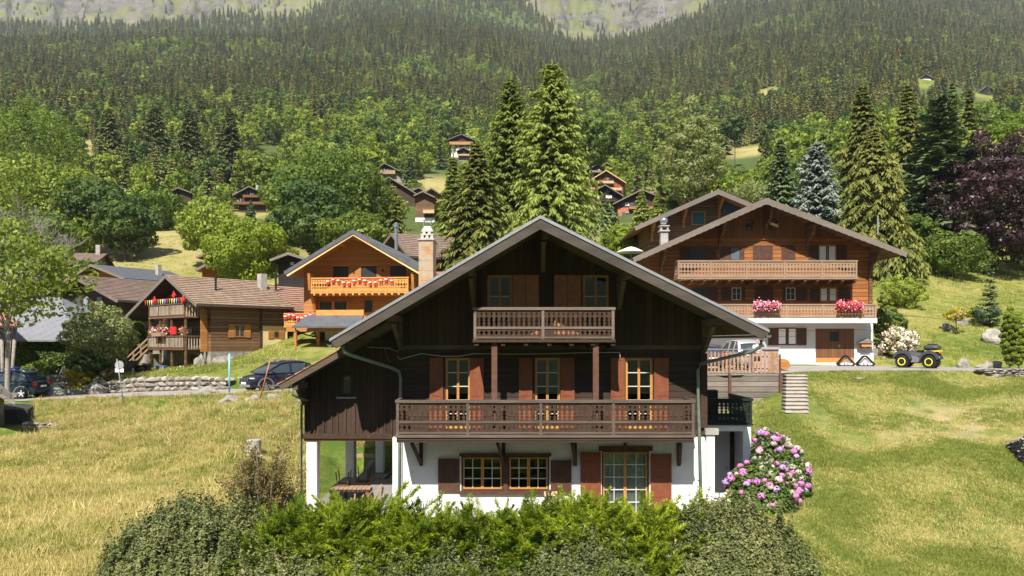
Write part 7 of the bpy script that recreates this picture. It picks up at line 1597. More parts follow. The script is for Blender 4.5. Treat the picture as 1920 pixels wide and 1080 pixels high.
ORG[0] = Vector((14.3, 34.2, -3.3)); e = empty('steps', ORG[0], 0, 'flight of concrete garden steps right of the timber wall', 'steps'); st.build('risers', m_plain('shaded_riser_concrete', (.30, .265, .225), .9, .1, 0, .2, 3), e); sd_.build('treads', m_plain('lit_tread_concrete', (.42, .38, .33), .9, .1, 0, .2, 3), e); ORG[0] = Vector((0, 0, 0))  # light on the steps is painted in: darker risers, paler treads
# small timber edgings in the grass behind the annex
for k, (a, b, py, Y, lab) in enumerate(((662, 702, 867, 34.2, 'upper pale timber edging in the grass behind the pillars'), (662, 708, 884, 33.6, 'lower pale timber edging in the grass behind the pillars'))):
    Yy = 35.3 if k == 0 else 34.3; x0, x1 = XP(a, Yy), XP(b, Yy); z = tz((x0 + x1) / 2, Yy); tag(B(x0, x1, Yy, Yy + .12, z - .2, z + .16).build('timber_edging', W_LIGHT), lab, 'edging')
# garden fence at left
gf = empty('garden_fence', (XP(180, 52), 52, -2.8), 0, 'row of leaning dark slats fencing the garden at left', 'fence'); ORG[0] = Vector((XP(180, 52), 52, -2.8)); g = MB(); g2 = MB()
for i in range(46):
    px = 108 + i * 3.2; Y = 51.2 + i * .05; x = XP(px, Y); z = tz(x, Y); g.beam((x, Y, z), (x + .38, Y, z + .85), .09, .03, (0, 1, 0))
    if i % 9 == 0 and i < 40: Y2 = Y + 9 * .05; x2 = XP(px + 28.8, Y2); g2.beam((x + .1, Y + .04, z + .35), (x2 + .1, Y2 + .04, tz(x2, Y2) + .35), .03, .07)
g.build('slats', m_wood('grey_black_slats', (.05, .045, .04), (.2, .18, .16), 'x', .3, 0), gf); g2.build('fence_rail', W_OLD, gf); ORG[0] = Vector((0, 0, 0))
gf = empty('low_paling', (XP(95, 48.8), 48.8, -2.9), 0, 'low grey paling with pointed tops beside the dark car', 'fence'); ORG[0] = Vector((XP(95, 48.8), 48.8, -2.9)); g = MB()
for i in range(26):
    px = 76 + i * 2.4; x = XP(px, 48.8); z = tz(x, 48.8); g.prism([(x, z), (x + .055, z), (x + .055, z + .68), (x + .027, z + .74), (x, z + .68)], 48.8, 48.83)
g.build('palings', W_GREY, gf); MB().box(XP(76, 48.8), XP(138, 48.8), 48.83, 48.87, -2.55, -2.48).build('rail', W_OLD, gf); ORG[0] = Vector((0, 0, 0))
# road sign seen from behind, marker poles, stump
def pole_thing(name, label, cat, a, b, r, m): 
    mb = MB(); mb.tube([a, b], r, 8); return tag(mb.build(name, m, None, True), label, cat)
sx_, sy_ = XP(229, 42.5), 42.5; zb_ = tz(XP(231, 41.6), 41.6)
e = empty('road_sign', (XP(231, 41.6), 41.6, zb_), 0, 'round road sign with a small plate below, seen from behind on a leaning grey pole', 'road sign'); ORG[0] = e.location.copy()
p0, p1 = Vector((XP(231, 41.6), 41.6, zb_ - .2)), P(219, 673, 41.6); MB().tube([p0, p1], .03, 8).build('pole', METAL, e, True)
MB().lathe([(.24, 0), (.25, .01), (.25, .03)], P(221, 685, 41.5).x, 41.64, P(221, 685, 41.5).z, 20, 0, 'y').build('round_plate', m_plain('pale_grey_back', (.30, .30, .31), .5, .4), e)
B(P(215, 690, 41.6).x, P(231, 690, 41.6).x, 41.64, 41.66, ZP(698, 41.6), ZP(691, 41.6)).build('small_plate', WHITEC, e); ORG[0] = Vector((0, 0, 0))
pole_thing('marker_pole', 'pale blue marker pole at the roadside left of the compact car', 'pole', P(430, 736, 39.4), P(430, 663, 39.4), .045, m_plain('pale_blue_paint', (.22, .52, .72), .5, .4))
pole_thing('marker_pole', 'rust-orange leaning pole at the roadside in front of the compact car', 'pole', P(488, 747, 38.2), P(507, 673, 38.2), .03, m_plain('rust_orange', (.45, .16, .07), .6, .3))
tag(MB().lathe([(.12, 0), (.10, .3), (.11, .42), (.03, .43)], XP(227, 40.6), 40.6, tz(XP(227, 40.6), 40.6) - .03, 8).build('tree_stump', M_BARKG), 'short grey stump at the foot of the road sign', 'stump')
sx0, sy0 = XP(476, 31.5), 31.5; z = tz(sx0, sy0); sm = MB(); sm.lathe([(.40, -.1), (.33, .1), (.30, .35), (.29, .68), (.27, .70), (.0, .69)], sx0, sy0, z, 12)
for a, b in ((.38, -.22), (-.3, -.2), (.55, -.1)): sm.beam((sx0, sy0 - .1, z + .2), (sx0 + a, sy0 + b - .2, z - .12), .2, .18)
tag(sm.build('tree_stump', m_wood('bleached_stump', (.28, .25, .21), (.55, .51, .45), 'x', .12, .06, .5)), 'bleached tree stump with roots in the meadow', 'stump')
# utility: mailbox like bird house, snow tracks
def birdhouse():
    Y = 49.9; x0, x1 = XP(1608, Y), XP(1632, Y); o = Vector(((x0 + x1) / 2, Y, ZP(653, Y))); ORG[0] = o; e = empty('flower_rack', o, 0, 'small wooden roofed box on the white wall beside the garage door', 'wooden box')
    MB().box(x0 + .1, x1 - .1, 49.5, Y, ZP(650, Y), ZP(643, Y)).build('box', W_ORANGE, e); xm = (x0 + x1) / 2; MB().prism([(x0 - .1, ZP(643, Y)), (x1 + .1, ZP(643, Y)), (xm, ZP(635, Y))], 49.4, Y + .02).build('roof', W_GREY, e)
    for a in (x0 + .15, x1 - .25): MB().box(a, a + .1, 49.6, Y, ZP(653, Y), ZP(650, Y) - .002).build('bracket', W_SHUT, e)
    ORG[0] = Vector((0, 0, 0))
birdhouse()
def track(px0, px1, lab):
    Y = 49.2; x0, x1 = XP(px0, Y), XP(px1, Y); gz = tz((x0 + x1) / 2, Y) + .03; w_ = x1 - x0; o = Vector(((x0 + x1) / 2, Y, gz)); ORG[0] = o; e = empty('track_unit', o, 0, lab, 'snow track', 'snow tracks leaning by the garage door')
    ol = [(0.02, .18), (.12, .02), (.88, .02), (1.0, .16), (.62, .62), (.50, .70), (.38, .66)]; pts = [(x0 + a * w_, gz + b * .98) for a, b in ol]; cx = sum(p[0] for p in pts) / 7; cz = sum(p[1] for p in pts) / 7; mb = MB(); n = 7
    vs = []; 
    for y in (Y - .16, Y + .16):
        for s in (1.0, .86): vs += [(cx + (a - cx) * s, y, cz + (b - cz) * s) for a, b in pts]
    fs = []
    for i in range(n): j = (i + 1) % n; fs += [(i, j, n + j, n + i), (2 * n + i, 3 * n + i, 3 * n + j, 2 * n + j), (i, 2 * n + i, 2 * n + j, j), (n + i, n + j, 3 * n + j, 3 * n + i)]
    mb.add(vs, fs); 
    for i in range(n):
        j = (i + 1) % n; k = 5
        for t in range(k): a = (pts[i][0] + (pts[j][0] - pts[i][0]) * t / k, pts[i][1] + (pts[j][1] - pts[i][1]) * t / k); mb.box(a[0] - .025, a[0] + .025, Y - .17, Y + .17, a[1] - .025, a[1] + .025)
    mb.build('rubber_belt', BLACK, e)
    f = MB(); A_ = [(cx, gz + .52), (x0 + .2 * w_, gz + .17), (x0 + .8 * w_, gz + .17)]
    for a, b in ((0, 1), (1, 2), (2, 0)): f.beam((A_[a][0], Y, A_[a][1]), (A_[b][0], Y, A_[b][1]), .08, .07, (0, 1, 0))
    f.build('frame', METAL, e)
    for t in (.14, .3, .5, .7, .86): MB().lathe([(.09, -.08), (.1, 0), (.09, .08)], x0 + t * w_, Y, gz + .13, 10, 0, 'y').build('wheel', m_plain('white_wheel', (.55, .55, .56), .5, .4), e)
    ORG[0] = Vector((0, 0, 0))
track(1569, 1602, 'black triangular snow track leaning on the garage door'); track(1605, 1639, 'black triangular snow track standing under the wooden box')
# logs behind the fence
tag(MB().lathe([(.0, -.3), (.3, -.3), (.31, .25), (.0, .26)], XP(1468, 42), 42, ZP(683, 42) , 12, 0, 'y').build('log', W_HONEY), 'short thick sawn log at the right end of the picket fence', 'log')
for k, (px, py) in enumerate(((1440, 678), (1450, 685), (1441, 689))): tag(MB().lathe([(.0, -.3), (.19, -.3), (.2, .25), (.0, .26)], XP(px, 41.5), 41.5, ZP(py, 41.5) + .05, 10, 0, 'y').build('log', W_HONEY), 'sawn log stacked behind the picket fence', 'log', 'firewood logs behind the picket fence')
# ---------------------------------------------------------------- under and around the annex
def bench_etc():
    # slatted table with upturned chairs
    z0 = -5.865; x0, x1, y0, y1 = -6.35, -4.95, 26.0, 28.2; o = Vector(((x0 + x1) / 2, 27, z0)); ORG[0] = o; e = empty('garden_table', o, 0, 'wooden slatted table under the annex with stacked chair legs on it', 'table')
    t = MB(); 
    for i in range(9): t.box(x0 + i * .158, x0 + i * .158 + .14, y0, y1, z0 + .70, z0 + .74)
    t.box(x0, x1, y0 + .1, y0 + .16, z0 + .6, z0 + .698); t.box(x0, x1, y1 - .16, y1 - .1, z0 + .6, z0 + .698); t.build('table_top', W_LIGHT, e)
    for x in (x0 + .05, x1 - .15):
        for y in (y0 + .1, y1 - .2): B(x, x + .1, y, y + .1, z0, z0 + .598).build('leg', W_MID, e)
    ORG[0] = Vector((0, 0, 0))
    for k, (cx, cy, lab) in enumerate(((-6.0, 26.6, 'upturned green metal chair on the slatted table, the left one'), (-5.45, 27.3, 'upturned green metal chair on the slatted table, the right one'))):
        m = m_plain('dark_green_metal', (.03, .05, .045), .5, .4); zt = z0 + .742; o = Vector((cx, cy, zt)); ORG[0] = o; e = empty('garden_chair', o, 0, lab, 'chair', 'upturned chairs on the slatted table')
        B(cx - .2, cx + .2, cy - .2, cy + .2, zt, zt + .03).build('seat', W_MID, e)
        for a in (-.18, .18):
            for b in (-.18, .18): MB().beam((cx + a, cy + b, zt + .03), (cx + a * 1.25, cy + b * 1.2, zt + .5), .03, .03).build('leg', m, e)
        ORG[0] = Vector((0, 0, 0))
    # low wall + lounger
    tag(MB().prismx([(29.0, -5.9), (31.2, -5.9), (31.2, -4.95), (30.6, -4.95), (29.0, -5.45)], -5.9, -5.7).build('low_wall', CONC), 'low sloping parapet at the back of the covered terrace', 'wall')
    o = Vector((-5.0, 28.5, z0)); ORG[0] = o; e = empty('deck_chair', o, 0, 'purple canvas deck chair in the shade under the annex', 'deck chair'); s = MB(); n = 10; vs = []
    for i in range(n + 1): t = i / n; x = -5.5 + 1.4 * t; z = z0 + .42 - .18 * math.sin(t * math.pi) + .85 * max(t - .45, 0) * 1.6; vs += [(x, 28.1, z), (x, 28.7, z), (x, 28.1, z + .02), (x, 28.7, z + .02)]
    fs = []
    for i in range(n): a = 4 * i; fs += [(a, a + 4, a + 5, a + 1), (a + 2, a + 3, a + 7, a + 6), (a, a + 2, a + 6, a + 4), (a + 1, a + 5, a + 7, a + 3)]
    s.add(vs, fs); s.build('canvas', m_plain('purple_canvas', (.16, .09, .30), .8, .2), e)
    for y in (28.05, 28.72): MB().beam((-5.6, y, z0), (-4.2, y, z0 + 1.15), .04, .05).build('frame', BLACK, e); MB().beam((-4.5, y + .03, z0), (-5.4, y + .03, z0 + .75), .03, .04).build('frame', METAL, e)
    ORG[0] = Vector((0, 0, 0))
    tag(B(-5.0, -4.2, 26.4, 27.6, -5.86, -5.1).build('table', m_plain('grey_table', (.25, .24, .23), .7, .3)), 'grey box-like table beside the deck chair', 'table')
    w_ = MB(); rd = random.Random(2)
    for i in range(9): a = rd.uniform(-.6, .6); w_.beam((-5.0 + rd.uniform(-.5, .3), 25.7 + rd.uniform(0, .5), z0 + .05), (-4.9 + a, 25.8 + rd.uniform(0, .5), z0 + rd.uniform(.4, .85)), .05, .03)
    tag(w_.build('scrap_wood', W_LIGHT), 'heap of loose wood and poles beside the slatted table', 'wood heap')
    # bistro set
    def folding_table(cx, cy, h, w_, lab, name, cat):
        o = Vector((cx, cy, z0)); ORG[0] = o; e = empty(name, o, 0, lab, cat); t = MB()
        for i in range(6): t.box(cx - w_ / 2 + i * w_ / 6, cx - w_ / 2 + (i + .78) * w_ / 6, cy - .22, cy + .22, z0 + h - .02, z0 + h)
        t.box(cx - w_ / 2, cx + w_ / 2, cy - .2, cy - .17, z0 + h - .045, z0 + h - .022); t.box(cx - w_ / 2, cx + w_ / 2, cy + .17, cy + .2, z0 + h - .045, z0 + h - .022); t.build('slatted_top', W_SHUTD, e)
        for y in (cy - .19, cy + .19): MB().beam((cx - w_ * .45, y, z0), (cx + w_ * .4, y, z0 + h - .04), .02, .03).build('leg', BLACK, e); MB().beam((cx + w_ * .45, y + .02, z0), (cx - w_ * .4, y + .02, z0 + h - .04), .02, .03).build('leg', BLACK, e)
        ORG[0] = Vector((0, 0, 0)); return e
    folding_table(XP(1045, 24.2), 24.2, .62, .55, 'small brown folding slatted table by the white wall', 'folding_table', 'table')
    e = folding_table(XP(1071, 24.0), 24.0, .46, .4, 'low folding chair beside the small slatted table', 'folding_chair', 'chair'); ORG[0] = e.location.copy(); cx = XP(1071, 24.0); MB().beam((cx + .12, 24.2, z0 + .45), (cx + .28, 24.25, z0 + .9), .03, .03).beam((cx + .12, 23.8, z0 + .45), (cx + .28, 23.85, z0 + .9), .03, .03).beam((cx + .27, 23.83, z0 + .85), (cx + .27, 24.27, z0 + .85), .05, .03).build('backrest', BLACK, e); ORG[0] = Vector((0, 0, 0))
    e = empty('wooden_chair', (XP(1033, 24.6), 24.6, z0), 0, 'pale wooden chair half hidden behind the slatted table', 'chair'); ORG[0] = e.location.copy(); cx = XP(1033, 24.6)
    B(cx - .22, cx + .22, 24.4, 24.8, z0 + .42, z0 + .46).build('seat', W_LIGHT, e)
    for a in (-.2, .16):
        for y in (24.42, 24.74): B(cx + a, cx + a + .04, y, y + .04, z0, z0 + .42).build('leg', W_LIGHT, e)
    B(cx - .22, cx + .22, 24.76, 24.8, z0 + .72, z0 + .88).box if False else MB().box(cx - .22, cx + .22, 24.77, 24.8, z0 + .74, z0 + .88).box(cx - .21, cx - .17, 24.76, 24.79, z0 + .46, z0 + .8).box(cx + .17, cx + .21, 24.76, 24.79, z0 + .46, z0 + .8).build('backrest', m_plain('pale_bare_wood', (.6, .45, .28)), e); ORG[0] = Vector((0, 0, 0))
    # white plastic chair
    cx, cy = XP(1352, 24.4), 24.4; e = empty('plastic_chair', (cx, cy, z0), 0, 'white plastic garden chair at the right corner of the house', 'chair'); ORG[0] = e.location.copy(); WP = m_plain('white_plastic', (.82, .82, .82), .4, .4, 0, .03)
    B(cx - .25, cx + .25, cy - .25, cy + .25, z0 + .42, z0 + .46).build('seat', WP, e); MB().box(cx - .24, cx + .24, cy + .22, cy + .26, z0 + .72, z0 + .86).box(cx - .24, cx + .24, cy + .22, cy + .26, z0 + .56, z0 + .64).box(cx - .26, cx - .2, cy + .21, cy + .27, z0 + .462, z0 + .88).box(cx + .2, cx + .26, cy + .21, cy + .27, z0 + .462, z0 + .88).build('backrest', WP, e)
    for a in (-.26, .22): B(cx + a, cx + a + .05, cy - .25, cy + .2, z0 + .66, z0 + .69).build('armrest', WP, e)
    for a in (-.25, .2):
        for b in (-.25, .2): B(cx + a, cx + a + .05, cy + b, cy + b + .05, z0, z0 + .42).build('leg', WP, e)
    ORG[0] = Vector((0, 0, 0))
bench_etc()
# a few things in the roadside garden of the old chalet
for k, (px, py, Y, w_, h_, m, lab, nm, cat) in enumerate(((268, 700, 52.5, .9, .55, BLACK, 'black planter with pink flowers before the small old chalet', 'planter', 'planter'), (275, 690, 54.0, .5, .5, STONE, 'grey stone trough beside the stair of the small old chalet', 'trough', 'trough'), (303, 689, 54.2, .6, .3, m_plain('blue_crate', (.15, .2, .45)), 'blue crate in front of the cellar wall', 'crate', 'crate'))):
    x = XP(px, Y); z = tz(x, Y); q = MB(); q.add([(x - w_ / 2 * .85, Y - .2, z), (x + w_ / 2 * .85, Y - .2, z), (x + w_ / 2 * .85, Y + .2, z), (x - w_ / 2 * .85, Y + .2, z), (x - w_ / 2, Y - .25, z + h_), (x + w_ / 2, Y - .25, z + h_), (x + w_ / 2, Y + .25, z + h_), (x - w_ / 2, Y + .25, z + h_)], [(0, 3, 2, 1), (4, 5, 6, 7), (0, 1, 5, 4), (1, 2, 6, 5), (2, 3, 7, 6), (3, 0, 4, 7)]); q.box(x - w_ / 2 - .03, x + w_ / 2 + .03, Y - .28, Y + .28, z + h_ + .002, z + h_ + .05); tag(q.build(nm, m, bevel=.02), lab, cat)
def blossom(px, py, Y, r, cols, lab, seed):
    x = XP(px, Y); z = tz(x, Y); rd = np.random.RandomState(seed); n = 420; C = unit(rd.normal(0, 1, (n, 3))) * rd.uniform(.5, 1, (n, 1)) * r; C[:, 2] = np.abs(C[:, 2]) * .8; D = unit(rd.normal(0, 1, (n, 3))); U = unit(np.cross(D, rd.normal(0, 1, (n, 3)))); V, Q = leaves(C, D, U, np.full(n, .09), np.full(n, .07), .7)
    me = np_mesh('flower_clump', V, Q, rd.rand(n), [LF['green'], m_plain('garden_petals', cols, .8, .2)], (rd.rand(n) < .45).astype(int)); o = bpy.data.objects.new('flower_clump', me); COL.objects.link(o); o.location = (x, Y, ZP(py, Y) - r * .4); tag(o, lab, 'flowers')
for k, q in enumerate(((268, 688, 52.5, .35, (.75, .3, .35), 'pink flowers in the black planter'), (340, 692, 53.2, .5, (.7, .72, .68), 'pale flower clump right of the cellar door'), (327, 696, 53.5, .35, (.75, .35, .6), 'magenta flower clump by the cellar door'), (115, 722, 47.9, .4, (.85, .8, .7), 'pale flowers along the garden kerb, left clump'), (135, 727, 47.5, .35, (.8, .5, .2), 'orange flowers along the garden kerb'), (150, 728, 47.4, .3, (.85, .8, .1), 'yellow flowers along the garden kerb, right clump'), (185, 712, 47.6, .4, (.85, .85, .85), 'white flowers above the square boulder'), (240, 715, 46.9, .3, (.6, .6, .3), 'green cushion plant on top of the stone wall'))): blossom(*q, seed=k)
tag(MB().tube([P(250, 712, 47.0), P(249, 690, 47.0)], .05, 6).build('post', W_GREY), 'short post before the black planter', 'post')
tag(MB().tube([P(1625, 588, 50.5), P(1700, 592, 49), P(1800, 601, 48), P(1960, 612, 46)], .012, 4).tube([P(1380, 615, 49.5), P(1480, 621, 49.6), P(1625, 618, 49.8)], .01, 4).build('overhead_cable', BLACK), 'thin black cable crossing the lawn from the red-brown chalet', 'cable')
for k, (px, pt, pb, Y, lab) in enumerate(((1293, 176, 215, 560, 'thin pale utility pole in the forest above the birch'), (1646, 405, 440, 70, 'short grey utility pole behind the red-brown roof'), (862, 200, 240, 500, 'thin pole left of the tall larches'))): tag(MB().tube([P(px, pb, Y), P(px, pt, Y)], .16 * Y / 300 + .03, 6).build('utility_pole', METAL), lab, 'pole')
m_py = MB(); Yp = 1500
for a, b in ((1233, 1239), (1247, 1241)): m_py.beam(P(a, 36, Yp), P(b, -12, Yp), .8, .8)
for py in (-6, 4, 14, 24): m_py.beam(P(1240 - (py + 12) * .14, py, Yp), P(1240 + (py + 12) * .14, py + 9, Yp), .5, .5); m_py.beam(P(1240 + (py + 12) * .14, py, Yp), P(1240 - (py + 12) * .14, py + 9, Yp), .5, .5)
m_py.beam(P(1231, -2, Yp), P(1249, -2, Yp), .7, .7); tag(m_py.build('pylon', METAL), 'grey lattice pylon high on the mountainside', 'pylon')
# ---------------------------------------------------------------- cars, quad bike, person
def wheel(par, x, y, r, w_, s, rim_m, five=True):
    """wheel with its axis along y; s = -1/+1 outer side; local coordinates"""
    t = MB().lathe([(r * .62, -w_ / 2), (r * .93, -w_ / 2), (r, -w_ * .3), (r, w_ * .3), (r * .93, w_ / 2), (r * .62, w_ / 2)], x, y, r, 22, 0, 'y'); o = empty('wheel', (0, 0, 0)); o.parent = par
    t.build('tyre', m_plain('tyre_rubber', (.02, .02, .02), .8, .2), o, True); rm = MB(); yo = y + s * w_ * .42; rm.lathe([(r * .64, -.012), (r * .66, .012)], x, yo, r, 20, 0, 'y')
    for k in range(5): a = k * 2 * math.pi / 5 + .3; rm.beam((x, yo + s * .02, r), (x + math.cos(a) * r * .6, yo + s * .02, r + math.sin(a) * r * .6), .07 * r / .33, .03, (0, 1, 0))
    rm.lathe([(.06, -.03), (.06, .03)], x, yo + s * .01, r, 10, 0, 'y'); rm.build('rim', rim_m, o); return o
def loft(secs, mat, name, par, sub=2, crease=()):
    """closed body through cross-sections [(x, [(y, z) half outline from bottom centre to top centre])], mirrored"""
    n = len(secs[0][1]); vs = []; 
    for x, pr in secs: vs += [(x, y, z) for y, z in pr] + [(x, -y, z) for y, z in pr[::-1]]
    m = 2 * n; fs = []
    for i in range(len(secs) - 1):
        for j in range(m): fs.append((i * m + j, i * m + (j + 1) % m, (i + 1) * m + (j + 1) % m, (i + 1) * m + j))
    fs.append(tuple(range(m))[::-1]); fs.append(tuple((len(secs) - 1) * m + j for j in range(m))); mb = MB(); mb.add(vs, fs); o = mb.build(name, mat, par, True)
    if sub: s = o.modifiers.new('smooth', 'SUBSURF'); s.levels = sub; s.render_levels = sub
    return o
def car(name, label, loc, rz, paint, L_=4.3, W=1.78, H=1.62, roofx=(.9, 3.6), hood=.98, rim_m=METAL, doors=2, rails=False, cat='car', clad=None, back='suv', zt=None):
    """x = 0 at the nose, running to the tail; y across; z up"""
    e = empty(name, loc, rz, label, cat); w_ = W / 2; r = .34; belt = hood + .02; bl = []
    prof = [(0.0, .32, .60, .70), (.10, .24, .80, .86), (.45, .22, .88, .96), (1.15, .22, .98, .99), (1.9, .22, 1.02, 1.0), (L_ * .66, .22, 1.05, 1.0), (L_ - .5, .24, 1.08, .98), (L_ - .12, .30, 1.0, .94), (L_, .42, .82, .84)]
    for x, zb, ztp, k in prof: bl.append((x, [(0, zb), (w_ * k * .75, zb), (w_ * k * .98, zb + .12), (w_ * k, (zb + ztp) / 2), (w_ * k * .98, ztp - .10), (w_ * k * .88, ztp), (w_ * k * .5, ztp + .03), (0, ztp + .04)]))
    loft(bl, paint, 'body', e, 2)
    a, b = roofx; g = []
    gp = [(a - .62, 1.0, 1.04, .84), (a - .1, 1.02, 1.34, .80), (a + .45, 1.03, H - .10, .76), (a + 1.1, 1.03, H - .02, .76), ((a + b) / 2 + .4, 1.04, H, .76), (b - .25, 1.05, H - .06, .75), (b + .10, 1.05, H - .30, .76), (b + .35, 1.05, 1.12, .80)]
    for x, zb, ztp, k in gp: g.append((x, [(0, zb - .05), (w_ * .93, zb - .05), (w_ * .94, zb), (w_ * (.94 + k) / 2 * .99, (zb + ztp) / 2), (w_ * k, ztp - .05), (w_ * k * .9, ztp - .01), (w_ * k * .5, ztp), (0, ztp + .005)]))
    CG = m_plain('car_glass', (.035, .05, .055), .06, .8); loft(g, CG, 'windows', e, 2)
    # roof skin and pillars
    rs = []
    for x, ztp in ((a + .35, H - .11), (a + .6, H - .045), (a + 1.1, H + .005), ((a + b) / 2 + .4, H + .025), (b - .25, H - .03), (b + .02, H - .17)): rs.append((x, [(0, ztp - .035), (w_ * .60, ztp - .045), (w_ * .78, ztp - .075), (w_ * .80, ztp - .05), (w_ * .73, ztp - .0), (w_ * .55, ztp + .02), (0, ztp + .03)]))
    loft(rs, paint, 'roof', e, 2)
    for s in (-1, 1):
        pl = MB()
        pl.beam((a - .5, s * w_ * .90, 1.03), (a + .48, s * w_ * .775, H - .10), .06, .05)
        for xm in ((a + 1.22,) if doors == 2 else (a + 1.0, a + 1.95)): pl.beam((xm, s * w_ * .93, 1.03), (xm + .04, s * w_ * .785, H - .08), .09, .05, (1, 0, 0))
        pl.beam((b + .28, s * w_ * .88, 1.05), (b - .12, s * w_ * .775, H - .10), .13, .06)
        pl.build('pillars', paint, e)
        for xw in (.78, L_ - .80):
            wheel(e, xw, s * (w_ - .12), r, .22, s, rim_m)
            ar = MB(); n = 12; vs = []
            for i in range(n + 1):
                t = math.pi * i / n; 
                for rr in (r + .07, r + .13):
                    for yy in (w_ * .97, w_ * 1.012): vs.append((xw + math.cos(t) * rr, s * yy, r + math.sin(t) * rr * .98))
            fs = []
            for i in range(n):
                q = 4 * i
                for j, k in ((0, 1), (1, 3), (3, 2), (2, 0)): fs.append((q + j, q + k, q + 4 + k, q + 4 + j))
            ar.add(vs, fs); ar.build('wheel_arch', clad or BLACK, e); B(xw - r - .05, xw + r + .05, min(s * w_ * .7, s * w_ * .99), max(s * w_ * .7, s * w_ * .99), .3, .62).build('wheel_housing', BLACK, e)
        B(.95, L_ - 1.0, min(s * w_ * .90, s * w_ * 1.0), max(s * w_ * .90, s * w_ * 1.0), .24, .40).build('sill', clad or BLACK, e)
        MB().rock((a - .05, s * (w_ + .10), 1.10), .10, .12, .08, 1, 0, 2, 0).build('mirror', paint, e, True)
        MB().box(-.0, .22, s * w_ * .60, s * w_ * .84, .72, .80).build('headlight', m_plain('headlight_glass', (.7, .72, .75), .1, .7), e, bevel=.03) if s else None
        MB().box(L_ - .2, L_ - .02, s * w_ * .62, s * w_ * .90, .78, 1.0).build('tail_light', m_plain('tail_red', (.5, .02, .015), .3, .5), e, bevel=.03)
        for xd in ((a + 1.0,) if doors == 2 else (a + .8, a + 1.75)): B(xd, xd + .16, min(s * w_ * .99, s * w_ * 1.02), max(s * w_ * .99, s * w_ * 1.02), .90, .93).build('door_handle', METAL, e)
        if rails: MB().tube([(a + .3, s * w_ * .70, H - .02), (a + .5, s * w_ * .70, H + .07), (b - .3, s * w_ * .70, H + .06), (b - .1, s * w_ * .70, H - .05)], .018, 6).build('roof_rail', METAL, e)
    B(-.03, .04, -w_ * .5, w_ * .5, .56, .76).build('grille', m_plain('chrome_grille', (.16, .16, .17), .25, .6, .8), e, bevel=.02); MB().box(-.02, .06, -w_ * .62, w_ * .62, .30, .42).build('bumper_trim', METAL, e, bevel=.02)
    B(-.05, -.031, -.26, .26, .44, .55).build('number_plate', WHITEC, e); B(L_ - .02, L_ + .012, -.26, .26, .70, .81).build('number_plate', WHITEC, e)
    return e
NAVY = m_plain('dark_blue_black_paint', (.018, .016, .032), .22, .6, .2, .05); DKBL = m_plain('dark_petrol_paint', (.015, .030, .042), .3, .5, .1, .05)
GREYC = m_plain('grey_cladding', (.16, .155, .15), .6, .3)
x, y = XP(437, 39.9), 40.0; car('parked_car', 'dark blue compact car with chrome grille, nose to the left on the road', (XP(458, 39.9), 39.9, float(road_z(x)) + .0), R(46), NAVY, 4.28, 1.8, 1.64, (1.25, 3.55), doors=4, rails=True, clad=GREYC, rim_m=m_plain('dull_rim', (.25, .25, .26), .4, .5, .6))
x = XP(80, 45); car('parked_car', 'dark petrol two-door off-roader with a blue thing on its roof, cut by the left edge', (x - 3.9, 45.1, float(road_z(x - 1.5)) + .0), R(0), DKBL, 3.9, 1.74, 1.68, (1.15, 3.25), doors=2, rails=True, clad=GREYC, rim_m=m_plain('silver_rim', (.6, .6, .6), .4, .5, .3))
bl_ = MB(); bl_.rock((0, 0, .08), .55, .3, .07, 3, 0, 2, .2).rock((.3, .05, .13), .25, .2, .09, 6, 0, 2, .3); o = bl_.build('folded_tarp', m_plain('blue_tarp', (.06, .10, .45), .6, .3)); o.location = (XP(22, 45), 45.0, float(road_z(x - 1.5)) + 1.69); tag(o, 'crumpled blue tarp on the roof of the off-roader', 'tarp')
SILV = m_plain('silver_paint', (.55, .55, .56), .3, .5, .5, .04)
xs_ = XP(1392, 44); car('parked_car', 'silver car seen from the rear behind the picket fence', (xs_ + .1, 46.9, float(road_z(xs_)) + .0), R(-88), SILV, 4.5, 1.85, 1.72, (1.3, 3.9), doors=4, clad=GREYC)
xs_ = XP(1345, 42); car('parked_car', 'dark grey car partly hidden under the eave, behind the picket fence', (xs_ - .6, 46.5, float(road_z(xs_)) + .0), R(-84), m_plain('violet_grey_paint', (.10, .09, .12), .3, .5, .3), 4.3, 1.78, 1.56, (1.3, 3.6), doors=4)
tag(B(XP(1385, 40.5), XP(1462, 40.5), 40.5, 40.9, ZP(652, 40.5) - .12, ZP(652, 40.5)).box if False else MB().box(XP(1412, 40.6), XP(1460, 40.6), 40.6, 41.3, ZP(700, 40.6), ZP(655, 40.6)).box(XP(1410, 40.6), XP(1461.5, 40.6), 40.5, 41.4, ZP(655, 40.6) + .002, ZP(651, 40.6)).build('wood_bin', m_plain('mauve_grey_board', (.36, .29, .31), .7, .3)), 'waist-high grey board bin behind the right end of the picket fence', 'bin')
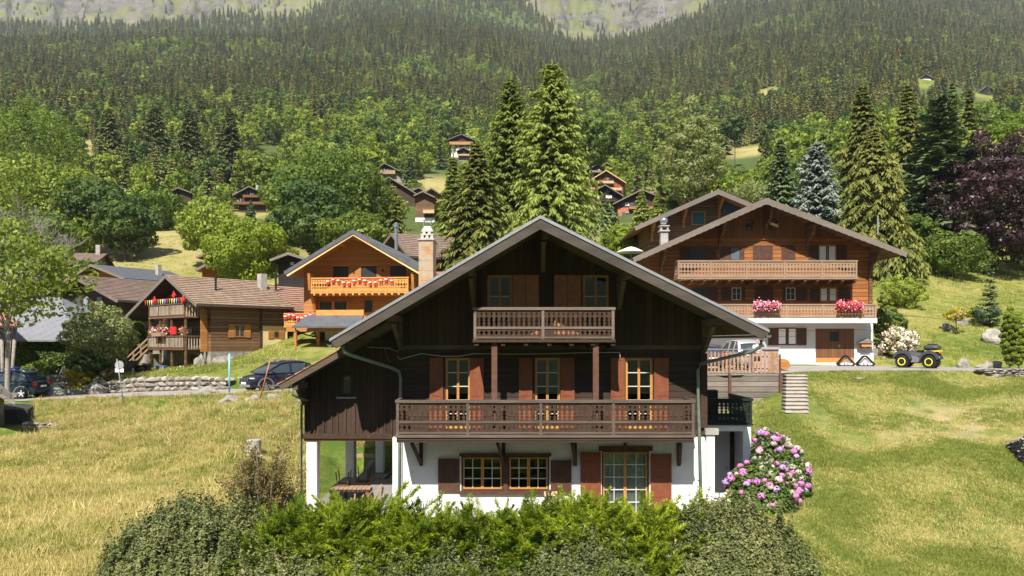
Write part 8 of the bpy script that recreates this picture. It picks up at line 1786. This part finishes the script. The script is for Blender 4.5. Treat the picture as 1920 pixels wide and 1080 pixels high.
def quad_bike():
    """x forward to the left of the picture, local z up"""
    x, y = XP(1722, 46.0), 46.0; e = empty('quad_bike', (x, y, float(road_z(x)) + .0), R(-42), 'black quad bike with yellow-rimmed wheels and a rear top box', 'quad bike')
    YL = m_plain('yellow_plastic', (.75, .68, .02), .5, .4); GP = m_plain('grey_plastic', (.17, .17, .18), .5, .4); DP = m_plain('charcoal_plastic', (.05, .05, .055), .5, .4)
    for xx, nm in ((-.72, 'front'), (.66, 'rear')):
        for s in (-1, 1):
            w_ = empty('wheel', (0, 0, 0)); w_.parent = e; r = .34; t = MB().lathe([(r * .55, -.14), (r * .85, -.15), (r, -.09), (r, .09), (r * .85, .15), (r * .55, .14)], xx, s * .48, r, 20, 0, 'y')
            for k in range(16):
                a = k * math.pi / 8
                for dy in (-.07, .07): t.box(xx + math.cos(a) * r - .035, xx + math.cos(a) * r + .035, s * .48 + dy - .05, s * .48 + dy + .05, r + math.sin(a) * r - .035, r + math.sin(a) * r + .035)
            t.build('tyre', BLACK, w_); rm = MB().lathe([(r * .60, .10), (r * .60, .15), (r * .48, .155), (r * .45, .13)] if s > 0 else [(r * .45, -.13), (r * .48, -.155), (r * .60, -.15), (r * .60, -.10)], xx, s * .48, r, 20, 0, 'y')
            rm.build('rim', YL, w_); MB().lathe([(r * .35, s * .10), (.05, s * .12)] if s > 0 else [(.05, -.12), (r * .35, -.10)], xx, s * .48, r, 10, 0, 'y').build('hub', DP, w_)
            f = MB(); n = 8; vs = []
            for i in range(n + 1):
                a = R(15) + R(150) * i / n
                for yy in (s * .22, s * .62): vs += [(xx + math.cos(a) * (r + .07), yy, r + math.sin(a) * (r + .09)), (xx + math.cos(a) * (r + .17), yy, r + math.sin(a) * (r + .26))]
            fs = []
            for i in range(n):
                q = 4 * i
                for j, k in ((0, 1), (1, 3), (3, 2), (2, 0)): fs.append((q + j, q + k, q + 4 + k, q + 4 + j))
            f.add(vs, fs); f.build('fender', DP, e)
    loft([(-1.05, [(0, .35), (.16, .37), (.2, .5), (.16, .62), (0, .64)]), (-.8, [(0, .3), (.24, .33), (.3, .6), (.22, .86), (0, .9)]), (-.3, [(0, .28), (.26, .3), (.3, .55), (.2, .84), (0, .94)]), (.2, [(0, .28), (.28, .3), (.26, .55), (.2, .78), (0, .84)]), (.8, [(0, .32), (.26, .34), (.3, .55), (.24, .82), (0, .86)]), (1.0, [(0, .45), (.2, .47), (.24, .6), (.2, .76), (0, .78)])], DP, 'body', e, 1)
    for s in (-1, 1): MB().prism([(-.34, .30), (.26, .30), (.16, .50), (-.06, .62), (-.30, .66), (-.36, .5)], min(s * .29, s * .34), max(s * .29, s * .34)).build('side_panel', GP, e)
    loft([(-.12, [(0, .84), (.14, .86), (.15, .92), (0, .97)]), (.2, [(0, .80), (.17, .82), (.18, .90), (0, .94)]), (.6, [(0, .84), (.16, .86), (.17, .96), (0, 1.0)])], BLACK, 'seat', e, 1)
    MB().tube([(-.42, -.40, 1.10), (-.46, -.2, 1.12), (-.5, 0, 1.06), (-.46, .2, 1.12), (-.42, .40, 1.10)], .022, 7).build('handlebar', BLACK, e, True); MB().tube([(-.62, 0, .8), (-.5, 0, 1.08)], .04, 7).build('steering_column', BLACK, e)
    MB().box(-.60, -.48, -.12, .12, 1.05, 1.2).build('instrument_pod', DP, e, bevel=.03)
    rk = MB()
    for xx in (-1.05, -.9, -.75): rk.tube([(xx, -.38, .93), (xx, .38, .93)], .014, 6)
    for s in (-1, 1): rk.tube([(-1.08, s * .36, .93), (-.68, s * .36, .93)], .014, 6)
    rk.build('front_rack', BLACK, e)
    rr = MB(); rr.box(.42, 1.12, -.46, -.42, .88, .93).box(.42, 1.12, .42, .46, .88, .93).box(1.08, 1.13, -.42, .42, .86, .94).build('rear_rack', YL, e)
    e.scale = (1.08, 1.08, 1.16)
    bx = loft([(.28, [(0, .96), (.34, .97), (.40, 1.05), (.36, 1.16), (0, 1.2)]), (.5, [(0, .95), (.38, .96), (.45, 1.05), (.42, 1.22), (0, 1.26)]), (.95, [(0, .95), (.38, .96), (.45, 1.05), (.42, 1.22), (0, 1.26)]), (1.16, [(0, .97), (.34, .98), (.40, 1.05), (.36, 1.16), (0, 1.2)])], DP, 'top_box', e, 1)
    MB().box(.48, .95, -.2, .2, 1.235, 1.29).build('box_lid', DP, e, bevel=.03)
    for s in (-1, 1): B(1.12, 1.16, min(s * .26, s * .42), max(s * .26, s * .42), .78, .85).build('tail_light', m_plain('tail_orange_red', (.6, .08, .02), .3, .5), e); MB().box(-1.1, -1.0, min(s * .14, s * .3), max(s * .14, s * .3), .68, .78).build('headlight', m_plain('lamp_clear', (.6, .6, .62), .1, .7), e, bevel=.02)
    B(1.02, 1.06, -.14, .14, .5, .62).build('number_plate', WHITEC, e); MB().tube([(-.95, 0, .3), (1.0, 0, .34)], .07, 8).build('undercarriage', BLACK, e); MB().tube([(.66, -.45, .34), (.66, .45, .34)], .04, 8).build('axle', BLACK, e); MB().tube([(-.72, -.45, .34), (-.72, .45, .34)], .035, 8).build('axle', BLACK, e)
quad_bike()
def person():
    x, y = XP(1419, 39.4), 39.4; gz = wz1 - .01; SK = m_plain('skin', (.55, .33, .24), .6, .3, 0, .06); me = bpy.data.meshes.new('person'); V = []; E = []; Rr = []
    def ad(p, r, par=None): V.append(p); Rr.append(r); i = len(V) - 1; (E.append((par, i)) if par is not None else None); return i
    pel = ad((0, 0, .95), (.15, .11)); wa = ad((0, 0, 1.10), (.135, .10), pel); ch = ad((0, .0, 1.32), (.16, .11), wa); nb = ad((0, .0, 1.46), (.075, .07), ch); nk = ad((0, -.01, 1.54), (.052, .052), nb); hd = ad((0, -.02, 1.62), (.07, .082), nk); h2 = ad((0, -.015, 1.70), (.075, .09), hd); ad((0, 0, 1.77), (.05, .06), h2)
    for s in (-1, 1):
        hp = ad((s * .09, 0, .88), (.085, .085), pel); kn = ad((s * .11, -.03, .50), (.056, .058), hp); cf = ad((s * .115, -.0, .34), (.052, .055), kn); an = ad((s * .12, .0, .09), (.034, .036), cf); ft = ad((s * .13, -.09, .05), (.04, .03), an); ad((s * .135, -.17, .035), (.035, .022), ft)
        sh = ad((s * .17, 0, 1.42), (.06, .06), ch); el = ad((s * .25, -.03, 1.17), (.042, .042), sh); wr = ad((s * .13, -.25, 1.14), (.026, .028), el); pm = ad((s * .09, -.31, 1.15), (.036, .018), wr)
        for k, (dx, dz, ln) in enumerate(((-.030, .012, .065), (-.010, .014, .078), (.010, .012, .074), (.028, .008, .058))):
            a = ad((s * .08 + s * dx, -.345, 1.155 + dz * .4), (.0085, .0085), pm); b = ad((s * .075 + s * dx, -.345 - ln * .5, 1.15), (.008, .008), a); ad((s * .07 + s * dx, -.34 - ln, 1.13 - .01 * k), (.007, .007), b)
        a = ad((s * .05, -.30, 1.165), (.010, .010), pm); ad((s * .03, -.34, 1.17), (.008, .008), a)
    me.from_pydata(V, E, []); me.materials.append(SK); o = bpy.data.objects.new('person', me); COL.objects.link(o); sk = o.modifiers.new('skin', 'SKIN'); sk.use_smooth_shade = True; me.skin_vertices[0].data[0].use_root = True
    for i, r in enumerate(Rr): me.skin_vertices[0].data[i].radius = r
    ss = o.modifiers.new('smooth', 'SUBSURF'); ss.levels = 1; ss.render_levels = 1; o.location = (x, y, gz); o.rotation_euler = (0, 0, R(20)); tag(o, 'person in a pale blue shirt and dark shorts behind the picket fence, hands together', 'person')
    def cloth(name, nodes, edges, m):
        q = bpy.data.meshes.new(name); q.from_pydata([n[0] for n in nodes], edges, []); q.materials.append(m); c = bpy.data.objects.new(name, q); COL.objects.link(c); c.parent = o; s_ = c.modifiers.new('skin', 'SKIN'); s_.use_smooth_shade = True; q.skin_vertices[0].data[0].use_root = True
        for i, n in enumerate(nodes): q.skin_vertices[0].data[i].radius = n[1]
        u = c.modifiers.new('smooth', 'SUBSURF'); u.levels = 1; u.render_levels = 1
    cloth('shirt', [((0, 0, .93), (.175, .135)), ((0, 0, 1.12), (.165, .128)), ((0, 0, 1.33), (.185, .135)), ((0, 0, 1.45), (.10, .09)), ((-.18, 0, 1.42), (.082, .082)), ((-.235, -.02, 1.25), (.068, .068)), ((.18, 0, 1.42), (.082, .082)), ((.235, -.02, 1.25), (.068, .068))], [(0, 1), (1, 2), (2, 3), (2, 4), (4, 5), (2, 6), (6, 7)], m_plain('white_blue_shirt', (.72, .80, .88), .8, .2, 0, .1, 12))
    cloth('shorts', [((0, 0, .93), (.17, .13)), ((-.10, -.01, .80), (.105, .105)), ((-.115, -.02, .58), (.088, .092)), ((.10, -.01, .80), (.105, .105)), ((.115, -.02, .58), (.088, .092))], [(0, 1), (1, 2), (0, 3), (3, 4)], m_plain('charcoal_shorts', (.04, .045, .055), .8, .2))
    for s in (-1, 1): cloth('shoe', [((s * .12, .03, .06), (.05, .05)), ((s * .13, -.09, .045), (.052, .04)), ((s * .137, -.19, .038), (.042, .03))], [(0, 1), (1, 2)], m_plain('white_shoe', (.8, .8, .8), .6, .3))
    cloth('hair', [((0, .035, 1.70), (.078, .075)), ((0, .02, 1.78), (.075, .08))], [(0, 1)], m_plain('dark_hair', (.03, .02, .015), .7, .3))
    fc = MB()
    for s in (-1, 1): fc.rock((s * .032, -.098, 1.695), .011, .006, .007, 1, 0, 1, 0)
    fc.build('eyes', BLACK, o); MB().rock((0, -.112, 1.665), .012, .016, .02, 1, 0, 1, 0).build('nose', SK, o, True); MB().rock((0, -.1, 1.625), .022, .006, .006, 1, 0, 1, 0).build('mouth', m_plain('lips', (.4, .15, .12)), o, True)
    for s in (-1, 1): MB().rock((s * .083, 0, 1.68), .012, .02, .03, 1, 0, 1, 0).build('ear', SK, o, True)
person()
tag(MB().tube([(XP(1512, 24.8), 24.8, -5.9)] + [(XP(1512, 24.8) + .02, 24.8, -5.7)], .02, 5).build('garden_tap', METAL), 'small metal peg in the lawn edge', 'peg') if False else None
# ---------------------------------------------------------------- air
def haze():
    mb = MB(); zs = [float((o.matrix_world @ v.co).z) for o in (bpy.data.objects['ground'], bpy.data.objects['hills']) for v in o.data.vertices]; print('z range', min(zs), max(zs)); mb.box(-2750, 2750, -2700, 2750, min(zs) - 1.0, max(zs) + 60); m, nt = newmat('air'); v = N(nt, 'ShaderNodeVolumePrincipled'); v.inputs['Color'].default_value = (.86, .92, 1.0, 1); v.inputs['Density'].default_value = .00009; v.inputs['Anisotropy'].default_value = .0
    o = N(nt, 'ShaderNodeOutputMaterial'); L(nt, v.outputs[0], o.inputs[1]); h = mb.build('haze', m); tag(h, 'thin blue summer haze in front of the mountainside', 'haze', kind='stuff')
haze()
